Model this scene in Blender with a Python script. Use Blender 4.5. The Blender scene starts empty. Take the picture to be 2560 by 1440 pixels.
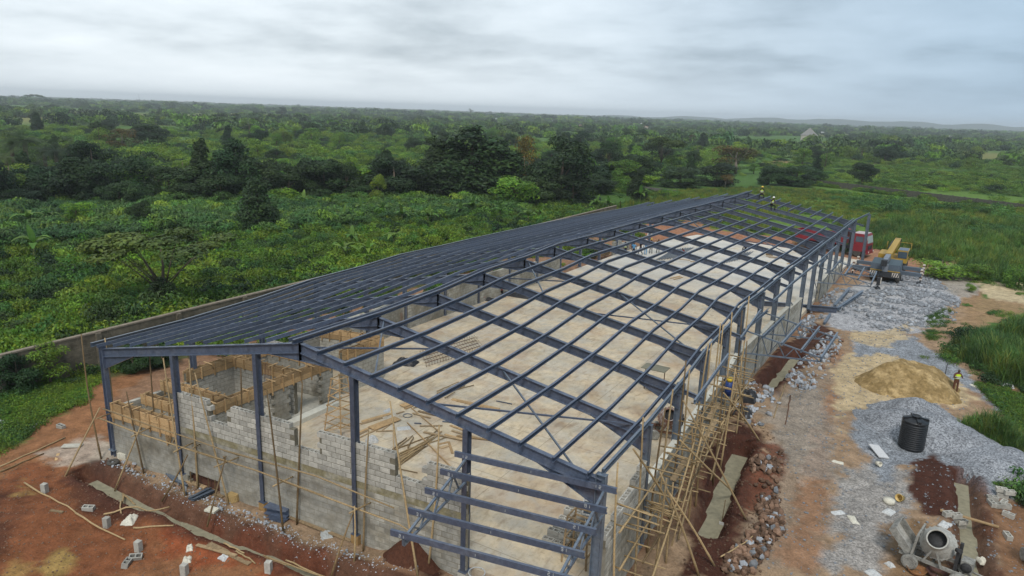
import bpy, math, random
import numpy as np
from mathutils import Vector, Matrix
random.seed(7)
rng = np.random.default_rng(7)
scene = bpy.context.scene
COL = scene.collection
rad = math.radians

# ------------------------------------------------------------------ camera
CAM = Vector((31.576, -16.677, 16.228))
YAW, PITCH, ROLL, FPX = -0.530297, 0.246985, 0.034927, 1746.7
_f = Vector((math.sin(YAW)*math.cos(PITCH), math.cos(YAW)*math.cos(PITCH), -math.sin(PITCH)))
_r0 = Vector((math.cos(YAW), -math.sin(YAW), 0)); _u0 = _r0.cross(_f)
_r = math.cos(ROLL)*_r0 + math.sin(ROLL)*_u0
_u = -math.sin(ROLL)*_r0 + math.cos(ROLL)*_u0
cd = bpy.data.cameras.new('camera'); cam = bpy.data.objects.new('camera', cd); COL.objects.link(cam)
cd.sensor_width = 36; cd.lens = 36*FPX/2560; cd.clip_start = 0.5; cd.clip_end = 30000
cam.matrix_world = Matrix(((_r.x, _u.x, -_f.x, CAM.x), (_r.y, _u.y, -_f.y, CAM.y), (_r.z, _u.z, -_f.z, CAM.z), (0, 0, 0, 1)))
scene.camera = cam

def ray(px, py):
    return _f + _r*((px-1280)/FPX) + _u*((720-py)/FPX)
def at(px, py, z=-0.4):                       # survey helper: the point of level z that the photograph shows there
    d = ray(px, py); t = (z-CAM.z)/d.z
    return CAM + d*t
def at_x(px, py, X):
    d = ray(px, py); return CAM + d*((X-CAM.x)/d.x)
def depth(P):
    return (Vector(P)-CAM).dot(_f)

# ------------------------------------------------------------------ world, sun, exposure
SUN_EL, SUN_AZ = rad(52), rad(150)
w = bpy.data.worlds.new('World'); scene.world = w; w.use_nodes = True
nt = w.node_tree; nt.nodes.clear()
def N(nt, typ, **kw):
    n = nt.nodes.new(typ)
    for k, v in kw.items():
        if k.startswith('i_'):
            key = k[2:]; n.inputs[int(key) if key.isdigit() else key].default_value = v
        else: setattr(n, k, v)
    return n
L = lambda a, b: nt.links.new(a, b)
sky = N(nt, 'ShaderNodeTexSky', sky_type='NISHITA', sun_disc=False, sun_elevation=SUN_EL, sun_rotation=SUN_AZ, air_density=1.2, dust_density=3.0)
tc = N(nt, 'ShaderNodeTexCoord'); sep = N(nt, 'ShaderNodeSeparateXYZ'); L(tc.outputs['Generated'], sep.inputs[0])
zc = N(nt, 'ShaderNodeMath', operation='MAXIMUM', i_1=0.0); L(sep.outputs['Z'], zc.inputs[0])
za = N(nt, 'ShaderNodeMath', operation='ADD', i_1=0.15); L(zc.outputs[0], za.inputs[0])
dx_ = N(nt, 'ShaderNodeMath', operation='DIVIDE'); L(sep.outputs['X'], dx_.inputs[0]); L(za.outputs[0], dx_.inputs[1])
dy_ = N(nt, 'ShaderNodeMath', operation='DIVIDE'); L(sep.outputs['Y'], dy_.inputs[0]); L(za.outputs[0], dy_.inputs[1])
cmb = N(nt, 'ShaderNodeCombineXYZ'); L(dx_.outputs[0], cmb.inputs[0]); L(dy_.outputs[0], cmb.inputs[1])
n1 = N(nt, 'ShaderNodeTexNoise', noise_dimensions='3D', i_Scale=1.0, i_Detail=6.0, i_Roughness=0.55, i_Distortion=0.0); L(cmb.outputs[0], n1.inputs['Vector'])
n2 = N(nt, 'ShaderNodeTexNoise', noise_dimensions='3D', i_Scale=0.42, i_Detail=3.0, i_Roughness=0.5); L(cmb.outputs[0], n2.inputs['Vector'])
nm = N(nt, 'ShaderNodeMath', operation='MULTIPLY_ADD', i_1=0.55); L(n1.outputs['Fac'], nm.inputs[0])
n2h = N(nt, 'ShaderNodeMath', operation='MULTIPLY', i_1=0.45); L(n2.outputs['Fac'], n2h.inputs[0]); L(n2h.outputs[0], nm.inputs[2])
ramp = N(nt, 'ShaderNodeValToRGB'); L(nm.outputs[0], ramp.inputs[0])
e = ramp.color_ramp.elements
e[0].position = 0.37; e[0].color = (0.335, 0.385, 0.425, 1)
e[1].position = 0.63; e[1].color = (0.69, 0.74, 0.775, 1)
m_ = ramp.color_ramp.elements.new(0.50); m_.color = (0.555, 0.61, 0.65, 1)
# the overcast deck thins out to a pale band over the horizon
hz = N(nt, 'ShaderNodeMapRange', i_1=0.0, i_2=0.085, i_3=1.0, i_4=0.0); hz.interpolation_type = 'SMOOTHSTEP'; L(zc.outputs[0], hz.inputs[0])
hz2 = N(nt, 'ShaderNodeMath', operation='MULTIPLY', i_1=0.8); L(hz.outputs[0], hz2.inputs[0])
mixh = N(nt, 'ShaderNodeMixRGB'); mixh.inputs[2].default_value = (0.655, 0.71, 0.745, 1); L(hz2.outputs[0], mixh.inputs[0]); L(ramp.outputs[0], mixh.inputs[1])
# cloud is thicker and bluer towards the right of the view (east), as in the photograph, thinner to the west
dt = N(nt, 'ShaderNodeVectorMath', operation='DOT_PRODUCT'); L(tc.outputs['Generated'], dt.inputs[0]); dt.inputs[1].default_value = (math.cos(YAW), -math.sin(YAW), 0)
mr = N(nt, 'ShaderNodeMapRange', i_1=-0.25, i_2=0.75, i_3=0.0, i_4=1.0); mr.interpolation_type = 'SMOOTHSTEP'; L(dt.outputs['Value'], mr.inputs[0])
mul = N(nt, 'ShaderNodeMixRGB', blend_type='MULTIPLY'); mul.inputs[2].default_value = (0.44, 0.56, 0.68, 1); L(mr.outputs[0], mul.inputs[0]); L(mixh.outputs[0], mul.inputs[1])
sc_ = N(nt, 'ShaderNodeMixRGB', blend_type='MULTIPLY', i_0=1.0); sc_.inputs[2].default_value = (10.9, 10.9, 10.9, 1); L(mul.outputs[0], sc_.inputs[1])
mixs = N(nt, 'ShaderNodeMixRGB', i_0=0.93); L(sky.outputs[0], mixs.inputs[1]); L(sc_.outputs[0], mixs.inputs[2])
bg = N(nt, 'ShaderNodeBackground', i_Strength=0.1); L(mixs.outputs[0], bg.inputs[0])
wo = N(nt, 'ShaderNodeOutputWorld'); L(bg.outputs[0], wo.inputs[0])
sd = bpy.data.lights.new('sun', 'SUN'); sd.energy = 1.5; sd.angle = rad(12); sd.color = (1, 0.96, 0.9)
so = bpy.data.objects.new('sun', sd); COL.objects.link(so)
so.rotation_euler = Vector((math.cos(SUN_EL)*math.sin(SUN_AZ), math.cos(SUN_EL)*math.cos(SUN_AZ), math.sin(SUN_EL))).to_track_quat('Z', 'Y').to_euler()
scene.view_settings.view_transform = 'Standard'; scene.view_settings.look = 'None'
scene.view_settings.exposure = 0.55; scene.view_settings.gamma = 1.0; scene.view_settings.use_curve_mapping = False
scene.render.engine = 'CYCLES'
cy = scene.cycles
cy.max_bounces = 5; cy.diffuse_bounces = 2; cy.glossy_bounces = 2; cy.transmission_bounces = 3; cy.transparent_max_bounces = 4; cy.volume_bounces = 0
cy.use_denoising = True; cy.caustics_reflective = False; cy.caustics_refractive = False

# ------------------------------------------------------------------ helpers: objects
def tag(o, label=None, cat=None, group=None, kind=None):
    if label: o['label'] = label
    if cat: o['category'] = cat
    if group: o['group'] = group
    if kind: o['kind'] = kind
    return o
def link(o, parent=None):
    COL.objects.link(o)
    if parent: o.parent = parent
    return o
def empty(name, label, cat, loc=(0, 0, 0), rz=0.0, group=None):
    o = bpy.data.objects.new(name, None); o.empty_display_size = 0.2
    o.location = loc; o.rotation_euler = (0, 0, rz); link(o)
    return tag(o, label, cat, group, 'thing')
def inst(name, me, parent=None, loc=(0, 0, 0), rot=(0, 0, 0), sc=(1, 1, 1)):
    o = bpy.data.objects.new(name, me); o.location = loc; o.rotation_euler = rot; o.scale = sc
    return link(o, parent)
def copy_tree(o, parent=None):
    c = o.copy(); COL.objects.link(c)
    if parent: c.parent = parent
    for ch in o.children: copy_tree(ch, c)
    return c

class MB:
    """collects shapes into one mesh"""
    def __init__(s): s.v = []; s.f = []; s.mi = []; s.sm = []; s.cur = 0; s.smooth = False
    def add(s, vs, fs, M=None):
        b = len(s.v)
        for p in vs:
            p = Vector(p); s.v.append(tuple(M @ p if M else p))
        for f in fs: s.f.append(tuple(b+i for i in f)); s.mi.append(s.cur); s.sm.append(s.smooth)
        return s
    def box(s, c, d, rz=0.0, M=None):
        x, y, z = d[0]/2, d[1]/2, d[2]/2
        T = Matrix.Translation(c) @ Matrix.Rotation(rz, 4, 'Z')
        if M is not None: T = M @ T
        return s.add([(-x,-y,-z),(x,-y,-z),(x,y,-z),(-x,y,-z),(-x,-y,z),(x,-y,z),(x,y,z),(-x,y,z)],
              [(3,2,1,0),(4,5,6,7),(0,1,5,4),(1,2,6,5),(2,3,7,6),(3,0,4,7)], T)
    def sweep(s, path, prof, up=(0, 0, 1), closed=True, scales=None):
        """profile points (side, up) swept along a path of points"""
        P = [Vector(p) for p in path]; n = len(prof); b = len(s.v); up = Vector(up)
        for i, p in enumerate(P):
            d = (P[min(i+1, len(P)-1)]-P[max(i-1, 0)]).normalized()
            sd = d.cross(up)
            if sd.length < 1e-4: sd = d.cross(Vector((1, 0, 0)))
            sd.normalize(); u = sd.cross(d)
            k = scales[i] if scales else 1.0
            for a, c in prof: s.v.append(tuple(p+sd*(a*k)+u*(c*k)))
        for i in range(len(P)-1):
            for j in range(n if closed else n-1):
                a = b+i*n+j; c = b+i*n+(j+1) % n
                s.f.append((a, a+n, c+n, c)); s.mi.append(s.cur); s.sm.append(s.smooth)
        if closed:
            s.f.append(tuple(b+j for j in range(n))); s.mi.append(s.cur); s.sm.append(False)
            s.f.append(tuple(b+(len(P)-1)*n+j for j in reversed(range(n)))); s.mi.append(s.cur); s.sm.append(False)
        return s
    def tube(s, path, r, n=6):
        rs = r if isinstance(r, (list, tuple)) else [r]*len(path)
        prof = [(math.cos(2*math.pi*k/n), math.sin(2*math.pi*k/n)) for k in range(n)]
        sm = s.smooth; s.smooth = True
        s.sweep(path, prof, up=(0.13, 0.07, 1), scales=rs); s.smooth = sm
        return s
    def bar(s, a, b, wd, h, up=(0, 0, 1)):
        return s.sweep([a, b], [(-wd/2, -h/2), (wd/2, -h/2), (wd/2, h/2), (-wd/2, h/2)], up)
    def lathe(s, prof, n=24, M=None, smooth=True):
        vs = []; fs = []
        for r, z in prof:
            for k in range(n): vs.append((r*math.cos(2*math.pi*k/n), r*math.sin(2*math.pi*k/n), z))
        for i in range(len(prof)-1):
            for k in range(n):
                a = i*n+k; c = i*n+(k+1) % n; fs.append((a, c, c+n, a+n))
        fs.append(tuple(reversed(range(n)))); fs.append(tuple((len(prof)-1)*n+k for k in range(n)))
        sm = s.smooth; s.smooth = smooth; s.add(vs, fs, M); s.smooth = sm
        return s
    def mesh(s, name, mats):
        me = bpy.data.meshes.new(name)
        me.from_pydata(s.v, [], s.f)
        for m in (mats if isinstance(mats, (list, tuple)) else [mats]): me.materials.append(m)
        me.polygons.foreach_set('material_index', s.mi); me.polygons.foreach_set('use_smooth', s.sm)
        me.update(); return me
    def part(s, name, mats, parent, label=None):
        o = inst(name, s.mesh(name, mats), parent)
        if label: o['label'] = label
        return o
    def thing(s, name, mats, label, cat, group=None, loc=(0, 0, 0), rz=0.0):
        o = inst(name, s.mesh(name, mats), None, loc, (0, 0, rz))
        return tag(o, label, cat, group, 'thing')

def np_mesh(name, V, F, mats, tint=None, smooth=False):
    me = bpy.data.meshes.new(name); V = np.asarray(V, np.float32); F = np.asarray(F, np.int32); k = F.shape[1]
    me.vertices.add(len(V)); me.vertices.foreach_set('co', V.ravel())
    me.loops.add(F.size); me.loops.foreach_set('vertex_index', F.ravel())
    me.polygons.add(len(F)); me.polygons.foreach_set('loop_start', np.arange(0, F.size, k, dtype=np.int32))
    try: me.polygons.foreach_set('loop_total', np.full(len(F), k, dtype=np.int32))
    except Exception: pass
    me.polygons.foreach_set('use_smooth', np.full(len(F), smooth))
    for m in (mats if isinstance(mats, (list, tuple)) else [mats]): me.materials.append(m)
    if tint is not None:
        a = me.color_attributes.new('tint', 'FLOAT_COLOR', 'POINT')
        a.data.foreach_set('color', np.asarray(tint, np.float32).ravel())
    me.update(); me.validate(); return me

# value noise for the lie of the land
def _hash(ix, iy, s):
    h = (ix.astype(np.int64)*374761393 + iy.astype(np.int64)*668265263 + s*974634777) & 0x7fffffff
    h = (h ^ (h >> 13))*1274126177 & 0x7fffffff
    return ((h ^ (h >> 16)) & 0xffff)/65535.0
def vnoise(x, y, scale, seed=0, oct=3):
    x = np.asarray(x, float)/scale; y = np.asarray(y, float)/scale; o = 0; a = 1; t = 0
    for k in range(oct):
        ix = np.floor(x); iy = np.floor(y); fx = x-ix; fy = y-iy
        fx = fx*fx*(3-2*fx); fy = fy*fy*(3-2*fy)
        v = (_hash(ix, iy, seed+k)*(1-fx)+_hash(ix+1, iy, seed+k)*fx)*(1-fy)+(_hash(ix, iy+1, seed+k)*(1-fx)+_hash(ix+1, iy+1, seed+k)*fx)*fy
        o = o+a*v; t += a; a *= 0.5; x = x*2.03+17.1; y = y*2.03+5.7
    return o/t
def in_poly(x, y, poly):
    c = np.zeros(np.shape(x), bool); n = len(poly)
    for i in range(n):
        x1, y1 = poly[i]; x2, y2 = poly[(i+1) % n]
        if y1 == y2: continue
        c ^= ((y1 > y) != (y2 > y)) & (x < (x2-x1)*(y-y1)/(y2-y1)+x1)
    return c
def poly_dist(x, y, poly):
    d = np.full(np.shape(x), 1e9); n = len(poly)
    for i in range(n):
        x1, y1 = poly[i]; x2, y2 = poly[(i+1) % n]; ex, ey = x2-x1, y2-y1
        t = np.clip(((x-x1)*ex+(y-y1)*ey)/(ex*ex+ey*ey+1e-9), 0, 1)
        d = np.minimum(d, np.hypot(x-x1-t*ex, y-y1-t*ey))
    return np.where(in_poly(x, y, poly), d, -d)
def px_poly(pts, z=-0.4): return [tuple(at(a, b, z)[:2]) for a, b in pts]

# ------------------------------------------------------------------ helpers: materials
def mat(name, col, rough=0.75, var=0.2, scale=2.5, spec=0.3, metal=0.0, rnd=0.0, bump=0.0, col2=None, fac=0.5, detail=5.0, bscale=None, stretch=None):
    m = bpy.data.materials.new(name); m.use_nodes = True; t = m.node_tree; b = t.nodes['Principled BSDF']
    b.inputs['Roughness'].default_value = rough; b.inputs['Metallic'].default_value = metal; b.inputs['Specular IOR Level'].default_value = spec
    g = N(t, 'ShaderNodeNewGeometry'); vec = g.outputs['Position']
    if stretch:
        mp = N(t, 'ShaderNodeMapping'); mp.inputs['Scale'].default_value = stretch; t.links.new(vec, mp.inputs[0]); vec = mp.outputs[0]
    ns = N(t, 'ShaderNodeTexNoise', i_Scale=scale, i_Detail=detail, i_Roughness=0.6); t.links.new(vec, ns.inputs['Vector'])
    base = None
    if col2:
        r = N(t, 'ShaderNodeMapRange', i_1=fac-0.1, i_2=fac+0.1); t.links.new(ns.outputs['Fac'], r.inputs[0])
        mx = N(t, 'ShaderNodeMixRGB'); mx.inputs[1].default_value = (*col, 1); mx.inputs[2].default_value = (*col2, 1); t.links.new(r.outputs[0], mx.inputs[0]); base = mx.outputs[0]
    ns2 = N(t, 'ShaderNodeTexNoise', i_Scale=scale*3.7, i_Detail=detail, i_Roughness=0.65); t.links.new(vec, ns2.inputs['Vector'])
    mr = N(t, 'ShaderNodeMapRange', i_1=0.3, i_2=0.7, i_3=1-var, i_4=1+var); t.links.new(ns2.outputs['Fac'], mr.inputs[0]); v = mr.outputs[0]
    if rnd:
        oi = N(t, 'ShaderNodeObjectInfo'); m2 = N(t, 'ShaderNodeMapRange', i_1=0.0, i_2=1.0, i_3=1-rnd, i_4=1+rnd); t.links.new(oi.outputs['Random'], m2.inputs[0])
        mm = N(t, 'ShaderNodeMath', operation='MULTIPLY'); t.links.new(v, mm.inputs[0]); t.links.new(m2.outputs[0], mm.inputs[1]); v = mm.outputs[0]
    hs = N(t, 'ShaderNodeVectorMath', operation='SCALE'); t.links.new(v, hs.inputs['Scale'])
    if base is not None: t.links.new(base, hs.inputs[0])
    else: hs.inputs[0].default_value = col
    t.links.new(hs.outputs[0], b.inputs['Base Color'])
    if bump:
        bn = N(t, 'ShaderNodeTexNoise', i_Scale=bscale or scale*8, i_Detail=3.0); t.links.new(vec, bn.inputs['Vector'])
        bp = N(t, 'ShaderNodeBump', i_Strength=bump, i_Distance=0.02); t.links.new(bn.outputs['Fac'], bp.inputs['Height']); t.links.new(bp.outputs[0], b.inputs['Normal'])
    return m
def leaf_mat(name, col, rnd=0.25, trans=0.25, hue=0.35):
    m = bpy.data.materials.new(name); m.use_nodes = True; t = m.node_tree; b = t.nodes['Principled BSDF']
    b.inputs['Roughness'].default_value = 0.55; b.inputs['Specular IOR Level'].default_value = 0.25
    at_ = N(t, 'ShaderNodeAttribute', attribute_name='tint'); oi = N(t, 'ShaderNodeObjectInfo')
    mr = N(t, 'ShaderNodeMapRange', i_1=0.0, i_2=1.0, i_3=1-rnd, i_4=1+rnd); t.links.new(oi.outputs['Random'], mr.inputs[0])
    mx = N(t, 'ShaderNodeMixRGB', blend_type='MULTIPLY', i_0=1.0); mx.inputs[1].default_value = (*col, 1); t.links.new(at_.outputs['Color'], mx.inputs[2])
    hs = N(t, 'ShaderNodeVectorMath', operation='SCALE'); t.links.new(mx.outputs[0], hs.inputs[0]); t.links.new(mr.outputs[0], hs.inputs['Scale'])
    # plants differ a little in hue from one to the next
    mu = N(t, 'ShaderNodeMath', operation='MULTIPLY', i_1=7.31); t.links.new(oi.outputs['Random'], mu.inputs[0])
    fr = N(t, 'ShaderNodeMath', operation='FRACT'); t.links.new(mu.outputs[0], fr.inputs[0])
    hr = N(t, 'ShaderNodeMapRange', i_1=0.0, i_2=1.0, i_3=0.5-hue*0.06, i_4=0.5+hue*0.05); t.links.new(fr.outputs[0], hr.inputs[0])
    hv = N(t, 'ShaderNodeHueSaturation'); t.links.new(hr.outputs[0], hv.inputs['Hue']); t.links.new(hs.outputs[0], hv.inputs['Color'])
    # growth differs from patch to patch: lush, yellowing or thin
    gp = N(t, 'ShaderNodeNewGeometry'); pn = N(t, 'ShaderNodeTexNoise', i_Scale=0.07, i_Detail=4.0, i_Roughness=0.6); t.links.new(gp.outputs['Position'], pn.inputs['Vector'])
    pr_ = N(t, 'ShaderNodeMapRange', i_1=0.38, i_2=0.62, i_3=0.0, i_4=1.0); t.links.new(pn.outputs['Fac'], pr_.inputs[0])
    pm_ = N(t, 'ShaderNodeMixRGB'); pm_.inputs[1].default_value = (0.66, 0.74, 0.85, 1); pm_.inputs[2].default_value = (1.42, 1.28, 0.95, 1); t.links.new(pr_.outputs[0], pm_.inputs[0])
    px_ = N(t, 'ShaderNodeMixRGB', blend_type='MULTIPLY', i_0=1.0); t.links.new(hv.outputs[0], px_.inputs[1]); t.links.new(pm_.outputs[0], px_.inputs[2]); hv = px_
    t.links.new(hv.outputs[0], b.inputs['Base Color'])
    tr = N(t, 'ShaderNodeBsdfTranslucent'); t.links.new(hv.outputs[0], tr.inputs[0])
    mxs = N(t, 'ShaderNodeMixShader', i_0=trans); t.links.new(b.outputs[0], mxs.inputs[1]); t.links.new(tr.outputs[0], mxs.inputs[2])
    t.links.new(mxs.outputs[0], t.nodes['Material Output'].inputs[0])
    return m

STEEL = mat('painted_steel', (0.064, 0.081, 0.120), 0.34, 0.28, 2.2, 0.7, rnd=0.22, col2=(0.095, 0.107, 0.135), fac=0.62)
STEEL_L = mat('grey_primer_and_lit_steel', (0.095, 0.122, 0.160), 0.36, 0.25, 2.0, 0.65, rnd=0.15, col2=(0.13, 0.15, 0.175), fac=0.6)  # lighter twin of the painted steel; carries the lit tone of right columns
RUST = mat('rusty_steel', (0.12, 0.06, 0.035), 0.8, 0.4, 4)
BLOCK = mat('sandcrete_block', (0.365, 0.35, 0.31), 0.92, 0.22, 1.6, 0.1, rnd=0.22, bump=0.5, bscale=40)
BLOCK_W = mat('old_sandcrete', (0.36, 0.345, 0.30), 0.92, 0.25, 0.8, 0.1, rnd=0.2, col2=(0.25, 0.225, 0.175), fac=0.56, bump=0.4, bscale=30)
MORTAR = mat('damp_mortar', (0.155, 0.14, 0.105), 0.95, 0.3, 3, 0.1)
MORTAR_P = mat('pale_mortar', (0.235, 0.22, 0.18), 0.95, 0.2, 1.2, 0.1, col2=(0.235, 0.205, 0.15), fac=0.55)
STAIN = mat('stained_beam', (0.215, 0.19, 0.115), 0.95, 0.3, 1.6, 0.1, col2=(0.34, 0.32, 0.26), fac=0.56)
CONC = mat('concrete', (0.42, 0.40, 0.34), 0.9, 0.15, 1.5, 0.15)
SCREED = mat('smooth_render', (0.60, 0.58, 0.50), 0.85, 0.12, 1.5, 0.15)
BLIND = mat('blinding_concrete', (0.245, 0.225, 0.155), 0.85, 0.22, 1.2, 0.2)
WOOD = mat('sawn_timber', (0.40, 0.265, 0.135), 0.8, 0.25, 2.0, 0.15, rnd=0.3, stretch=(1, 1, 4))
WOOD_O = mat('weathered_timber', (0.30, 0.215, 0.125), 0.85, 0.3, 2.5, 0.15, rnd=0.4)
BAMBOO = mat('bamboo', (0.30, 0.212, 0.108), 0.65, 0.3, 4, 0.35, rnd=0.3)
BAMBOO_D = mat('aged_bamboo', (0.15, 0.098, 0.045), 0.65, 0.35, 4, 0.3, rnd=0.35)
BLACKP = mat('black_plastic', (0.012, 0.013, 0.015), 0.42, 0.2, 3, 0.5)
WHITE = mat('white_sheet', (0.47, 0.475, 0.465), 0.65, 0.3, 5, 0.3)
BAG = mat('cement_bag', (0.55, 0.52, 0.43), 0.8, 0.25, 5, 0.2)
STONE = mat('granite_rubble', (0.27, 0.285, 0.305), 0.9, 0.25, 3, 0.2, rnd=0.45)
STONE_B = mat('laterite_rubble', (0.175, 0.11, 0.075), 0.92, 0.3, 3, 0.1, rnd=0.45)
RUBBER = mat('tyre_rubber', (0.075, 0.07, 0.062), 0.85, 0.3, 3, 0.2)
GLASS = mat('dark_glass', (0.06, 0.085, 0.11), 0.12, 0.1, 2, 0.6)
# ------------------------------------------------------------------ ground
SK = 0.0896                                   # the gable is a little out of square
YF = [0.0, 4.62, 9.22, 13.7, 18.35, 22.84, 27.65, 32.43, 37.3, 42.14, 46.88, 51.63, 56.44, 61.35, 66.35, 71.36]
DZ = [-0.085, -0.189, -0.13, 0.082, 0.08, 0.142, 0.093, 0.095, 0.08, 0.108, 0.085, -0.034, -0.069, -0.165, -0.175, 0.0]
DX = [0.078, -0.08, -0.276, -0.478, -0.591, -0.875, -0.716, -0.624, -0.441, -0.176, -0.042, 0.013, 0.178, 0.239, 0.4, 0.77]
def dx_at(y): return float(np.interp(y, YF, DX))
def xr(y): return 24+float(np.interp(y-SK*24, YF, DX))          # line of the right-hand columns

TRENCH = [  # centre line, half width, depth
    ([(0.7, -1.55), (4.6, -1.55), (11.0, -1.15), (16.0, -0.55), (19.2, -0.35)], 0.40, 0.55),
    ([(25.15, 18.6), (25.45, 13.5), (25.9, 9.6)], 0.52, 0.6),
    ([(25.0, 36.5), (24.75, 31.0), (24.6, 27.0)], 0.42, 0.5),
    ([tuple(at(2408, 1190)[:2]), tuple(at(2420, 1300)[:2]), tuple(at(2437, 1440)[:2]), tuple(at(2445, 1520)[:2])], 0.36, 0.5),
]
def line_dist(x, y, pts):
    d = np.full(np.shape(x), 1e9)
    for (x1, y1), (x2, y2) in zip(pts[:-1], pts[1:]):
        ex, ey = x2-x1, y2-y1; t = np.clip(((x-x1)*ex+(y-y1)*ey)/(ex*ex+ey*ey), 0, 1)
        d = np.minimum(d, np.hypot(x-x1-t*ex, y-y1-t*ey))
    return d
MOUNDS = [(x, y, r, h) for (px, py, r, h) in [(1030, 1395, 1.0, 0.55), (2330, 1200, 1.6, 0.25), (880, 1420, 0.5, 0.2), (130, 1300, 1.2, 0.2), (430, 1300, 1.6, 0.25), (620, 1390, 1.3, 0.25), (1250, 1480, 1.2, .3),
          (1730, 1180, 1.0, 0.4), (1900, 1180, 1.4, 0.3), (1960, 900, 1.2, 0.35), (1700, 1380, 1.5, 0.45), (1905, 1330, 1.2, 0.25)] for x, y in [tuple(at(px, py)[:2])]]
def site_h(x, y):
    x = np.asarray(x, float); y = np.asarray(y, float)
    near = np.clip(1-(np.maximum(np.abs(x-15)-31, 0)+np.maximum(np.abs(y-35)-50, 0))/20, 0, 1)
    h = -0.42+near*((vnoise(x, y, 2.6, 3, 4)-0.5)*0.34+(vnoise(x, y, 0.6, 9, 2)-0.5)*0.13)
    h = h+0.42*np.exp(-((x-24.5)**2/9+(y-25)**2/30))
    for mx, my, r, hh in MOUNDS: h = h+hh*np.exp(-((x-mx)**2+(y-my)**2)/(r*r))*(0.75+0.5*vnoise(x, y, 0.5, 21, 2))
    for pts, hw, dp in TRENCH:
        d = line_dist(x, y, pts)+(vnoise(x, y, 0.9, 31, 2)-0.5)*0.16
        spoil = np.exp(-((d-hw-0.45)/0.32)**2)*0.16
        h = h+spoil
        k = np.clip((hw+0.14-d)/0.22, 0, 1)
        h = h*(1-k)+(-0.42-dp)*k
    # under the slab and the walls the ground stays low
    ins = (x > 0.4) & (x < 23.6) & (y > SK*x+0.3) & (y < 80)
    h = np.where(ins, np.minimum(h, -0.45), h)
    return h
def hz_(x, y): return float(site_h(np.array([x]), np.array([y]))[0])
def on(px, py):                                # point of the real ground at a surveyed pixel
    p = at(px, py)
    for _ in range(4): p = at(px, py, hz_(p.x, p.y))
    return p
gx = np.concatenate([-np.geomspace(6600, 20, 44)-0.0, np.arange(-17, 41.5, 0.19), np.geomspace(43, 6600, 44)])
gy = np.concatenate([-np.geomspace(6600, 12, 30), np.arange(-10, 50, 0.19), np.arange(50, 100, 0.6), np.geomspace(102, 6600, 60)])
X, Y = np.meshgrid(gx, gy); Hh = site_h(X, Y)
V = np.stack([X, Y, Hh], -1).reshape(-1, 3); nx, ny = len(gx), len(gy)
ii = (np.arange(ny-1)[:, None]*nx+np.arange(nx-1)[None, :]).ravel()
F = np.stack([ii, ii+1, ii+nx+1, ii+nx], -1)
x, y = V[:, 0], V[:, 1]
n_a = vnoise(x, y, 3.5, 51, 4); n_b = vnoise(x, y, 0.8, 61, 3); n_c = vnoise(x, y, 9, 71, 3); n_d = vnoise(x, y, .42, 67, 2)
RED = np.array((0.185, 0.070, 0.031)); DRED = np.array((0.058, 0.024, 0.016)); ORNG = np.array((0.24, 0.115, 0.055)); TAN = np.array((0.295, 0.208, 0.132))
GREY = np.array((0.262, 0.255, 0.243)); BLUEG = np.array((0.215, 0.228, 0.245)); SAND = np.array((0.45, 0.35, 0.21)); YEL = np.array((0.33, 0.22, 0.075))
GRN = np.array((0.06, 0.12, 0.025)); PALE = np.array((0.45, 0.42, 0.36)); WET = np.array((0.17, 0.105, 0.055)); DGRN = np.array((0.03, 0.06, 0.018)); BRN = np.array((0.235, 0.135, 0.08))
C = np.tile(GRN, (len(x), 1)); grit = np.zeros(len(x))
def blend(col, k, g=None):
    global C, grit
    C = C*(1-k[:, None])+np.asarray(col)*k[:, None]
    if g is not None: grit = grit*(1-k)+g*k
def paint(col, pts, soft=0.6, nz=1.2, strength=1.0, g=0.0, world=False):
    p = pts if world else px_poly(pts)
    d = poly_dist(x, y, p)+((n_b-0.5)*1.5+(n_a-0.5)*1.6+(n_d-.5)*.9)*nz
    blend(col, np.clip(d/(soft*.6)+0.5, 0, 1)*strength, g)
# bare site, then the soils laid over each other
paint(BRN, [(-11.6, -40), (60, -40), (60, 15), (39, 30), (37, 60), (40, 90), (-5, 92), (-11.6, 80)], 1.5, 1.0, world=True)
paint(RED, [(-11, -30), (24, -30), (24, -1.5), (-1, -1.2), (-11, -1)], 0.8, 1.0, world=True)
blend(ORNG, np.clip((n_a-0.50)*7, 0, 1)*((y < SK*x-1.9) & (x < 26) & (x > -11.6))*0.75)
blend(DRED, np.clip((n_c-0.55)*9+(n_b-0.5)*2, 0, 1)*((y < SK*x-1.9) & (x < 26) & (x > -11.6))*0.8)
paint(ORNG, [(0, 1090), (110, 1010), (265, 950), (400, 860), (420, 880), (290, 1000), (270, 1130), (190, 1170), (90, 1150), (0, 1190)], 0.8, 0.8)
paint(TAN, [(225, 1160), (270, 1110), (500, 1200), (700, 1290), (1000, 1395), (1180, 1460), (1000, 1425), (820, 1390), (560, 1300), (300, 1190)], 0.4, 0.5, 0.85)
paint(PALE, [(110, 1130), (230, 1100), (300, 1140), (230, 1165), (150, 1160)], 0.6, 0.8, 0.5)
paint(YEL, [(105, 1420), (150, 1360), (200, 1370), (190, 1440), (110, 1450)], 0.5, 0.9, 0.9)
paint(YEL, [(0, 1400), (60, 1380), (100, 1420), (60, 1460), (0, 1460)], 0.6, 0.9, 0.6)
paint(YEL, [(20, 1200), (70, 1195), (90, 1225), (40, 1230)], 0.4, 0.8, 0.7)
paint(DRED, [(150, 1210), (230, 1165), (420, 1270), (400, 1330), (220, 1290)], 0.8, 0.8, 0.75)
paint((0.24, 0.068, 0.028), [(380, 1330), (560, 1300), (800, 1400), (760, 1440), (500, 1400)], 0.7, 0.9, 0.9)
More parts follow.
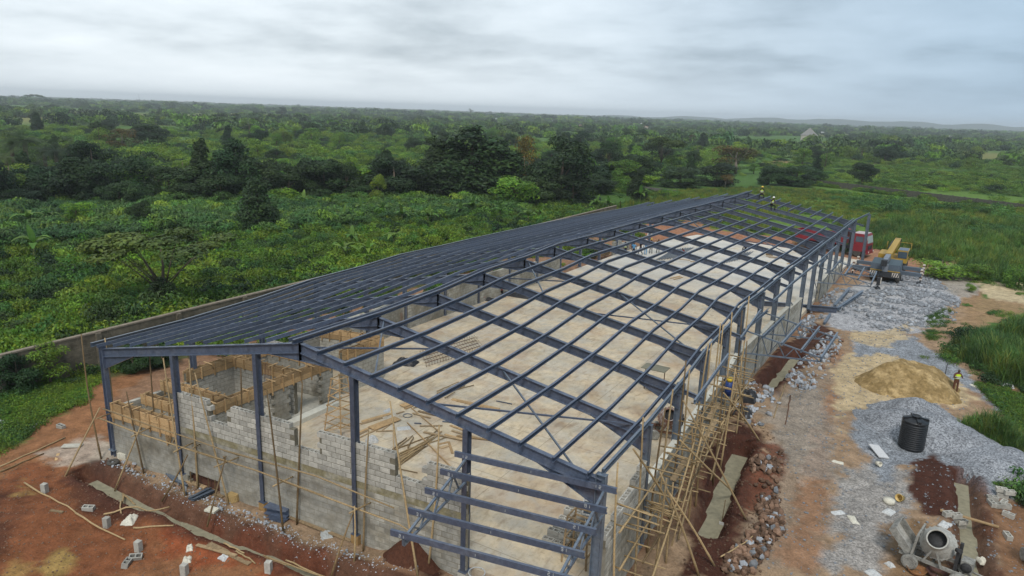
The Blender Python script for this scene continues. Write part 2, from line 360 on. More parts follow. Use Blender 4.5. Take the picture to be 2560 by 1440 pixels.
paint(DRED, [(990, 1395), (1040, 1380), (1110, 1420), (1100, 1450), (1000, 1425)], 0.3, 0.4, 1)
paint(GRN, [(0, 975), (60, 960), (170, 950), (250, 935), (240, 965), (190, 1010), (90, 1060), (0, 1120)], 0.7, 0.9, 0.95)
paint(DGRN, [(-11.7, -30), (-9.6, -30), (-9.4, 10), (-9, 40), (-9, 90), (-11.7, 90)], 0.8, 1.0, 0.8, world=True)
# right-hand yard
paint(TAN, [(24.4, -20), (60, -20), (60, 12), (37, 22), (36.5, 60), (38, 88), (25, 88), (24.2, 40)], 1.0, 0.9, 0.8, world=True)
paint((0.25, 0.185, 0.13), [(1850, 1440), (1880, 1200), (1960, 1000), (2060, 860), (2160, 900), (2120, 1100), (2080, 1300), (2070, 1440)], 0.8, 1.2, 0.9, g=0.35)
paint((0.27, 0.145, 0.08), [(1960, 1440), (1990, 1250), (2020, 1100), (2060, 980), (2080, 860), (2110, 870), (2110, 1000), (2090, 1150), (2060, 1300), (2050, 1440)], 0.7, 1.0, 0.8, g=0.1)
paint(GREY, [(2060, 1440), (2090, 1300), (2110, 1150), (2180, 1100), (2300, 1180), (2280, 1300), (2230, 1400), (2200, 1440)], 0.8, 1.2, 0.85, g=0.9)
paint((0.26, 0.235, 0.20), [(1900, 1060), (1960, 960), (2040, 960), (2110, 1080), (2120, 1200), (2000, 1200)], 0.8, 1.2, 0.6, g=0.5)
paint(SAND, [(2060, 920), (2160, 860), (2240, 880), (2420, 960), (2460, 1000), (2380, 1015), (2250, 1010), (2130, 1030), (2110, 1100), (2080, 1090), (2090, 1000)], 0.6, 0.9, 0.9)
paint(BLUEG, [(2130, 850), (2280, 840), (2330, 870), (2420, 930), (2450, 960), (2540, 1060), (2470, 1010), (2400, 960), (2300, 910), (2200, 880), (2140, 890)], 0.4, 0.6, 1, g=1.0)
paint(BLUEG, [(2110, 1060), (2200, 1000), (2330, 1000), (2400, 1060), (2560, 1160), (2560, 1260), (2470, 1240), (2410, 1190), (2330, 1150), (2240, 1180), (2200, 1220), (2150, 1130)], 0.4, 0.6, 1, g=1.0)
paint(DRED*1.1, [(2275, 1150), (2330, 1130), (2395, 1180), (2410, 1260), (2400, 1300), (2310, 1290), (2270, 1220)], 0.25, 0.35, 1)
paint(WET, [(2210, 1310), (2280, 1290), (2360, 1320), (2440, 1440), (2400, 1480), (2230, 1470)], 0.5, 0.7, 0.85)
paint((0.20, 0.105, 0.055), [(2450, 1270), (2560, 1250), (2640, 1350), (2640, 1500), (2470, 1500)], 0.5, 0.8, 0.9)
paint(DRED, [(1690, 1460), (1740, 1260), (1790, 1120), (1850, 1070), (1910, 1090), (1905, 1200), (1860, 1310), (1810, 1460)], 0.35, 0.6, 1)
paint((0.15, 0.06, 0.035), [(1860, 1150), (1950, 1110), (1960, 1200), (1900, 1280), (1850, 1300)], 0.4, 0.8, 0.9)
paint(DRED, [(1880, 985), (1900, 930), (1960, 870), (2040, 810), (2090, 830), (2060, 880), (2000, 930), (1940, 990)], 0.3, 0.6, 0.95)
paint((0.33, 0.33, 0.34), [(2040, 800), (2110, 720), (2250, 690), (2330, 690), (2400, 750), (2390, 820), (2250, 840), (2120, 830)], 0.6, 0.9, 0.95, g=0.8)
paint((0.36, 0.35, 0.34), [(2080, 740), (2160, 700), (2260, 700), (2230, 760), (2150, 790)], 0.6, 0.9, 0.7, g=0.1)
paint(SAND*0.95, [(2120, 830), (2230, 825), (2290, 800), (2260, 850), (2200, 870), (2140, 855)], 0.4, 0.7, 0.85)
paint((0.29, 0.26, 0.22), [(2330, 660), (2440, 670), (2480, 700), (2420, 745), (2350, 720)], 0.5, 0.7, 0.9, g=0.3)
paint((0.47, 0.37, 0.235), [(2420, 690), (2500, 690), (2600, 730), (2600, 770), (2480, 750)], 0.6, 0.8, 0.9)
paint((0.27, 0.175, 0.095), [(2380, 760), (2440, 740), (2560, 760), (2560, 780), (2400, 830), (2300, 840), (2370, 790)], 0.5, 0.8, 0.9)
paint((0.30, 0.155, 0.09), [(2100, 640), (2160, 615), (2330, 640), (2330, 670), (2150, 700)], 0.8, 0.9, 0.9)
paint((0.29, 0.135, 0.075), [(1560, 570), (1690, 545), (1800, 560), (2000, 600), (2110, 640), (2090, 655), (1900, 620), (1740, 595), (1600, 600)], 0.8, 1.2, 0.85)
paint((0.26, 0.135, 0.06), [(1300, 590), (1340, 550), (1430, 535), (1480, 545), (1420, 570)], 1.5, 2.0, 0.8)
# green land away from the site, with drier patches
off = (x < -12.2) | (x > 60) | (y > 100) | (y < -42)
nl = vnoise(x, y, 60, 81, 3); nf = vnoise(x, y, 260, 91, 3)
blend((0.11, 0.16, 0.035), np.clip((nl-0.5)*5, 0, 1)*off*0.8); blend((0.19, 0.17, 0.06), np.clip((nf-0.58)*8, 0, 1)*off*0.7)
paint((0.20, 0.15, 0.085), [(2030, 396), (2200, 398), (2420, 412), (2420, 420), (2200, 408), (2030, 402)], 4, 4, .85)
paint((0.26, 0.14, 0.075), [(1925, 405), (1965, 402), (1985, 418), (1940, 420)], 3, 2, .9)
blend((0.10, 0.17, 0.03), ((x > 3) & (y > 92) & (y < 260))*0.8)
for pts, hw, dp in TRENCH:
    d = line_dist(x, y, pts); blend(DRED*1.25, np.clip((hw+0.75+(n_b-0.5)*0.8-d)/0.3, 0, 1)*0.75)
me = np_mesh('ground', V, F, [], None, True)
a = me.color_attributes.new('soil', 'FLOAT_COLOR', 'POINT'); a.data.foreach_set('color', np.concatenate([C, grit[:, None]], 1).astype(np.float32).ravel())
gm = bpy.data.materials.new('soil'); gm.use_nodes = True; t = gm.node_tree; b = t.nodes['Principled BSDF']; b.inputs['Roughness'].default_value = 0.95; b.inputs['Specular IOR Level'].default_value = 0.12
k_ = t.links.new
va = N(t, 'ShaderNodeAttribute', attribute_name='soil'); g = N(t, 'ShaderNodeNewGeometry')
s1 = N(t, 'ShaderNodeTexNoise', i_Scale=1.7, i_Detail=8.0, i_Roughness=0.7); s2 = N(t, 'ShaderNodeTexNoise', i_Scale=11.0, i_Detail=4.0, i_Roughness=0.7); s3 = N(t, 'ShaderNodeTexVoronoi', i_Scale=16.0)
for s in (s1, s2, s3): k_(g.outputs['Position'], s.inputs['Vector'])
r1 = N(t, 'ShaderNodeMapRange', i_1=0.3, i_2=0.7, i_3=0.62, i_4=1.38); k_(s1.outputs['Fac'], r1.inputs[0])
r2 = N(t, 'ShaderNodeMapRange', i_1=0.25, i_2=0.75, i_3=0.72, i_4=1.28); k_(s2.outputs['Fac'], r2.inputs[0])
sv = N(t, 'ShaderNodeSeparateXYZ'); k_(s3.outputs['Color'], sv.inputs[0])
r3 = N(t, 'ShaderNodeMapRange', i_1=0.0, i_2=1.0, i_3=0.55, i_4=1.5); k_(sv.outputs[0], r3.inputs[0])
m3 = N(t, 'ShaderNodeMix', data_type='FLOAT'); m3.inputs[2].default_value = 1.0; k_(va.outputs['Alpha'], m3.inputs[0]); k_(r3.outputs[0], m3.inputs[3])
p1 = N(t, 'ShaderNodeMath', operation='MULTIPLY'); k_(r1.outputs[0], p1.inputs[0]); k_(r2.outputs[0], p1.inputs[1])
p2 = N(t, 'ShaderNodeMath', operation='MULTIPLY'); k_(p1.outputs[0], p2.inputs[0]); k_(m3.outputs[0], p2.inputs[1])
sc2 = N(t, 'ShaderNodeVectorMath', operation='SCALE'); k_(va.outputs['Color'], sc2.inputs[0]); k_(p2.outputs[0], sc2.inputs['Scale']); k_(sc2.outputs[0], b.inputs['Base Color'])
ad = N(t, 'ShaderNodeMath', operation='ADD'); k_(s2.outputs['Fac'], ad.inputs[0]); k_(s1.outputs['Fac'], ad.inputs[1])
bp = N(t, 'ShaderNodeBump', i_Strength=0.7, i_Distance=0.09); k_(ad.outputs[0], bp.inputs['Height']); k_(bp.outputs[0], b.inputs['Normal'])
me.materials.append(gm)
tag(inst('ground', me), kind='structure')
# trench beds of blinding concrete
for pts, hw, dp in TRENCH:
    m = MB(); z = -0.42-dp+0.07
    P = []
    for (x1, y1), (x2, y2) in zip(pts[:-1], pts[1:]):
        for k in range(6): P.append((x1+(x2-x1)*k/6, y1+(y2-y1)*k/6, z+random.uniform(-.01, .01)))
    P.append((*pts[-1], z))
    m.sweep(P, [(-hw-0.08, -0.06), (hw+0.08, -0.06), (hw+0.08, 0.0), (-hw-0.08, 0.0)]); tag(m.part('trench_bed', BLIND, None), kind='structure')
# floor slab, cast in bays
slab_m = mat('power_floated_slab', (0.56, 0.46, 0.315), 0.8, 0.15, 0.55, 0.25, col2=(0.50, 0.445, 0.35), fac=0.52)
t = slab_m.node_tree; b = t.nodes['Principled BSDF']; g = N(t, 'ShaderNodeNewGeometry'); src = b.inputs['Base Color'].links[0].from_socket
def over(src, scale, lo, hi, col, k, det=5.0, gate=None, stretch=None):
    ns = N(t, 'ShaderNodeTexNoise', i_Scale=scale, i_Detail=det, i_Roughness=0.62, i_Distortion=0.6)
    if stretch:
        mp = N(t, 'ShaderNodeMapping'); mp.inputs['Scale'].default_value = stretch; t.links.new(g.outputs['Position'], mp.inputs[0]); t.links.new(mp.outputs[0], ns.inputs['Vector'])
    else: t.links.new(g.outputs['Position'], ns.inputs['Vector'])
    mr = N(t, 'ShaderNodeMapRange', i_1=lo, i_2=hi, i_3=0.0, i_4=k); t.links.new(ns.outputs['Fac'], mr.inputs[0]); f = mr.outputs[0]
    if gate is not None:
        mm = N(t, 'ShaderNodeMath', operation='MULTIPLY'); t.links.new(f, mm.inputs[0]); t.links.new(gate, mm.inputs[1]); f = mm.outputs[0]
    mx = N(t, 'ShaderNodeMixRGB'); mx.inputs[2].default_value = (*col, 1); t.links.new(f, mx.inputs[0]); t.links.new(src, mx.inputs[1]); return mx.outputs[0]
sp = N(t, 'ShaderNodeSeparateXYZ'); t.links.new(g.outputs['Position'], sp.inputs[0])
farg = N(t, 'ShaderNodeMapRange', i_1=44.0, i_2=58.0); t.links.new(sp.outputs['Y'], farg.inputs[0])
lg = N(t, 'ShaderNodeMapRange', i_1=14.0, i_2=2.0); t.links.new(sp.outputs['X'], lg.inputs[0])
src = over(src, 0.35, 0.48, 0.66, (0.34, 0.21, 0.12), 0.5)
src = over(src, 0.9, 0.5, 0.7, (0.40, 0.385, 0.35), 0.5)
src = over(src, 3.0, 0.52, 0.72, (0.27, 0.19, 0.12), 0.65, stretch=(1, .35, 1))
src = over(src, 0.25, 0.30, 0.5, (0.55, 0.53, 0.48), 0.85, gate=farg.outputs[0])
ml = None
for ax, pitch, off_ in (('Y', 4.75, .3), ('X', 6.0, .2)):
    a1 = N(t, 'ShaderNodeMath', operation='MULTIPLY_ADD', i_1=1/pitch, i_2=off_); t.links.new(sp.outputs[ax], a1.inputs[0]); a2 = N(t, 'ShaderNodeMath', operation='FRACT'); t.links.new(a1.outputs[0], a2.inputs[0])
    a3 = N(t, 'ShaderNodeMath', operation='LESS_THAN', i_1=.035/pitch); t.links.new(a2.outputs[0], a3.inputs[0]); mx = N(t, 'ShaderNodeMixRGB'); mx.inputs[2].default_value = (.20, .16, .11, 1)
    a4 = N(t, 'ShaderNodeMath', operation='MULTIPLY', i_1=.6); t.links.new(a3.outputs[0], a4.inputs[0]); t.links.new(a4.outputs[0], mx.inputs[0]); t.links.new(src, mx.inputs[1]); src = mx.outputs[0]
src = over(src, 7.0, 0.56, 0.72, (0.24, 0.17, 0.11), 0.5)
t.links.new(src, b.inputs['Base Color'])
def slab_piece(poly, z=0.0, name='floor_slab'):
    m = MB(); n = len(poly); m.add([(a, c, z) for a, c in poly]+[(a, c, -0.5) for a, c in poly], [tuple(range(n))]+[(k, n+k, n+(k+1) % n, (k+1) % n) for k in range(n)])
    return m
out_l = [(dx_at(y)+0.15, y) for y in YF]; out_r = [(xr(y+SK*24)-0.15, y+SK*24) for y in YF]
poly = [(0.3, 0.25), (23.8, SK*24+0.25)]+[(a, c) for a, c in out_r[1:]]+[(26.0, 77.5), (22.5, 79), (10, 81.5), (4, 82.5)]+[(a, c) for a, c in reversed(out_l[12:])]+[(a, c) for a, c in reversed(out_l[1:12])]
slab_piece(poly).part('floor_slab', slab_m, None); bpy.data.objects['floor_slab']['kind'] = 'structure'
# far hills to the right of the view
m = MB(); P = []
for k in range(60):
    px = 1500+k*26; d = ray(px, 300); d.z = 0; d.normalize(); p = CAM+d*5200
    hgt = 10+28*min(1, max(0, (px-1500)/500))+6*math.sin(k*0.9)+random.uniform(-3, 3)
    P.append((p, d, hgt))
vs = []; fs = []
for p, d, hgt in P:
    for q, hh in ((0, -1), (60, hgt*0.55), (160, hgt), (700, hgt*0.9), (1500, -1)):
        v = p+d*q; vs.append((v.x, v.y, hh))
for k in range(len(P)-1):
    for j in range(4): fs.append((5*k+j, 5*k+5+j, 5*k+6+j, 5*k+1+j))
m.smooth = True; m.add(vs, fs)
tag(m.part('hills', mat('wooded_hill', (0.035, 0.06, 0.03), 0.95, 0.4, 0.02, 0.1), None), kind='structure')
# the air
hm = bpy.data.materials.new('haze'); hm.use_nodes = True; t = hm.node_tree; t.nodes.clear()
pv = N(t, 'ShaderNodeVolumePrincipled'); pv.inputs['Color'].default_value = (0.90, 0.96, 1.0, 1); pv.inputs['Density'].default_value = 0.00023; pv.inputs['Anisotropy'].default_value = 0.2
mo = N(t, 'ShaderNodeOutputMaterial'); t.links.new(pv.outputs[0], mo.inputs['Volume'])
m = MB(); m.box((0, 0, 29.0), (13600, 13600, 62.0)); h = m.part('haze', hm, None); h['kind'] = 'stuff'
# ------------------------------------------------------------------ steel frame
HE, HR = 5.322, 7.71
frame = empty('steel_building_frame', 'grey steel portal frame of the long unfinished warehouse without roof sheets', 'steel frame')
def ibeam(wd, h, tf=0.022, tw=0.016):
    a, b_, t2 = wd/2, h/2, tw/2
    return [(-a, -b_), (a, -b_), (a, -b_+tf), (t2, -b_+tf), (t2, b_-tf), (a, b_-tf), (a, b_), (-a, b_), (-a, b_-tf), (-t2, b_-tf), (-t2, -b_+tf), (-a, -b_+tf)]
def cprof(wd, h, t=0.010, lip=0.02, flip=1):
    p = [(-wd/2, -h/2), (wd/2, -h/2), (wd/2, -h/2+lip), (wd/2-t, -h/2+lip), (wd/2-t, -h/2+t), (-wd/2+t, -h/2+t), (-wd/2+t, h/2-t), (wd/2-t, h/2-t), (wd/2-t, h/2-lip), (wd/2, h/2-lip), (wd/2, h/2), (-wd/2, h/2)]
    return p if flip > 0 else [(-a, b) for a, b in reversed(p)]
def dzl(i): return DZ[i]+0.25*math.sin(math.pi*i/15)
def eave_r(i): return Vector((24+DX[i], YF[i]+SK*24, HE+DZ[i]))
def ridge(i): return Vector((11.857+DX[i], YF[i]+SK*11.857, HR+DZ[i]))
def eave_l(i): return Vector((0+DX[i], YF[i], HE+dzl(i)))
RD = 0.40
for i in range(16):
    R_, E_, Lf = ridge(i), eave_r(i), eave_l(i)
    dn = Vector((0, 0, -RD/2-0.2))
    if i == 0: mname = STEEL
    for side, (A, B) in enumerate(((R_, E_), (R_, Lf))):
        d = (B-A).normalized(); ex = 0.0
        if side == 0 and i >= 2: ex = 0.95 if i not in (3, 5) else 0.0
        o = MB().sweep([A+dn, B+dn+d*(ex*0)], ibeam(0.19, RD)).part('rafter', STEEL, frame)
        # tapered haunches at the eaves and below the ridge
        up = Vector((0, 0, 1)); s_ = Vector((-d.y, d.x, 0)).normalized()
        for (p0, dr, ln, dep) in ((B+dn, -d, 2.3, 0.62), (A+dn, d, 1.7, 0.32)):
            h1 = MB(); q0 = p0+up*(-RD/2+0.02); q1 = q0+dr*ln; q2 = q0-up*dep
            h1.add([q0+s_*.012, q1+s_*.012, q2+s_*.012, q0-s_*.012, q1-s_*.012, q2-s_*.012], [(0, 1, 2), (5, 4, 3), (0, 3, 4, 1), (1, 4, 5, 2), (2, 5, 3, 0)])
            h1.part('haunch', STEEL, o)
            MB().sweep([q2, q1], [(-.095, -.012), (.095, -.012), (.095, .012), (-.095, .012)]).part('haunch_flange', STEEL, o)
        pl = MB(); pl.box(tuple(A+dn-up*0.14), (0.035, 0.21, RD+0.32)); pl.part('ridge_plate', RUST if i % 3 == 1 else STEEL, o)
        if ex:
            MB().sweep([B+dn+up*0.06, B+dn+up*0.02+d*ex], ibeam(0.12, 0.2)).part('eave_stub', STEEL, o)
    # columns
    for side, B in enumerate((E_, Lf)):
        zb = 0.0 if i else -0.05
        off = Vector((0.0, 0, 0))
        c = MB().sweep([Vector((B.x, B.y, zb-0.35 if i == 0 else zb)), Vector((B.x, B.y, B.z-0.05))], ibeam(0.2, 0.34 if side == 0 else 0.28), up=(1, 0, 0)).part('column', STEEL_L if side == 0 else STEEL, frame)  # right columns take the lighter steel: their lit look put into the colour
        bp_ = MB(); bp_.box((B.x, B.y, zb+0.012), (0.42, 0.34, 0.024)); cp_ = MB(); cp_.box((B.x, B.y, B.z-0.04), (0.36, 0.22, 0.02)); cp_.part('cap_plate', STEEL_L, c); bp_.part('base_plate', STEEL_L, c)
# one more right-hand column beyond the last frame
xl = MB().sweep([(25.9, 77.3, 0), (25.9, 77.3, 5.75)], ibeam(0.2, 0.34), up=(1, 0, 0)).part('column', STEEL_L, frame)
# gable posts
for k in (1, 2, 3, 4):
    X = 4.8*k; z = HE+(HR-HE)*(1-abs(X-12)/12)-0.62-0.05
    c = MB().sweep([(X, SK*X, 0.0), (X, SK*X, z)], ibeam(0.2, 0.28), up=(0, 1, 0)).part('gable_post', STEEL, frame)
    b_ = MB(); b_.box((X, SK*X, 0.01), (0.34, 0.4, 0.02)); b_.part('base_plate', STEEL, c)
    b_ = MB(); b_.box((X, SK*X-0.0, -0.26), (0.36, 0.36, 0.5)); b_.part('pedestal', mat('rusty_plinth', (0.30, 0.185, 0.075), 0.9, 0.3, 5) if k in (2, 3) else CONC, c)
# purlins: one member per line, kinked where the frames are out of true
slope = math.atan2(HR-HE, 12)
def purlin(side, s, i0, i1, lead, tail, name='purlin', h=0.2):
    P = []
    for i in range(i0, i1+1):
        A, B = (ridge(i), eave_r(i) if side == 0 else eave_l(i))
        p = A+(B-A)*s; p.z += 0.025-0.2+0.1+h/2; P.append(p)
    yd = Vector((0, 1, 0))
    P[0] = P[0]-(P[1]-P[0]).normalized()*0 ; first = P[0]-(P[1]-P[0]).normalized()*lead; last = P[-1]+(P[-1]-P[-2]).normalized()*tail
    P = ([first] if lead else [])+P+([last] if tail else [])
    nrm = Vector((math.sin(slope)*(1 if side == 0 else -1), 0, math.cos(slope)))
    return MB().sweep(P, cprof(0.075, h, flip=1 if side == 0 else -1), up=nrm).part(name, STEEL, frame)
NP = 11
ends_r = [15, 11, 13, 10, 11, 12, 11, 12, 15, 13, 11]
for k in range(NP):
    s = 0.012+k*0.0965
    purlin(0, s, 0, ends_r[k], 0.55 if k < 10 else 0.5, 0.7)
# lone short lengths already set between the last frames
for k in (1, 2, 3, 4, 5, 6, 7, 9, 10):
    i0 = {1: 14, 3: 13, 2: 14}.get(k, 14)
    if ends_r[k] < 14: purlin(0, 0.012+k*0.0965, i0, 15, 0.5, 0.35)
for k in range(11):
    s = 0.022+k*0.0965
    purlin(1, s, 0, [15, 14, 15, 15, 14, 15, 15, 14, 15, 14, 15][k], 0.35, 0.2, h=0.15)
# eave struts
def strut(fn, i0, i1, dz, out, tail=0, lead=0):
    P = [fn(i)+Vector((out, 0, dz)) for i in range(i0, i1+1)]
    if lead: P = [P[0]-(P[1]-P[0]).normalized()*lead]+P
    if tail: P = P+[Vector((25.9, 77.3, 5.86))]
    return MB().sweep(P, cprof(0.09, 0.2)).part('eave_strut', STEEL_L, frame)
strut(eave_r, 0, 15, 0.05, 0.02, tail=1)
strut(eave_l, 0, 15, -0.02, -0.35, lead=0.3)
for a, b2, o_ in ((2, 3, 0.95), (4, 5, 0.95), (6, 11, 0.95)):
    P = [eave_r(i)+Vector((o_, 0, -0.22)) for i in range(a, b2+1)]; P[0].y -= 1.2; P[-1].y += 0.5
    MB().sweep(P, cprof(0.08, 0.18)).part('eave_strut', STEEL_L, frame)
# roof wind bracing, thin angles crossing below the purlins
for (i, j, s0, s1) in ((0, 1, 0.28, 0.02), (0, 1, 0.02, 0.30), (0, 1, 0.93, 0.50), (0, 1, 0.47, 0.95), (3, 4, 0.30, 0.02), (3, 4, .03, .33), (3, 4, .93, .5), (3, 4, .5, .95), (9, 10, .30, .02), (9, 10, .04, .33), (9, 10, .93, .5), (9, 10, .5, .95)):
    A = ridge(i)+(eave_r(i)-ridge(i))*s0; B = ridge(j)+(eave_r(j)-ridge(j))*s1
    A.z -= 0.30; B.z -= 0.30
    MB().bar(A, B, 0.06, 0.06).part('wind_brace', STEEL_L if s0 > s1 else STEEL, frame)
for (i, j) in ((1, 2), (6, 7)):
    A = eave_l(i); B = eave_l(j); MB().bar((A.x, A.y, 4.4), (B.x, B.y, 0.6), 0.06, 0.06).part('wind_brace', STEEL_L, frame)
for i in (6, 8, 10): 
    A = eave_r(i); B = eave_r(i+1); MB().bar((A.x, A.y, 2.9), (B.x, B.y, 0.5), 0.06, 0.06).part('wind_brace', STEEL_L, frame)

# canopy frames: five girts on two bracket trusses
def canopy(name, label, base_l, base_r, dirv, top_l, top_r, bot_l, bot_r, out, ov, marks=False):
    root = empty(name, label, 'canopy frame')
    for bl, tl, bt, s in ((base_l, top_l, bot_l, 0), (base_r, top_r, bot_r, 1)):
        tr = bpy.data.objects.new('bracket_truss', None); link(tr, root); bl = Vector(bl); dv = Vector(dirv)
        T0 = Vector((bl.x, bl.y, tl[0])); T1 = Vector((bl.x, bl.y, tl[1]))+dv*out
        B0 = Vector((bl.x, bl.y, bt)); B1 = T1-Vector((0, 0, 0.22))
        [MB().bar(p_, q_, 0.075, 0.075).part('chord', STEEL_L, tr) for p_, q_ in ((T0, T1), (B0, B1), (T1, B1))]
        for k in range(1, 5):
            a = T0+(T1-T0)*(k/4.6); c = B0+(B1-B0)*((k-0.5)/4.6); d2 = B0+(B1-B0)*(min(k+0.5, 4.6)/4.6)
            MB().bar(a, c, 0.05, 0.05).part('web', STEEL_L, tr); MB().bar(a, d2, 0.05, 0.05).part('web', STEEL_L, tr)
    ld = (Vector(base_r)-Vector(base_l)).normalized()
    for k in range(5):
        t_ = k/4.0
        a = Vector((base_l[0], base_l[1], top_l[0]+(top_l[1]-top_l[0])*t_+0.13))+Vector(dirv)*(out*t_-0.06*(1-t_)+0.05)
        c = Vector((base_r[0], base_r[1], top_r[0]+(top_r[1]-top_r[0])*t_+0.13))+Vector(dirv)*(out*t_+0.05)
        a2 = a-ld*ov; c2 = c+ld*ov
        gz = MB().sweep([a2, c2], cprof(0.09, 0.2, flip=-1 if marks else 1)).part('girt', STEEL if marks else STEEL_L, root)
        if marks:
            # stencilled erection marks in chalk white: a digit pair near each end and a tick at mid span
            def stroke(P, Q):
                mk.bar(P, Q, 0.012, 0.006, up=Vector(dirv))
            mk = MB(); face = Vector(dirv)*0.05
            up = Vector((0, 0, 1))
            segs = {'8': [((0, 0), (1, 0)), ((0, 1), (1, 1)), ((0, 2), (1, 2)), ((0, 0), (0, 2)), ((1, 0), (1, 2))], '2': [((0, 2), (1, 2)), ((1, 2), (1, 1)), ((1, 1), (0, 1)), ((0, 1), (0, 0)), ((0, 0), (1, 0))],
                    '1': [((.5, 0), (.5, 2))], '3': [((0, 2), (1, 2)), ((0, 1), (1, 1)), ((0, 0), (1, 0)), ((1, 0), (1, 2))]}
            txt = ['12', '81', '21', '31', '21'][k]
            for org in (a2+ld*0.32, c2-ld*0.7):
                for q, ch in enumerate(txt):
                    for (x0, y0), (x1, y1) in segs[ch]:
                        o0 = org+face+ld*(q*0.13)-up*0.05
                        stroke(o0+ld*(x0*.06)+up*(y0*.05), o0+ld*(x1*.06)+up*(y1*.05))
            mid = (a2+c2)/2+face; stroke(mid-up*0.04, mid+up*0.04)
            mk.part('stencil_mark', WHITE, gz)['kind'] = 'stuff'
    return root
dv = Vector((SK, -1, 0)).normalized()
canopy('entrance_canopy_frame', 'bare steel canopy frame of five girts over the front entrance opening', (19.25, SK*19.25-0.16, 0), (24.25, SK*24.25-0.16, 0), dv,
       (4.50, 3.62), (4.75, 4.02), 3.62, 3.85, 3.75, 0.42, True)
canopy('side_canopy_frame', 'bare steel side canopy frame hanging over the near soil trench', (24.35+DX[5], YF[5]+SK*24, 0), (24.35+DX[6], YF[6]+SK*24, 0), (1, 0, 0), (4.0, 3.2), (4.0, 3.2), 2.6, 2.6, 4.3, 0.5)
canopy('side_canopy_frame', 'bare steel side canopy frame next to the parked mobile crane', (24.35+DX[11], YF[10]+SK*24, 0), (24.35+DX[11], YF[11]+SK*24, 0), (1, 0, 0), (3.9, 3.0), (3.9, 3.0), 2.5, 2.5, 4.2, 0.5)
# ------------------------------------------------------------------ block walls
BL, BH, STEP = 0.45, 0.206, 0.23
def hollow_block(name, m, wd=0.225):
    b = MB(); x, y, z = BL/2, wd/2, BH/2; hx = [(-0.185, -0.022), (0.022, 0.185)]; hy = wd/2-0.042
    b.add([(-x,-y,-z),(x,-y,-z),(x,y,-z),(-x,y,-z),(-x,-y,z),(x,-y,z),(x,y,z),(-x,y,z)], [(0,1,5,4),(1,2,6,5),(2,3,7,6),(3,0,4,7),(3,2,1,0)])
    xs = [-x, hx[0][0], hx[0][1], hx[1][0], hx[1][1], x]; ys = [-y, -hy, hy, y]
    vs = [(a, c, z) for c in ys for a in xs]; fs = []
    for j in range(3):
        for i in range(5):
            if j == 1 and i in (1, 3): continue
            k = j*6+i; fs.append((k, k+1, k+7, k+6))
    b.add(vs, fs)
    for (a, c) in hx:
        b.add([(a,-hy,z),(c,-hy,z),(c,hy,z),(a,hy,z),(a,-hy,-z+.02),(c,-hy,-z+.02),(c,hy,-z+.02),(a,hy,-z+.02)], [(1,0,4,5),(2,1,5,6),(3,2,6,7),(0,3,7,4),(4,7,6,5)])
    return b.mesh(name, m)
def solid_block(name, m, wd=0.225):
    b = MB(); c = 0.008; x, y, z = BL/2, wd/2, BH/2
    # chamfered long edges so that each block reads on its own
    b.add([(-x,-y+c,-z),(x,-y+c,-z),(x,-y,-z+c),(x,-y,z-c),(x,-y+c,z),(-x,-y+c,z),(-x,-y,z-c),(-x,-y,-z+c),(-x,y-c,-z),(x,y-c,-z),(x,y,-z+c),(x,y,z-c),(x,y-c,z),(-x,y-c,z),(-x,y,z-c),(-x,y,-z+c)],
          [(0,1,2,7),(7,2,3,6),(6,3,4,5),(5,4,12,13),(13,12,11,14),(14,11,10,15),(15,10,9,8),(8,9,1,0),(1,9,10,11,12,4,3,2),(0,7,6,5,13,14,15,8)])
    return b.mesh(name, m)
HB, SB, SBW = hollow_block('hollow_block', BLOCK), solid_block('block', BLOCK), solid_block('block', BLOCK_W)
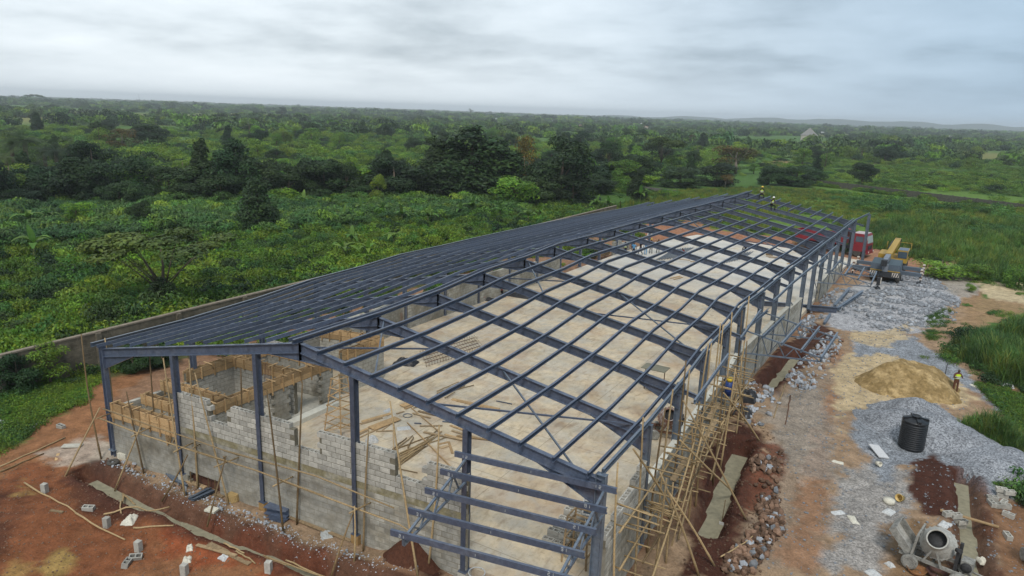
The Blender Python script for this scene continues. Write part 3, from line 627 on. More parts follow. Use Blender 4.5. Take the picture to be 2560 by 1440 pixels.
def block_wall(root, A, B, z0, prof, mort, me_f, limit=300, wd=0.225, holes=None, skip=None, hollow_top=True, proud=0.012, jit=0.004, gap=0.022):
    """prof(s) -> number of courses standing at s along the wall A-B; blocks nearest the camera are parts of their own"""
    A = Vector((*A, 0)); B = Vector((*B, 0)); Lw = (B-A).length; d = (B-A)/Lw; ang = math.atan2(d.y, d.x)
    items = []; c = 0; mx = max(prof(Lw*k/200) for k in range(201))
    for c in range(mx):
        s = -(c % 2)*STEP
        while s < Lw:
            a, b2 = max(s, 0), min(s+0.46, Lw); s += 0.46
            if b2-a < 0.1: continue
            m_ = (a+b2)/2
            if prof(m_) <= c or (skip and skip(m_, c)): continue
            top = prof(m_) == c+1
            items.append((m_, c, (b2-a-gap)/BL, top))
    def place(it):
        m_, c, k, top = it; p = A+d*m_
        return Vector((p.x, p.y, z0+c*STEP+STEP/2)), k
    items.sort(key=lambda it: depth(place(it)[0]))
    for it in items[:limit]:
        p, k = place(it); me_ = HB if (it[3] and hollow_top) else me_f
        n_ = Vector((-d.y, d.x, 0))*random.uniform(-jit, jit)
        inst('block', me_, root, p+n_, (0, 0, ang), (k, wd/0.225+0.0, 1))
    if items[limit:]:
        m = MB()
        for it in items[limit:]:
            p, k = place(it); m.box(p, (BL*k, wd, BH), ang)
        o = m.part('masonry', me_f.materials[0], root); o['kind'] = 'stuff'
    # mortar core, recessed behind the faces
    segs = []; ns = int(Lw/0.115); cur = None
    for q in range(ns+1):
        sq = min(Lw, q*0.115+0.03); v = (prof(sq), bool(skip and skip(sq, 0)))
        if cur is None or v != cur[2]:
            if cur: segs.append(cur)
            cur = [q*0.115, q*0.115, v]
        cur[1] = min(Lw, (q+1)*0.115)
    segs.append(cur)
    for a, b2, (v, _sk) in segs:
        if v <= 0 or b2-a < 0.1: continue
        hgt = v*STEP-(0.2 if hollow_top else 0.012); lo = 0.0
        if skip:
            while lo < hgt and skip((a+b2)/2, int(lo/STEP+0.5)): lo += STEP
        if hgt-lo < .05: continue
        p = A+d*((a+b2)/2); m = MB(); m.box((p.x, p.y, z0+(hgt+lo)/2-0.004), (b2-a-0.012, wd-2*proud, hgt-lo), ang); m.part('mortar', mort, root)

UNITBOX = {}
def ubox(m):
    if m.name not in UNITBOX:
        b = MB(); b.box((0, 0, 0), (1, 1, 1)); UNITBOX[m.name] = b.mesh('board', m)
    return UNITBOX[m.name]
def stick(name, m, a, b, wd, h, parent=None, roll=0.0):
    a = Vector(a); b = Vector(b); d = b-a
    o = inst(name, ubox(m), parent)
    q = d.to_track_quat('X', 'Z'); o.rotation_mode = 'QUATERNION'; o.rotation_quaternion = q @ Matrix.Rotation(roll, 4, 'X').to_quaternion()
    o.location = (a+b)/2; o.scale = (d.length, wd, h); return o
def formwork(root, A, B, z0, z1, wd=0.23, ties=0.95, conc=True):
    A = Vector((*A, 0)); B = Vector((*B, 0)); Lw = (B-A).length; d = (B-A)/Lw; n = Vector((-d.y, d.x, 0)); ang = math.atan2(d.y, d.x)
    for sg in (-1, 1):
        for row in range(2):
            s = 0.0; hh = (z1-z0)/2
            while s < Lw-0.1:
                e_ = min(Lw, s+random.choice((1.6, 2.1, 2.6)))
                if e_ < Lw and Lw-e_ < 0.5: e_ = Lw
                zz = z0+hh*(row+0.5)+random.uniform(-.015, .015); o_ = n*(sg*(wd/2+0.016+random.uniform(0, .006)))
                stick('formwork_board', WOOD, A+d*s+o_+Vector((0, 0, zz)), A+d*(e_-0.015)+o_+Vector((0, 0, zz)), 0.025, hh-0.012, root); s = e_
        s = random.uniform(.15, .4)
        while s < Lw:
            o_ = A+d*s+n*(sg*(wd/2+0.055)); stick('cleat', WOOD, o_+Vector((0, 0, z0-random.uniform(.02, .18))), o_+Vector((0, 0, z1+random.uniform(-.03, .05))), 0.07, 0.045, root); s += random.uniform(.5, .8)
    s = random.uniform(.2, .5)
    while s < Lw:
        p = A+d*s; e2 = random.uniform(.1, .28); stick('tie_batten', WOOD, p-n*(wd/2+e2)+Vector((0, 0, z1+0.035)), p+n*(wd/2+e2)+Vector((0, 0, z1+0.035+random.uniform(-.02, .03))), 0.06, 0.03, root); s += ties*random.uniform(.75, 1.2)
    if conc:
        m = MB(); p = (A+B)/2; m.box((p.x, p.y, (z0+z1)/2-0.09), (Lw-0.03, wd-0.012, z1-z0-0.15), ang); m.part('beam_fill', MORTAR, root)
        for q in (-0.06, 0.06): MB().tube([A+n*q+Vector((0, 0, z1-0.1)), B+n*q+Vector((0, 0, z1-0.1))], 0.011, 5).part('rebar', RUST, root)

# front wall between the gable posts
fw = empty('front_block_wall', 'unfinished front wall of hollow grey blocks with stepped tops between the gable posts', 'block wall')
fy = lambda X: SK*X+0.10
FA, FB = (0.12, fy(0.12)), (19.28, fy(19.28)); Lf_ = math.hypot(FB[0]-FA[0], FB[1]-FA[1]); kx = (FB[0]-FA[0])/Lf_
lowskip = lambda s, c: c <= 2 and 5.0 < s*kx+0.12 < 7.0
block_wall(fw, FA, FB, -0.52, lambda s: 10 if s*kx+0.12 < 4.75 else 11, MORTAR_P, SBW, limit=112, skip=lowskip, hollow_top=False, proud=0.004, jit=0.002)
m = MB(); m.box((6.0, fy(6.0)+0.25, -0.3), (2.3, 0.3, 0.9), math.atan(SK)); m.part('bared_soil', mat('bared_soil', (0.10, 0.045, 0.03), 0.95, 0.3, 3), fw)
for X in (5.25, 5.75, 6.35, 6.75): stick('prop', BAMBOO_D, (X, fy(X)-0.15, -0.55), (X+.02, fy(X)-0.13, 0.2), 0.035, 0.035, fw)
xm = (4.75+19.28)/2; z_b = -0.52+11*STEP
m = MB(); m.box((xm, fy(xm), z_b+0.135), (14.53/math.cos(math.atan(SK)), 0.235, 0.27), math.atan(SK)); m.part('ring_beam', STAIN, fw)
def upper(s):
    X = s*kx+4.75
    for a, b2, v in ((4.75, 6.65, 7), (6.65, 7.74, 3), (7.74, 11.33, 7), (11.33, 12.57, 3), (12.57, 16.15, 7), (16.15, 17.54, 3), (17.54, 19.3, 7)):
        if a <= X < b2: return v
    return 0
block_wall(fw, (4.75, fy(4.75)), FB, z_b+0.27, upper, MORTAR, SB, limit=188, proud=0.014)
# front-left room: formwork standing on the wall
formwork(fw, (0.2, fy(0.2)), (4.7, fy(4.7)), -0.52+10*STEP-0.12, 2.42, 0.24, 0.8)
for k in range(7):
    X = 3.9+k*0.13; stick('cleat', WOOD, (X, fy(X)-0.16, 1.72+random.uniform(-.2, .1)), (X+random.uniform(-.25, .1), fy(X)-0.16, 1.25+random.uniform(-.1, .15)), 0.05, 0.03, fw)

# unfinished rooms in the front-left corner
of = empty('unfinished_room_block', 'roofless block rooms with timber formwork round the wall tops', 'room walls')
C9 = lambda s: 9
lim = [60, 70, 60, 50, 40, 50]
for (A, B, pr) in (((0.05, 0.6), (0.05, 2.7), C9), ((0.05, 2.75), (4.45, 3.1), C9), ((0.05, 7.0), (4.45, 7.35), C9), ((0.05, 9.35), (4.45, 9.75), C9), ((0.0, 13.4), (4.2, 14.3), C9), ((0.02, 3.0), (0.0, 13.4), C9), ((0.3, 1.55), (4.4, 1.85), lambda s: 8)):
    block_wall(of, A, B, 0.0, pr, MORTAR if B[1] in (7.35, 3.1) else MORTAR_P, SB if B[1] in (7.35, 13.4) else SBW, limit=46, hollow_top=False, proud=0.01)
def bwall(s):
    Y = s+1.95
    return 9 if (Y < 5.0 or 5.75 < Y < 6.6 or 8.9 < Y) else 0
block_wall(of, (4.56, 1.95), (4.56, 9.85), 0.0, bwall, MORTAR_P, SBW, limit=60, hollow_top=False, proud=0.008)
block_wall(of, (4.15, 11.0), (4.3, 14.4), 0.0, C9, MORTAR_P, SBW, limit=30, hollow_top=False, proud=0.008)
for A, B in (((0.05, 2.75), (4.35, 3.1)), ((0.1, 7.0), (4.4, 7.35)), ((0.1, 9.35), (4.4, 9.75)), ((0.02, 4.0), (0.0, 9.3)), ((4.56, 1.95), (4.56, 9.85)), ((0.1, 13.4), (4.1, 14.3)), ((4.15, 11.0), (4.3, 14.4))):
    formwork(of, A, B, 2.08, 2.66)
formwork(of, (0.3, 1.55), (4.3, 1.85), 1.86, 2.4)
# laid blocks along the left wall tops
for k in range(14): inst('block', HB, of, (0.0, 9.6+k*0.3*0.98, 2.2), (0, 0, math.pi/2), (0.62, 1, 1))
for k in range(9): inst('block', HB, of, (0.35+k*0.46, 9.32+k*0.042, 2.86), (0, 0, 0.09))
m = MB(); m.box((2.5, 6.3, 0.1), (4.3, 8.4, 0.22)); m.part('room_floor', CONC, of)
m = MB(); m.box((5.0, 7.9, 0.13), (0.5, 3.6, 0.25)); m.part('threshold', SCREED, of)
for (X, Y, n_) in ((0.9, 5.4, 4), (1.75, 4.9, 3)): pass
for (px, py) in ((660, 930), (668, 945), (900, 800), (1000, 800)):
    p = at(px, py, 2.6)
    for q in range(4): MB().tube([(p.x+0.1*(q % 2), p.y+0.1*(q//2), 1.2), (p.x+0.1*(q % 2)+.03, p.y+0.1*(q//2), 3.1)], 0.012, 5).part('rebar', RUST, of)

# right-hand wall from the front corner to the fifth column
rw = empty('right_side_wall', 'tall right side wall of rendered blocks behind the bamboo scaffold', 'block wall')
xw = lambda y: xr(y)-0.42
segs = [(2.75, 7.0), (7.2, 11.3), (11.5, 15.8), (16.0, 20.4), (20.6, 24.9)]
for k, (a, b2) in enumerate(segs):
    n_ = 12 if k else 12
    block_wall(rw, (xr(a)-0.0, a), (xr(b2)-0.0, b2), -0.52, lambda s, n_=n_: 13 if k else 12, MORTAR_P, SBW, limit=58, hollow_top=False, proud=0.004)
    if k:
        m = MB(); p = ((xr(a)+xr(b2))/2, (a+b2)/2); m.box((*p, -0.52+13*STEP+0.02), (0.27, b2-a+0.16, 0.05), math.atan2(-(xr(b2)-xr(a)), b2-a)); m.part('coping', SCREED, rw)
block_wall(rw, (xr(2.7), 2.7), (xr(6.9), 6.9), -0.52+12*STEP+.01, lambda s: min(6, 2+int(s*1.15)) if s < 4.3 else 0, MORTAR, SB, limit=70)
# lower wall further back
lw = empty('low_side_wall', 'low right side wall of pale blocks running on past the near side canopy', 'block wall')
for a, b2, n_ in ((25.2, 29.7, 13), (29.9, 34.5, 12), (34.7, 39.4, 12), (39.6, 44.1, 11)):
    block_wall(lw, (xr(a), a), (xr(b2), b2), -0.52, lambda s, n_=n_: n_, MORTAR_P, SBW, limit=70, hollow_top=False, proud=0.006)
    m = MB(); m.box(((xr(a)+xr(b2))/2, (a+b2)/2, -0.52+n_*STEP+0.03), (0.28, b2-a+0.1, 0.06), math.atan2(-(xr(b2)-xr(a)), b2-a)); m.part('coping', CONC, lw)
fl = empty('far_side_wall', 'short far stretch of low side wall next to the mobile crane', 'block wall')
for a, b2, n_ in ((53.6, 58.2, 9), (58.4, 63.1, 8), (63.3, 68.0, 7)):
    block_wall(fl, (xr(a), a), (xr(b2), b2), -0.52, lambda s, n_=n_: n_, MORTAR_P, SBW, limit=40, hollow_top=False, proud=0.006)
    m = MB(); m.box(((xr(a)+xr(b2))/2, (a+b2)/2, -0.52+n_*STEP+0.03), (0.27, b2-a+0.1, 0.06), math.atan2(-(xr(b2)-xr(a)), b2-a)); m.part('coping', CONC, fl)
# left wall
lf = empty('left_side_wall', 'long left side wall of grey blocks under the dense purlins', 'block wall')
for i in range(3, 10):
    a, b2 = YF[i]+0.2, YF[i+1]-0.2
    if i == 3: a = 14.6
    n_ = 11 if i < 8 else (10 if i == 8 else 9)
    block_wall(lf, (dx_at(a), a), (dx_at(b2), b2), -0.1, lambda s, n_=n_: n_, MORTAR_P, SBW, limit=40, hollow_top=False, proud=0.006)
lf2 = empty('left_wall_stub', 'short stub of block wall at the far left behind the standing workers', 'block wall')
block_wall(lf2, (0.1, 60.5), (0.2, 65.5), -0.1, lambda s: 7 if s < 2.5 else 5, MORTAR_P, SB, limit=80, hollow_top=False)
# compound wall
PW = mat('weathered_block', (0.135, 0.115, 0.085), 0.95, 0.35, 0.7, 0.1, rnd=0.15, col2=(0.085, 0.075, 0.055), fac=0.5, bump=0.4, bscale=25)
PM = mat('weathered_mortar', (0.185, 0.165, 0.13), 0.95, 0.3, 1.0, 0.1, col2=(0.10, 0.085, 0.06), fac=0.5)
PWD = mat('dark_wall', (0.085, 0.083, 0.065), 0.95, 0.35, 0.7)  # even tone, darker than the weathered blocks
SBP = solid_block('block', PW)
cw = empty('compound_wall', 'old weathered block compound wall along the left edge of the site', 'wall')
block_wall(cw, (-11.85, -14.0), (-11.85, 7.0), -0.6, lambda s: 11, PM, SBP, limit=260, hollow_top=False, proud=0.006)
m = MB(); m.box((-11.85, 48.5, 0.66), (0.225, 83.0, 2.52)); m.part('masonry', PW, cw)
m = MB(); m.box((-11.85, 38, 1.97), (0.30, 104.0, 0.1)); m.part('coping', mat('old_coping', (0.20, 0.165, 0.125), 0.95, 0.3, 1), cw)
for k in range(14):
    y = -10.5+k*4.6*1.2
    m = MB(); m.box((-11.7, y, 0.65), (0.3, 0.32, 2.55)); m.part('pier', PM, cw)
fy0, fy1 = at(2030, 462), at(2650, 540)
cw2 = empty('far_compound_wall', 'low dark compound wall crossing the far green field on the right', 'wall')
d = (fy1-fy0); L_ = d.length; ang = math.atan2(d.y, d.x); n_ = 22
for k in range(n_):
    p = fy0+d*((k+0.5)/n_); m = MB(); m.box((p.x, p.y, 0.3), (L_/n_-0.4, 0.22, 1.6), ang); m.part('panel', PWD, cw2)
    p = fy0+d*(k/n_); m = MB(); m.box((p.x, p.y, 0.35), (0.36, 0.3, 1.7), ang); m.part('pier', PWD, cw2)
cw3 = empty('back_compound_wall', 'piece of grey compound wall showing between bushes behind the warehouse', 'wall')
a_, b_ = at(1575, 478), at(1690, 492)
for k in range(4):
    p = a_+(b_-a_)*((k+.5)/4); m = MB(); m.box((p.x, p.y, 0.25), ((b_-a_).length/4-.1, .22, 1.5), math.atan2(b_.y-a_.y, b_.x-a_.x)); m.part('panel', mat('grey_wall', (0.12, 0.115, 0.10), .95), cw3)
# ------------------------------------------------------------------ bamboo scaffolds
def at_plane(px, py, y0):                      # point on the plane parallel to the gable, y = SK x + y0
    d = ray(px, py); n = Vector((-SK, 1, 0)); return CAM+d*((y0-n.dot(CAM))/n.dot(d))
def pole(name, m, a, b, r0=0.042, r1=0.03, parent=None, bow=0.05, n=6):
    a = Vector(a); b = Vector(b); L_ = (b-a).length; k = max(3, int(L_/0.8)); sx, sy = random.uniform(-bow, bow), random.uniform(-bow, bow)
    P = []; R_ = []
    for i in range(k+1):
        t_ = i/k; s_ = math.sin(math.pi*t_); P.append(a+(b-a)*t_+Vector((sx*s_, sy*s_, 0.3*sx*s_))); R_.append(r0+(r1-r0)*t_)
        if 0 < i < k:                          # a node ring
            P.append(P[-1]+(b-a)/L_*0.02); R_[-1] *= 1.18; R_.append(r0+(r1-r0)*t_)
    o = MB().tube(P, R_, n).part(name, m, parent); return o
sf = empty('front_bamboo_scaffold', 'thin bamboo scaffold of leaning poles tied along the front block wall', 'scaffold')
for (tx, ty, bx, by) in ((203, 835, 254, 1148), (262, 845, 286, 1137), (316, 979, 361, 1185), (373, 873, 398, 1176), (408, 895, 463, 1240), (472, 890, 494, 1222), (487, 932, 573, 1262), (602, 918, 606, 1252),
                         (667, 975, 709, 1335), (756, 955, 741, 1312), (922, 1068, 908, 1378), (975, 1003, 1046, 1442), (1098, 1062, 1070, 1418), (886, 1265, 885, 1402)):
    b = on(bx, by); a = at_plane(tx, ty, b.y-SK*b.x+0.25); b.z -= 0.15
    pole('standing_pole', BAMBOO_D if ty < 1000 and random.random() < .75 else BAMBOO, b, a, 0.042, 0.026, sf, 0.10)
for pts in (((258, 1022), (379, 1065), (490, 1101), (598, 1139)), ((560, 1126), (790, 1190), (985, 1270)), ((247, 1045), (348, 1084), (454, 1118), (564, 1154)), ((470, 1122), (640, 1176), (810, 1240)), ((700, 1200), (887, 1270), (1000, 1312), (1050, 1345))):
    P = [at_plane(a, b, -0.62+random.uniform(-.05, .05)) for a, b in pts]
    MB().tube(P, [0.036-0.004*k for k in range(len(P))], 6).part('ledger', BAMBOO, sf)
for (x1, y1, x2, y2) in ((241, 1047, 281, 1031), (328, 1092, 382, 1066), (434, 1130, 485, 1106), (535, 1168, 600, 1142), (682, 1216, 735, 1190), (873, 1283, 930, 1255), (482, 1120, 500, 1110)):
    pole('putlog', BAMBOO, at_plane(x1, y1, -1.15), at_plane(x2, y2, 0.05), 0.03, 0.026, sf, 0.02)
for (tx, ty, bx, by) in ((354, 1060, 286, 1222), (469, 1137, 404, 1248), (565, 1140, 517, 1312), (250, 1018, 159, 1192), (886, 1275, 826, 1440), (559, 1141, 574, 1168)):
    b = on(bx, by); b.z -= .1; pole('raking_strut', BAMBOO if bx < 300 else BAMBOO_D, b, at_plane(tx, ty, -0.75), 0.038, 0.028, sf, 0.06)
sr = empty('side_bamboo_scaffold', 'dense bamboo scaffold lashed along the right side wall above the soil trench', 'scaffold')
ys = [3.3, 4.9, 6.6, 8.3, 9.7, 11.3, 12.8, 14.5, 16.0, 17.6, 19.4, 21.3, 23.2]
hs = [5.4, 6.3, 6.0, 6.4, 6.9, 6.2, 6.8, 6.4, 6.9, 6.5, 6.8, 6.3, 6.7]
for k, (y, h) in enumerate(zip(ys, hs)):
    x0 = xr(y)
    for q, (ox, hh) in enumerate(((0.45, h), (1.25, h*random.uniform(.55, .85)))[:2 if k % 3 else 1]):
        a = Vector((x0+ox+random.uniform(-.1, .1), y+random.uniform(-.25, .25), -0.7)); b = a+Vector((random.uniform(-.25, .2), random.uniform(-.3, .3), hh+0.5))
        pole('standing_pole', BAMBOO_D if random.random() < .3 else BAMBOO, a, b, 0.045, 0.03, sr, 0.09)
    for z in (0.6, 1.35, 2.1, 2.85, 3.6):
        if random.random() < (0.6 if z < 1 else 0.15): continue
        zz = z+random.uniform(-.18, .18); yy = y+random.uniform(-.2, .2)
        pole('putlog', BAMBOO, (x0+0.12+random.uniform(-.05, .1), yy, zz), (x0+1.5+random.uniform(-.15, .3), yy+random.uniform(-.15, .15), zz+random.uniform(-.08, .08)), 0.03, 0.025, sr, 0.02)
        if z in (2.85, 2.1) and k < 12:
            ym = (y+ys[k+1])/2; pole('putlog', BAMBOO, (x0+0.15, ym, zz+.05), (x0+1.45, ym+random.uniform(-.15, .15), zz+.02), 0.032, 0.028, sr, 0.02)
for ox in (0.5, 1.3):
    for z in ((1.3, 2.8) if ox < 1 else (2.05,)):
        y = 3.0
        while y < 22:
            ln = random.uniform(3.8, 5.5); y2 = min(24, y+ln)
            if not (z > 3 and ox > 1): pole('ledger', BAMBOO if random.random() < .8 else BAMBOO_D, (xr(y)+ox+random.uniform(-.06, .06), y, z+random.uniform(-.1, .1)), (xr(y2)+ox+random.uniform(-.06, .06), y2, z+random.uniform(-.15, .25)), 0.038, 0.03, sr, 0.05)
            y = y2-0.7
for (y1, z1, y2, z2) in ((3.2, 0.2, 8.5, 4.0), (7.5, 0.3, 12.5, 4.2), (13.0, 0.2, 17.8, 4.0), (10.2, 4.0, 6.5, 0.6), (20.5, 0.5, 16.5, 4.3)):
    pole('diagonal_brace', BAMBOO, (xr(y1)+1.4, y1, z1), (xr(y2)+1.4, y2, z2), 0.04, 0.03, sr, 0.06)
for (tx, ty, bx, by, ox) in ((1708, 1001, 1869, 1300, .6), (1583, 1122, 1702, 1310, .5), (1809, 982, 1902, 1103, .9), (1668, 1225, 1790, 1415, 1.3), (1700, 1100, 1838, 1228, 1.3), (1650, 1180, 1750, 1440, 1.2)):
    b = on(bx, by); b.z -= .1; pole('raking_strut', BAMBOO, b, at_x(tx, ty, xr(8)+ox), 0.045, 0.034, sr, 0.08)
for (y1, y2, ox, z) in ((8.4, 10.2, .75, 2.22), (12.6, 15.2, .95, 2.2), (15.0, 17.2, .6, 2.24), (19.0, 21.4, .8, 2.2)):
    stick('walking_board', WOOD_O, (xr(y1)+ox, y1, z), (xr(y2)+ox, y2, z+.04), 0.24, 0.04, sr)
for k in range(9):
    a = Vector((xr(6.5)+.4+random.uniform(-.1, .1), 6.4+random.uniform(-.3, .2), 2.0+k*0.012)); pole('loose_cane', BAMBOO, a, a+Vector((random.uniform(.9, 1.3), random.uniform(-.5, .3), random.uniform(-.1, .1))), .022, .018, sr, .02)
# ladder tower of light timber
lt = empty('timber_ladder_tower', 'tapering tower of light sawn battens standing on the slab beside the fourth gable post', 'ladder tower')
bc = at(852, 1075, 0.0); tw = 1.15; tt = 0.55; H_ = 2.9
cs = [Vector((bc.x+sx*tw/2, bc.y+sy*tw/2, 0)) for sx, sy in ((-1, -1), (1, -1), (1, 1), (-1, 1))]; tps = [Vector((bc.x+sx*tt/2, bc.y+sy*tt/2, H_)) for sx, sy in ((-1, -1), (1, -1), (1, 1), (-1, 1))]
for a, b in zip(cs, tps): stick('leg', WOOD, a, b, 0.055, 0.055, lt)
for lv in range(7):
    t_ = lv/6.0
    for k in range(4):
        a = cs[k].lerp(tps[k], t_); b = cs[(k+1) % 4].lerp(tps[(k+1) % 4], t_); e_ = (b-a)*0.12
        stick('rung', WOOD, a-e_+Vector((0, 0, random.uniform(-.06, .06))), b+e_+Vector((0, 0, random.uniform(-.06, .06))), 0.05, 0.035, lt)
    if lv < 6 and lv % 2 == 0:
        stick('cross_brace', WOOD, cs[0].lerp(tps[0], t_), cs[1].lerp(tps[1], t_+1/6), .045, .025, lt); stick('cross_brace', WOOD, cs[2].lerp(tps[2], t_), cs[1].lerp(tps[1], t_+1/6), .045, .025, lt)
lt2 = empty('timber_ladder_tower', 'low timber trestle half hidden behind the right front corner column', 'trestle')
p0 = at(1447, 1400, 0)
for sx, sy in ((-.5, -.45), (.5, -.45), (.5, .45), (-.5, .45)): stick('leg', WOOD_O, p0+Vector((sx, sy, 0)), p0+Vector((sx*.8, sy*.8, 1.9)), .06, .06, lt2)
for z in (.5, 1.05, 1.6, 1.9):
    for (a, b) in (((-.5, -.45), (.5, -.45)), ((.5, -.45), (.5, .45)), ((.5, .45), (-.5, .45)), ((-.5, .45), (-.5, -.45))):
        f = 1-.1*z; stick('rung', WOOD_O, p0+Vector((a[0]*f, a[1]*f, z)), p0+Vector((b[0]*f, b[1]*f, z)), .06, .04, lt2)

# ------------------------------------------------------------------ loose timber and poles
def loose(kind, m, pts, z, wd, h, label, group, lift=0.0, ground=False):
    x1, y1, x2, y2 = pts
    a, b = (on(x1, y1), on(x2, y2)) if ground else (at(x1, y1, z), at(x2, y2, z))
    if kind == 'bamboo_pole':
        c = (a+b)/2; P_ = []
        for k in range(7):
            p = a.lerp(b, k/6); j = .03 if 0 < k < 6 else 0; p += Vector((random.uniform(-j, j), random.uniform(-j, j), 0))
            if ground: p.z = max(p.z*.5+hz_(p.x, p.y)*.5, hz_(p.x, p.y)-.01)
            P_.append(p-c+Vector((0, 0, wd+lift)))
        o = MB().tube(P_, [wd*(1-.045*k) for k in range(7)], 6).thing(kind, m, label, 'pole', group, c)
    else:
        a.z += h/2+lift; b.z += h/2+lift; o = stick(kind, m, a, b, wd, h); tag(o, label, 'plank', group, 'thing')
    return o
K = lambda t: tuple(v/5.12+(780 if i % 2 == 0 else 920) for i, v in enumerate(t))
GB, GP = 'bamboo poles in the heap on the slab', 'planks strewn on the slab'
for k, t in enumerate(((1050,1060,1590,850),(1060,1120,1730,890),(1060,1160,1400,1010),(1070,1190,1500,960),(1060,1230,1450,1020),(1060,1260,1390,1040),(1060,1290,1480,1000),(1070,1300,1600,860),(1110,1020,1290,880),(1230,1040,1300,900),(1060,1145,1560,905),(1065,1210,1540,930),(1030,1050,1210,900),(1070,1275,1620,790))):
    loose('bamboo_pole', BAMBOO_D if k % 3 == 0 else BAMBOO, K(t), 0.0, 0.036, 0, 'bamboo pole in the heap on the slab behind the front wall', GB, lift=0.012*(k % 6))
for k, t in enumerate(((1600,330,1990,190),(1600,350,2070,230),(1640,370,1960,240),(1700,400,1830,330),(1600,320,1880,200))):
    loose('bamboo_pole', BAMBOO, K(t), 0.0, 0.035, 0, 'bamboo pole in the small stack under the second roof bay', 'bamboo poles in the small stack', lift=0.02*k)
for k, (t, wd, m) in enumerate((((640,690,1010,585),.22,WOOD),((620,720,900,640),.2,WOOD_O),((740,830,1000,720),.14,WOOD_O),((1190,530,1420,430),.16,WOOD),((1280,430,1520,520),.14,WOOD),((1360,560,1700,640),.16,WOOD_O),((1290,590,1520,650),.1,WOOD_O),((1790,400,2400,530),.24,WOOD),((1850,420,2420,560),.2,WOOD),((1670,690,2150,750),.12,CONC),((1770,740,1960,810),.14,WOOD),((1790,810,2110,900),.14,WOOD_O),((1850,880,2290,930),.16,WOOD),((1430,830,1960,940),.14,WOOD_O),((1610,980,1750,950),.14,WOOD),((1640,1030,1740,1000),.2,WOOD_O),((1750,950,1800,1100),.12,WOOD),((1380,750,1670,745),.08,WOOD_O),((820,820,1050,810),.08,WOOD_O),((1220,710,1800,1300),.06,WOOD),((1270,520,1640,840),.05,WOOD),((600,860,720,800),.1,WOOD_O),((600,830,800,740),.12,WOOD),((600,900,760,820),.09,WOOD_O),((1070,1290,1350,1350),.05,WOOD_O),((2360,430,2560,470),.07,BLACKP),((1740,700,1860,690),.1,WOOD_O),((1310,715,1400,720),.08,BLACKP),((1040,300,1110,275),.12,WOOD),((1080,590,1180,560),.1,WOOD_O),((1170,500,1250,470),.1,WOOD_O),((1300,520,1450,470),.08,WOOD_O),((1040,820,1045,1050),.06,WOOD_O),((1660,820,1500,960),.07,WOOD_O),((1700,860,2000,950),.13,WOOD),((900,800,1010,720),.08,WOOD_O))):
    if m in (CONC, BLACKP): loose('steel_angle', STEEL_L if m is CONC else STEEL, K(t), 0.0, wd*.6, .05, 'loose steel angle lying among the planks on the slab', 'steel angles among the planks', lift=.02)
    else: loose('timber_plank', m, K(t), 0.0, wd, 0.03, ('long ' if math.hypot(t[2]-t[0], t[3]-t[1]) > 330 else 'short ')+('orange sawn' if m is WOOD else 'weathered brown')+' plank strewn on the slab behind the front wall', ('long ' if math.hypot(t[2]-t[0], t[3]-t[1]) > 330 else 'short ')+('orange ' if m is WOOD else 'brown ')+GP, lift=0.008*(k % 7))
loose('plywood_sheet', WOOD, K((755,790,1100,655)), 0, .55, .02, 'wide orange plywood sheet lying on planks behind the fourth gable post', None, lift=.06)
loose('plywood_sheet', WOOD, K((1150,500,1390,405)), 0, .42, .02, 'short plywood sheet on the bamboo end under the front rafter', None, lift=.05)
for t in ((1420, 700, 1480, 690), (1560, 790, 1700, 840), (1640,650,1700,668), (1640, 1010, 1700, 985)): pass
J = lambda t: tuple(v/3.4286+(1300 if i % 2 == 0 else 440) for i, v in enumerate(t))
for t in ((1330,710,1460,725),(1360,690,1500,688),(1460,735,1570,740),(2110,690,2290,705),(2130,700,2280,712),(1680,650,1790,655),(2290,755,2400,745),(1570,625,1640,632),(1290,880,1370,860),(1320,890,1390,870)):
    loose('timber_plank', WOOD, J(t), 0, .2, .04, 'plank lying on the pale far part of the slab', 'planks on the far part of the slab', lift=.02)
for k, t in enumerate(((680,650,800,665),(690,670,790,650),(700,640,770,680))): loose('timber_plank', WOOD_O, J(t), 0, .15, .04, 'plank in the brown pile against the left side wall', 'planks piled at the left side wall', lift=.03*k)
# on the open ground
G2 = lambda t: tuple(v/4.235+(0 if i % 2 == 0 else 1100) for i, v in enumerate(t))
for t, lab in (((0,290,690,-20), 'longest bamboo pole crossing the dirt at the left edge'), ((0,345,465,150), 'shorter dark bamboo pole beside the longest one at the left edge'), ((260,460,820,790), 'long bamboo pole lying from the yellow clay to the standing block'), ((800,780,1325,1065), 'second length of the long bamboo pole ending past the standing block'),
               ((1100,805,1790,650), 'bowed bamboo pole resting on a block and across the soil'), ((1300,560,1285,795), 'short upright lying cane under the bowed pole'), ((1305,555,1435,700), 'short slanting cane meeting the bowed pole'), ((1415,940,1840,915), 'greyish stick lying on the red soil below the trench')):
    loose('bamboo_pole', BAMBOO_D if 'dark' in lab else BAMBOO, G2(t), 0, .04, 0, lab, None, ground=True, lift=.04 if 'bowed' in lab else 0.0)
G3 = lambda t: tuple(v/4.571+(440 if i % 2 == 0 else 1160) for i, v in enumerate(t))
for t, lab in (((990,955,1830,1280), 'long bamboo pole beside the front trench'), ((1250,1020,1800,1270), 'second bamboo pole beside the front trench, close to the first'), ((895,1055,1520,1245), 'thin greyish bamboo pole on the red bank below the trench'), ((550,925,780,1035), 'thin stick above the grey plank pile'), ((690,1010,910,1160), 'thin bright stick across the grey plank')):
    loose('bamboo_pole', BAMBOO, G3(t), 0, .035, 0, lab, None, ground=True, lift=.03)
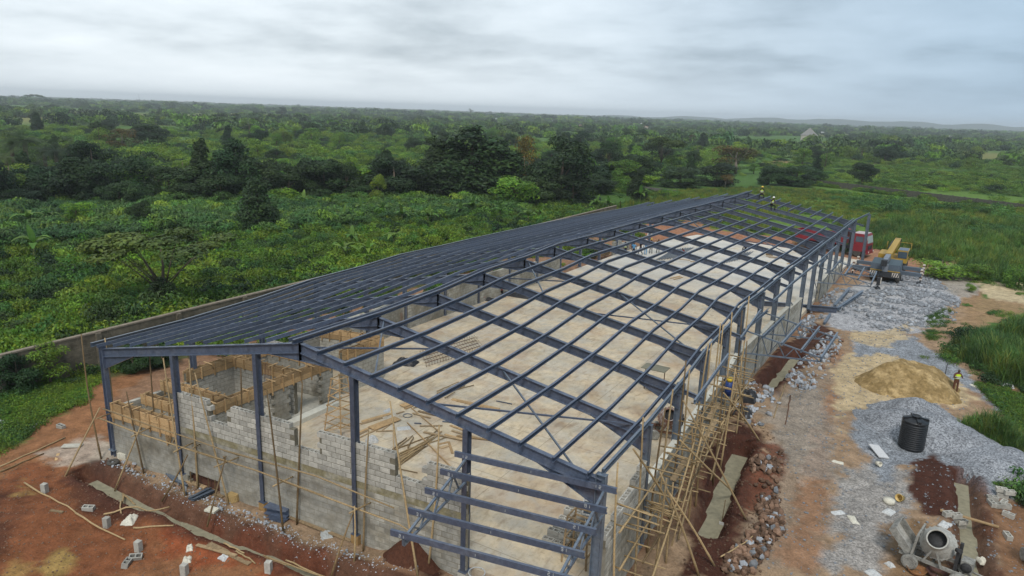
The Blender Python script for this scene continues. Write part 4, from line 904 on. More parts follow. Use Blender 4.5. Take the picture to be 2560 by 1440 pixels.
for t, wd, lab in (((375,925,850,1150), .24, 'broad weathered plank lying on the red bank'), ((240,935,690,1060), .14, 'dark narrower plank under the broad weathered one'), ((1300,620,2000,890), .15, 'long plank lying at the foot of the front wall'), ((100,190,340,280), .2, 'plank lying below the hole in the front wall'), ((440,350,540,385), .15, 'short plank at the foot of the wall beside the tree stump')):
    loose('timber_plank', WOOD_O, G3(t), 0, wd, .04, lab, None, ground=True, lift=.03)
for t, lab in (((130,185,115,215), 'short pale offcut on the pale patch by the corner'), ):
    loose('timber_plank', WOOD, (146, 1135, 140, 1152), 0, .12, .04, lab, None, ground=True)
loose('timber_plank', WOOD_O, (126, 1277, 158, 1282), 0, .12, .05, 'orange brown offcut on the dark soil left of the long pole', None, ground=True)
loose('timber_plank', WOOD, (2353, 1264, 2500, 1306), 0, .16, .05, 'pale plank bridging the right-hand trench', None, ground=False, lift=.42-.4) .location.z = -0.22
loose('timber_plank', WOOD_O, (1835, 1040, 1910, 1072), 0, .22, .04, 'plank lying on the rubble beside the black sacks', None, ground=True, lift=.03)
loose('bamboo_pole', BAMBOO, (1963, 960, 1934, 1047), 0, .04, 0, 'pale bamboo pole lying on the yard beside the side trench', None, ground=True)
loose('bamboo_pole', RUST, (1976, 990, 1963, 1062), 0, .035, 0, 'rusty dark pole lying next to the pale one on the yard', None, ground=True)
loose('bamboo_pole', BAMBOO, (1800, 1405, 1885, 1348), 0, .03, 0, 'cane lying on the laterite rubble at the bottom', None, ground=True, lift=.2)
# ------------------------------------------------------------------ blocks lying about
def block_thing(me_, p, rz, label, group=None, tilt=(0, 0), sc=1.0):
    o = inst('concrete_block', me_, None, p, (tilt[0], tilt[1], rz), (sc, sc, sc)); return tag(o, label, 'block', group, 'thing')
for (px, py, lab, rz) in ((113, 1232, 'hollow block standing on end alone on the dark soil', .35), (268, 1318, 'hollow block standing on end at the bowed bamboo pole', .3), (347, 1378, 'hollow block standing on end beside the two fallen blocks', .25), (672, 1430, 'hollow block standing on end at the bottom of the red bank', .4), (462, 1437, 'hollow block standing on end at the bottom edge beside rubbish', .3)):
    p = on(px, py); block_thing(HB, p+Vector((0, 0, 0.21)), rz, lab, None, (math.pi/2, 0)).rotation_euler = (0, math.pi/2, rz+math.pi/2)
for (px, py, lab, rz, t_) in ((340, 1398, 'grey block fallen flat beside the standing block', .8, 0.3), (318, 1412, 'smaller dark block fallen next to the flat grey one', 2.2, .2), (153, 1070, 'lone grey block on the dirt track by the left corner', .1, 0.05), (222, 1275, 'half buried dark block above the long pole', .6, .1)):
    block_thing(HB, on(px, py)+Vector((0, 0, .08)), rz, lab, None, (t_, .05))
# stack of blocks inside the entrance: stepped rows
b0 = at(1377, 1372, 0.0); k_ = 0
GS = 'blocks in the stepped stack inside the entrance'
for row in range(6):
    for col in range(2):
        for lvl in range([2, 3, 3, 4, 5, 5][row]):
            if row == 0 and lvl == 1 and col == 1: pass
            p = b0+Vector((-0.12+row*0.06+col*0.47, row*0.24*1.35, 0.105+lvl*0.222))
            block_thing(HB, p+Vector((random.uniform(-.01, .01), random.uniform(-.01, .01), 0)), 0.05, 'grey block in the entrance stack, %s row, %s layer, %s side' % (['nearest', 'second', 'third', 'fourth', 'fifth', 'farthest'][row], ['bottom', 'second', 'third', 'fourth', 'fifth'][lvl], ['left', 'right'][col]), GS)
# short stack beside the right-hand trench
b0 = on(2382, 1385-12)
GS2 = 'blocks in the pale stack beside the right trench'
s0 = on(2370, 1290); s1 = on(2400, 1322); dd = (s1-s0).normalized()
for row in range(3):
    for lvl in range(1):
        block_thing(HB, s0+dd*(row*0.48)+Vector((0, 0, .11+lvl*.225)), math.atan2(dd.y, dd.x), 'pale hollow block in the short row beside the right trench', GS2)
        if row < 2: block_thing(HB, s0+dd*(row*0.48+.1)+Vector((.24, .1, .11)), math.atan2(dd.y, dd.x), 'pale hollow block in the short row beside the right trench', GS2)
for k, (px, py, z, rz) in enumerate(((2480, 1250, .1, .3), (2505, 1243, .1, .1), (2500, 1240, .33, .2), (2520, 1247, .33, .4), (2508, 1262, .1, 1.2), (2490, 1268, .1, .6), (2478, 1262, .08, 2.0), (2512, 1270, .1, .2))):
    block_thing(HB, on(px, py)+Vector((0, 0, z)), rz, 'grey block in the tumbled heap at the right edge by the gravel', 'blocks in the tumbled heap at the right')
block_thing(HB, on(2520, 1292)+Vector((0, 0, .1)), -.35, 'single hollow block lying right of the bridging plank', None)
block_thing(HB, on(2518, 1345)+Vector((0, 0, .1)), 1.9, 'pale block lying below the single hollow one on red soil', None)
# ------------------------------------------------------------------ heaps
def heap(name, cx, cy, rx, ry, h, m, label, cat, seed, rz=0, n=56, flat=0.0, kind=None, rough=0.10):
    vs = []; rr = np.linspace(0, 1, 22); F_ = []
    th = np.linspace(0, 2*math.pi, n, endpoint=False)
    for r in rr:
        ex = 1+0.22*(vnoise(np.cos(th)*3+seed, np.sin(th)*3+seed, 1.4, seed, 3)-.5)*2*r
        X_ = np.cos(th)*r*rx*ex; Y_ = np.sin(th)*r*ry*ex
        k = np.clip((1-r)/(1-flat), 0, 1); prof = np.sin(k*math.pi/2)**1.3
        Xw = cx+X_*math.cos(rz)-Y_*math.sin(rz); Yw = cy+X_*math.sin(rz)+Y_*math.cos(rz)
        Z = h*prof*(0.8+0.4*vnoise(Xw, Yw, 1.1, seed+3, 3))+(vnoise(Xw, Yw, .28, seed+9, 2)-.5)*rough*(1-r*.7)
        Zg = site_h(Xw, Yw)
        vs += list(zip(Xw, Yw, Zg+Z-0.03-(0.12 if r > .99 else 0)))
    for i in range(len(rr)-1):
        for j in range(n):
            a = i*n+j; b = i*n+(j+1) % n; F_.append((a, a+n, b+n, b))
    o = inst(name, np_mesh(name, vs, F_, m, None, True)); tag(o, label, cat, None, kind or 'thing'); return o
SANDM = mat('heaped_sand', (0.225, 0.155, 0.068), 0.95, 0.38, 1.4, 0.1, col2=(0.40, 0.29, 0.145), fac=0.56, bump=0.6, bscale=9)
p = at(2268, 975); heap('sand_heap', p.x, p.y+.6, 3.3, 2.7, 1.6, SANDM, 'tall heap of brownish yellow sand in front of the man in the vest', 'sand heap', 5, .3, flat=.2, rough=.14)
GRAV = bpy.data.materials.new('crushed_stone'); GRAV.use_nodes = True; t = GRAV.node_tree; b = t.nodes['Principled BSDF']; b.inputs['Roughness'].default_value = .9
g = N(t, 'ShaderNodeNewGeometry'); v1 = N(t, 'ShaderNodeTexVoronoi', i_Scale=15.0); t.links.new(g.outputs['Position'], v1.inputs['Vector'])
cr = N(t, 'ShaderNodeValToRGB'); sv = N(t, 'ShaderNodeSeparateXYZ'); t.links.new(v1.outputs['Color'], sv.inputs[0]); t.links.new(sv.outputs[0], cr.inputs[0])
cr.color_ramp.elements[0].color = (0.10, 0.106, 0.118, 1); cr.color_ramp.elements[1].color = (0.325, 0.34, 0.362, 1)
ns = N(t, 'ShaderNodeTexNoise', i_Scale=0.8, i_Detail=4.0); t.links.new(g.outputs['Position'], ns.inputs['Vector'])
mr = N(t, 'ShaderNodeMapRange', i_1=.35, i_2=.65, i_3=.78, i_4=1.15); t.links.new(ns.outputs['Fac'], mr.inputs[0])
vs_ = N(t, 'ShaderNodeVectorMath', operation='SCALE'); t.links.new(cr.outputs[0], vs_.inputs[0]); t.links.new(mr.outputs[0], vs_.inputs['Scale']); t.links.new(vs_.outputs[0], b.inputs['Base Color'])
bp = N(t, 'ShaderNodeBump', i_Strength=.8, i_Distance=.05); t.links.new(v1.outputs['Distance'], bp.inputs['Height']); t.links.new(bp.outputs[0], b.inputs['Normal'])
p = at(2285, 1035); heap('gravel_heap', p.x, p.y, 2.6, 1.6, .95, GRAV, 'smaller heap of bluish crushed stone just below the sand heap', 'gravel heap', 11, .1, rough=.05)
p = at(2310, 1085); heap('gravel_heap', p.x+.6, p.y, 4.4, 2.2, 1.15, GRAV, 'broad heap of bluish crushed stone behind the black water tank', 'gravel heap', 17, -.25, flat=.1, rough=.05)
p = at(2500, 1165); heap('gravel_heap', p.x+.3, p.y, 3.0, 2.6, .75, GRAV, 'low heap of crushed stone spreading to the right edge under the reeds', 'gravel heap', 23, -.4, flat=.2, rough=.05)
p = at(1030, 1405); heap('soil_heap', p.x, p.y, 1.25, .8, .5, mat('dark_laterite', (0.075, 0.032, 0.02), .95, .35, 3, .1, bump=.8, bscale=14), 'small heap of dark red soil at the front wall foot', 'soil heap', 31, .2)
# rubble: stones one can pick apart near the camera, the rest joined
def stone_mesh(name, m, seed):
    r = random.Random(seed); b = MB(); import bmesh as bm_
    q = bm_.new(); bm_.ops.create_icosphere(q, subdivisions=1, radius=0.5)
    for v in q.verts: v.co *= r.uniform(.68, 1.15)
    vs = [tuple(v.co) for v in q.verts]; fs = [tuple(v.index for v in f.verts) for f in q.faces]; q.free(); b.add(vs, fs); return b.mesh(name, m)
STN = [stone_mesh('stone', STONE, k) for k in range(5)]; STB = [stone_mesh('stone', STONE_B, 10+k) for k in range(5)]
def rubble(name, label, poly, count, sz, meshes, limit, seed, zoff=0.0, pile=0.0):
    r = random.Random(seed); root = empty(name, label, 'rubble'); P = px_poly(poly); xs = [a for a, c in P]; ys_ = [c for a, c in P]
    it = []; cx, cy_ = sum(xs)/len(xs), sum(ys_)/len(ys_)
    while len(it) < count:
        X_, Y_ = r.uniform(min(xs), max(xs)), r.uniform(min(ys_), max(ys_))
        if not bool(in_poly(np.array([X_]), np.array([Y_]), P)[0]): continue
        if vnoise(np.array([X_]), np.array([Y_]), 1.6, seed, 2)[0] < .47 and r.random() < .88: continue
        s = sz*(r.random()**1.8*1.3+.35); it.append((X_, Y_, s))
    hh = site_h(np.array([i[0] for i in it]), np.array([i[1] for i in it]))
    it = [(a, c, s, float(z)+s*.18+pile*r.random()) for (a, c, s), z in zip(it, hh)]
    it.sort(key=lambda q: -q[2]/depth((q[0], q[1], q[3])))
    for a, c, s, z in it[:limit]:
        inst('stone', r.choice(meshes), root, (a, c, z), (r.uniform(0, 6), r.uniform(0, 6), r.uniform(0, 6)), (s, s*r.uniform(.7, 1), s*r.uniform(.5, .8)))
    V_, F_ = [], []
    tv = [np.array([v.co[:] for v in me_.vertices]) for me_ in meshes]; tf = [np.array([p_.vertices[:] for p_ in me_.polygons]) for me_ in meshes]; base = 0
    for a, c, s, z in it[limit:]:
        k = r.randrange(len(meshes)); M = np.array(Matrix.Rotation(r.uniform(0, 6), 3, 'X') @ Matrix.Rotation(r.uniform(0, 6), 3, 'Z'))
        V_.append((tv[k]*s) @ M.T*np.array((1, 1, .7))+np.array((a, c, z))); F_.append(tf[k]+base); base += len(tv[k])
    if V_:
        o = inst('loose_stones', np_mesh('loose_stones', np.concatenate(V_), np.concatenate(F_), list(meshes[0].materials)), root); o['kind'] = 'stuff'
    return root
rubble('stone_rubble', 'grey granite rubble spread in front of the mobile crane', [(2110, 790), (2060, 740), (2090, 720), (2160, 730), (2240, 690), (2330, 690), (2400, 750), (2390, 800), (2280, 830), (2150, 820)], 3000, .28, STN, 220, 3)
rubble('stone_rubble', 'reddish stone rubble along the yard beside the side trench', [(1870, 1180), (1960, 1120), (1950, 1250), (1960, 1340), (1880, 1440), (1800, 1440), (1830, 1380), (1900, 1320)], 700, .27, STB+STB+STN[:2], 200, 4, pile=.12)
rubble('stone_rubble', 'mixed grey rubble between the near side canopy and the track', [(1960, 960), (2010, 900), (2070, 830), (2110, 850), (2070, 930), (2010, 1000)], 420, .32, STN+STB[:3], 150, 5)
rubble('stone_rubble', 'small rubble round the trench by the black sacks', [(1830, 1000), (1900, 960), (1950, 1020), (1900, 1080), (1840, 1060)], 160, .34, STN+STB[:2], 60, 6)
rubble('stone_rubble', 'broken block rubble along the foot of the front wall', [(230, 1160), (285, 1135), (400, 1175), (470, 1205), (560, 1250), (700, 1310), (880, 1380), (1080, 1425), (1040, 1440), (860, 1400), (690, 1340), (520, 1265), (380, 1205)], 380, .13, STN[:2]+STB[:2], 120, 7)
rubble('stone_rubble', 'grey rubble at the wall foot beside the low side wall', [(1990, 850), (2010, 800), (2060, 740), (2090, 720), (2060, 790), (2030, 830)], 260, .3, STN, 70, 8)
# fine litter of small stones over the bare ground
def litter(name, poly, count, smin, smax, meshes, seed):
    r = np.random.default_rng(seed); P = px_poly(poly); P_ = np.array(P); lo, hi = P_.min(0), P_.max(0)
    q = r.uniform(lo, hi, (count*3, 2)); q = q[in_poly(q[:, 0], q[:, 1], P)][:count]; q = q[~((q[:, 0] > .3) & (q[:, 0] < 23.8) & (q[:, 1] > SK*q[:, 0]))]
    z = site_h(q[:, 0], q[:, 1]); V_, F_ = [], []; base = 0
    tv = [np.array([v.co[:] for v in me_.vertices]) for me_ in meshes]; tf = [np.array([p_.vertices[:] for p_ in me_.polygons]) for me_ in meshes]
    for (a, c), zz in zip(q, z):
        k = r.integers(len(meshes)); s = smin+(smax-smin)*r.random()**3; an = r.uniform(0, 6.28); R3 = np.array(((math.cos(an), -math.sin(an), 0), (math.sin(an), math.cos(an), 0), (0, 0, .7)))
        V_.append((tv[k]*s) @ R3.T+np.array((a, c, zz+s*.1))); F_.append(tf[k]+base); base += len(tv[k])
    o = inst(name, np_mesh(name, np.concatenate(V_), np.concatenate(F_), list(meshes[0].materials))); o['kind'] = 'stuff'
litter('gravel', [(1900, 1440), (1960, 1000), (2100, 840), (2250, 700), (2400, 720), (2300, 850), (2500, 1100), (2560, 1250), (2560, 1440)], 5200, .03, .15, STN, 1)
litter('dirt', [(0, 1150), (250, 1150), (700, 1330), (1100, 1440), (0, 1440)], 2600, .025, .10, STB, 2)
litter('debris', [(250, 1150), (420, 1190), (700, 1310), (1080, 1440), (900, 1440), (500, 1290)], 700, .03, .09, STN[:1]+STB, 3)
litter('dirt', [(1700, 1440), (1800, 1110), (1900, 1060), (1980, 1150), (1900, 1440)], 1500, .03, .14, STB, 4)
# ------------------------------------------------------------------ black water tank
tk = on(2270, 1128); tr_ = empty('water_tank', 'black ribbed plastic water tank standing on the gravel', 'water tank', (tk.x+.1, tk.y+.55, tk.z))
pr = [(0.0, 0), (.58, 0), (.6, .03)]
for k in range(12):
    z = .08+k*.115; pr += [(.60, z), (.63, z+.02), (.63, z+.07), (.60, z+.095)]
pr += [(.6, 1.5), (.63, 1.53), (.63, 1.60), (.58, 1.64), (.30, 1.74), (.2, 1.76)]
MB().lathe(pr, 40).part('tank_body', BLACKP, tr_)
MB().lathe([(.0, 1.75), (.2, 1.755), (.2, 1.83), (.235, 1.835), (.235, 1.87), (.19, 1.88), (.18, 1.84), (0, 1.83)], 24).part('lid_neck', BLACKP, tr_)
for k in range(4):
    M = Matrix.Rotation(k*math.pi/2+.3, 4, 'Z'); b = MB(); b.add([(.24,-.07,1.72),(.24,.07,1.72),(.62,.09,1.60),(.62,-.09,1.60),(.24,-.07,1.80),(.24,.07,1.80),(.62,.09,1.74),(.62,-.09,1.74)], [(3,2,1,0),(4,5,6,7),(0,1,5,4),(1,2,6,5),(2,3,7,6),(3,0,4,7)], M); b.part('lifting_rib', BLACKP, tr_)
# ------------------------------------------------------------------ concrete mixers
CEM = mat('cement_caked_steel', (0.27, 0.265, 0.24), .85, .3, 4, .2, col2=(0.17, 0.165, 0.15), fac=.55); CEM_L = mat('cement_caked_drum', (0.40, 0.39, 0.355), .85, .22, 5, .2, col2=(0.30, 0.285, 0.25), fac=.55)
DARK = mat('soot_and_mouth_shade', (0.035, 0.035, 0.036), .7, .3, 5, .3); BLUEP = mat('blue_paint', (0.05, 0.10, 0.26), .5, .3, 4, .4)
def mixer(loc, rz, label, drum_m=CEM_L, frame_m=CEM, hopper=True, s=1.0):
    r = empty('concrete_mixer', label, 'concrete mixer', loc, rz); r.scale = (s, s, s)
    for y in (-.38, .38): MB().bar((-.95, y, .42), (1.15, y, .42), .07, .12).part('chassis_rail', frame_m, r)
    for x in (-.7, .1, .95): MB().bar((x, -.4, .42), (x, .4, .42), .08, .08).part('cross_member', frame_m, r)
    for x, ax in ((-.55, 1), (.95, 1)):
        for y in (-.56, .56):
            w_ = MB(); M = Matrix.Translation((x, y, .27)) @ Matrix.Rotation(math.pi/2, 4, 'X')
            w_.lathe([(.18, -.07), (.22, -.085), (.27, -.06), (.275, 0), (.27, .06), (.22, .085), (.18, .07)], 20, M); wo_ = w_.part('wheel', CEM, r)
            MB().lathe([(0, -.05), (.05, -.06), (.06, -.045), (.15, -.05), (.185, -.08), (.185, .08), (.15, .05), (.06, .045), (.05, .06), (0, .05)], 18, M).part('rim', CEM_L, wo_)
        MB().tube([(x, -.56, .27), (x, .56, .27)], .035, 8).part('axle', frame_m, r)
    for y in (-.52, .52):
        b = MB(); b.bar((-.18, y*.92, .45), (.1, y, 1.12), .08, .06); b.part('drum_stand', frame_m, r)
        b = MB(); b.bar((.4, y*.92, .45), (.14, y, 1.12), .08, .06); b.part('drum_stand', frame_m, r)
    # drum leaning towards the mouth
    M = Matrix.Translation((.12, 0, 1.08)) @ Matrix.Rotation(rad(50), 4, 'X')
    dr_ = MB().lathe([(0, -.52), (.36, -.52), (.43, -.44), (.545, -.16), (.555, -.10), (.575, -.09), (.575, .0), (.555, .01), (.545, .06), (.40, .42), (.33, .55), (.345, .57), (.33, .585), (.29, .56), (.34, .40), (.46, .05), (.40, -.3), (0, -.4)], 36, M).part('drum', drum_m, r)
    ri = MB().lathe([(0, .30), (.33, .30), (.33, .302), (0, .302)], 24, M); ri.part('mouth_shade_disc', DARK, dr_)  # dark disc in the mouth: shade of the drum's inside put in as colour
    for k in range(22):                          # ring gear teeth
        a = k*2*math.pi/22; Mt = M @ Matrix.Rotation(a, 4, 'Z'); b = MB(); b.box((.585, 0, -.045), (.04, .06, .09), 0, Mt); b.part('gear_tooth', frame_m, dr_)
    # engine box and upright at the other end
    b = MB(); b.bar((.78, -.3, .45), (.78, -.3, 1.25), .12, .1); b.part('upright', DARK, r)
    b = MB(); b.bar((.78, .3, .45), (.78, .3, 1.25), .12, .1); b.part('upright', DARK, r)
    MB().tube([(.72, -.3, 1.25), (.86, -.42, 1.3)], .08, 10).part('exhaust', DARK, r)
    b = MB(); b.box((1.08, 0, .68), (.36, .42, .4)); en = b.part('engine', CEM, r)
    MB().lathe([(0, 0), (.17, 0), (.17, .06), (.05, .07), (0, .07)], 16, Matrix.Translation((1.08, -.22, .68)) @ Matrix.Rotation(math.pi/2, 4, 'X')).part('flywheel', DARK, en)
    MB().tube([(1.15, -.14, .42), (1.75, -.14, .38)], .035, 8).part('tow_bar', frame_m, r); MB().tube([(1.15, .14, .42), (1.75, .14, .38)], .035, 8).part('tow_bar', frame_m, r)
    if hopper:
        M2 = Matrix.Translation((-.88, 0, .62)) @ Matrix.Rotation(rad(48), 4, 'Y')
        hp = MB(); hp.box((-.25, 0, 0), (.95, .95, .03), 0, M2); h_ = hp.part('skip_hopper', CEM_L, r)
        for y in (-.47, .47): b = MB(); b.box((-.25, y, .13), (.95, .03, .26), 0, M2); b.part('hopper_side', CEM, h_)
        b = MB(); b.box((-.72, 0, .13), (.03, .95, .26), 0, M2); b.part('hopper_lip', CEM, h_)
        for x in (-.5, -.1): b = MB(); b.box((x, 0, -.03), (.06, .95, .05), 0, M2); b.part('hopper_rib', CEM, h_)
        for y in (-.5, .5): MB().bar((-.55, y, .45), (-.45, y, 1.35), .06, .08).part('hopper_guide', CEM, r)
        MB().bar((-.45, -.5, 1.35), (-.45, .5, 1.35), .06, .06).part('guide_head', CEM, r)
    return r
pm = on(2325, 1395); mixer((pm.x-.02, pm.y-.75, hz_(pm.x-.02, pm.y-.75)-.02), rad(-12), 'cement caked concrete mixer with raised skip beside the right trench', s=1.08)
pm2 = on(2590, 1425); mixer((pm2.x+.3, pm2.y+.1, pm2.z), rad(-75), 'second concrete mixer with blue paint cut off at the lower right corner', DARK, BLUEP, False)
pm3 = at(1660, 1095, 0); mixer((pm3.x, pm3.y+.2, 0), rad(15), 'rusty concrete mixer working inside the right wall under the roof frame', mat('rusty_drum', (.22, .12, .09), .8, .5, 4, .2, col2=(.5, .48, .45), fac=.55), RUST, False)
# ------------------------------------------------------------------ mobile crane
YELL = mat('yellow_crane_paint', (0.37, 0.235, 0.035), .5, .22, 3, .4); CRG = mat('blue_grey_paint', (0.085, 0.11, 0.14), .5, .2, 3, .4); CRD = mat('dark_chassis', (0.03, 0.032, 0.036), .7, .3, 3, .3); STRP = mat('pale_stripe', (0.55, 0.5, 0.44), .7, .2, 5, .2); LG = mat('grey_boom', (0.17, 0.19, 0.22), .5, .15, 3, .4)
c0 = at(2205, 709); cr_ = empty('mobile_crane', 'yellow and grey mobile crane on outriders with its boom lowered', 'crane', (c0.x+.05, c0.y+.4, -0.40), rad(-2.5)); cr_.scale = (1.1, 1.28, 1.06)
bx = lambda nm, c, d, m, par=None, rz=0: MB().box(c, d, rz).part(nm, m, par or cr_)
bx('chassis', (0, 5.2, .95), (2.3, 10.6, .5), CRD)
cabn = bx('front_deck', (0, .95, 1.55), (2.6, 1.9, .75), CRG)
for x in (-.72, .72):
    b = MB(); b.add([(x-.55, 1.85, 2.0), (x+.55, 1.85, 2.0), (x+.55, .02, 1.5), (x-.55, .02, 1.5), (x-.55, 1.85, 2.2), (x+.55, 1.85, 2.2), (x+.55, 0.0, 1.95), (x-.55, .0, 1.95)], [(3,2,1,0),(4,5,6,7),(0,1,5,4),(1,2,6,5),(2,3,7,6),(3,0,4,7)]); b.part('bonnet_panel', mat('deck_glass_panel', (.06, .085, .10), .65, .2, 2, .3), cabn)
bx('bumper', (0, -.08, .95), (2.6, .25, .55), CRD); bx('yellow_trim', (0, -.03, 1.3), (2.62, .12, .08), YELL); bx('boom_cradle', (0, -.1, 1.62), (.5, .3, .75), LG)
for x in (-.98, .98):
    pn = bx('warning_panel', (x, -.235, 1.0), (.6, .04, .42), STRP)
    for k in range(3):
        b = MB(); u0 = x-.3+k*.2+.02; b.add([(u0, -.262, .80), (u0+.1, -.262, .80), (u0+.2, -.262, 1.2), (u0+.1, -.262, 1.2), (u0, -.25, .80), (u0+.1, -.25, .80), (u0+.2, -.25, 1.2), (u0+.1, -.25, 1.2)], [(0,1,2,3),(7,6,5,4),(0,4,5,1),(3,2,6,7),(0,3,7,4),(1,5,6,2)]); b.part('stripe', CRD, pn)
for y in (1.0, 2.4, 6.8, 8.2):
    for x in (-1.1, 1.1):
        M = Matrix.Translation((x, y, .55)) @ Matrix.Rotation(math.pi/2, 4, 'Y'); wv = MB().lathe([(.25, -.2), (.45, -.22), (.54, -.17), (.55, 0), (.54, .17), (.45, .22), (.25, .2)], 20, M).part('wheel', RUBBER, cr_)
        MB().lathe([(0, -.12), (.1, -.14), (.26, -.14), (.28, -.2), (.28, .2), (.26, .14), (.1, .14), (0, .12)], 16, M).part('rim', CRG, wv)
for y in (1.7, 4.3):
    for sx in (-1, 1):
        o_ = bx('outrigger_beam', (sx*2.15, y, .95), (1.9, .34, .36), CRG); 
        pst = bx('outrigger_post', (sx*3.05, y, 1.0), (.22, .22, 1.1), STRP, o_)
        for k in range(3):
            b = MB(); b.box((sx*3.05, y, .68+k*.34), (.226, .226, .13)); b.part('stripe', RUST, o_)
        MB().tube([(sx*3.05, y, .45), (sx*3.05, y, .12)], .07, 8).part('jack', CRD, o_); bx('foot_plate', (sx*3.05, y, .1), (.6, .6, .08), CRD, o_); bx('timber_pad', (sx*3.05, y, .03), (1.0, .8, .1), DARK, o_)
bx('turntable', (0, 5.2, 1.3), (2.2, 3.6, .3), CRD)
bx('counterweight', (-.95, 6.7, 1.6), (.8, 2.6, .7), YELL); bx('superstructure', (.1, 6.0, 1.5), (1.7, 3.2, .4), YELL)
cb = bx('operator_cab', (.95, 5.6, 2.0), (.95, 1.9, 1.35), YELL); bx('windscreen', (.95, 4.63, 2.2), (.84, .04, .7), GLASS, cb); bx('roof_window', (.95, 5.5, 2.69), (.85, 1.6, .04), mat('sky_glass', (.10, .13, .17), .45, .1, 2, .4), cb); bx('side_window', (1.44, 5.6, 2.25), (.03, 1.5, .6), GLASS, cb)
bm_y = MB(); bm_y.sweep([(-.1, 10.2, 2.75), (-.1, 2.3, 2.38)], [(-.29, -.3), (.29, -.3), (.29, .3), (-.29, .3)]); bo = bm_y.part('boom_base', YELL, cr_)
MB().sweep([(-.1, 2.4, 2.38), (-.1, .6, 2.28)], [(-.23, -.24), (.23, -.24), (.23, .24), (-.23, .24)]).part('boom_section', LG, bo); MB().sweep([(-.1, .65, 2.28), (-.1, -.5, 2.22)], [(-.2, -.22), (.2, -.22), (.2, .22), (-.2, .22)]).part('boom_section', LG, bo)
bx('boom_head', (-.1, -.75, 2.24), (.5, .6, .6), CRD, bo); bx('winch', (-.1, 9.9, 2.7), (.66, .6, .66), CRD, bo); MB().tube([(-.35, 7.0, 3.25), (-.35, 3.4, 2.98)], .05, 6).part('hose', CRD, bo)
for q, (x, y) in enumerate(((-.9, 8.3), (1.4, 8.4))): MB().tube([(x, y, 2.0), (x, y, 2.9)], .03, 6).part('handrail', YELL, cr_)
MB().tube([(.3, 8.4, 2.9), (1.4, 8.4, 2.9)], .03, 6).part('handrail', YELL, cr_)
hk = cr_.matrix_basis @ Vector((-.1, -1.0, 0))
b = MB(); 
for x in (-.12, .12): MB().tube([(-.1+x, -.95, 2.4), (-.1+x, -3.0, 1.15)], .015, 5).part('hoist_rope', CRD, cr_)
hb = bx('hook_block', (-.1, -3.0, .85), (.3, .34, .75), CRD); bx('cheek_plate', (.09, -3.0, .9), (.06, .3, .55), STRP, hb)
MB().tube([(-.1, -3, .5), (-.1, -3, .3), (.12, -3, .16), (.02, -3, .02), (-.14, -3, .04)], [.05, .06, .06, .05, .03], 8).part('hook', CRD, hb); MB().tube([(-.1, -3, .3), (-.32, -3, .16), (-.24, -3, .02), (-.14, -3, .04)], [.06, .06, .05, .03], 8).part('hook', CRD, hb)
# ------------------------------------------------------------------ red tipper truck
REDP = mat('faded_red_paint', (0.20, 0.016, 0.024), .5, .25, 2, .4); 
t0 = at(2172, 648); tru = empty('tipper_truck', 'faded red tipper truck parked behind the far end of the warehouse', 'truck', (t0.x-.2, t0.y+1.6, -0.4), rad(168))
tx = lambda nm, c, d, m, par=None: MB().box(c, d).part(nm, m, par or tru)
tx('chassis', (5.0, 0, .95), (8.6, .9, .35), CRD)
b = MB(); cab_p = [(0, .75), (0, 1.75), (.22, 2.85), (.4, 3.0), (1.95, 3.0), (2.0, 2.9), (2.0, .75)]
b.add([(a, -1.22, z) for a, z in cab_p]+[(a, 1.22, z) for a, z in cab_p], [tuple(range(7)), tuple(reversed(range(7, 14)))]+[(k, k+7, (k+1) % 7+7, (k+1) % 7) for k in range(7)]); cb = b.part('cab', REDP, tru)
b = MB(); b.add([(.03, -1.05, 1.85), (.03, 1.05, 1.85), (.2, 1.05, 2.75), (.2, -1.05, 2.75), (-.02, -1.05, 1.85), (-.02, 1.05, 1.85), (.17, 1.05, 2.75), (.17, -1.05, 2.75)], [(4,5,6,7),(3,2,1,0),(0,1,5,4),(1,2,6,5),(2,3,7,6),(3,0,4,7)]); b.part('windscreen', mat('pale_screen', (.32, .38, .38), .2, .1, 2, .5), cb)
for y in (-1.235, 1.235): tx('side_window', (1.0, y, 2.3), (.9, .03, .7), GLASS, cb); tx('door_handle', (1.5, y, 1.75), (.2, .04, .05), CRD, cb)
tx('bumper', (-.08, 0, .7), (.25, 2.4, .4), REDP); tx('grille', (-.03, 0, 1.25), (.05, 1.5, .5), CRD, cb)
for y in (-.95, .95): tx('headlight', (-.2, y, .75), (.06, .34, .2), STRP)
tx('cab_roof', (1.1, 0, 3.02), (1.5, 2.3, .06), mat('pale_cab_roof', (.42, .36, .36), .8, .2, 2), cb); tx('exhaust_stack', (2.25, .7, 2.0), (.3, .3, 2.2), CRD)  # roof plate in a paler tone than the cab
body = empty_ = bpy.data.objects.new('tipper_body', None); link(body, tru)
tx('body_floor', (6.1, 0, 1.35), (6.2, 2.4, .15), REDP, body); tx('headboard', (3.05, 0, 2.3), (.12, 2.4, 1.9), REDP, body); tx('tailboard', (9.2, 0, 1.95), (.1, 2.4, 1.15), REDP, body)
for y in (-1.2, 1.2):
    tx('body_side', (6.1, y, 1.98), (6.1, .08, 1.2), REDP, body)
    for k in range(5): tx('body_rib', (3.8+k*1.2, y*1.04, 1.95), (.12, .08, 1.2), REDP, body)
b = MB(); b.box((2.9, 0, 3.3), (.9, 2.3, .08)); b.part('cab_guard', REDP, body)
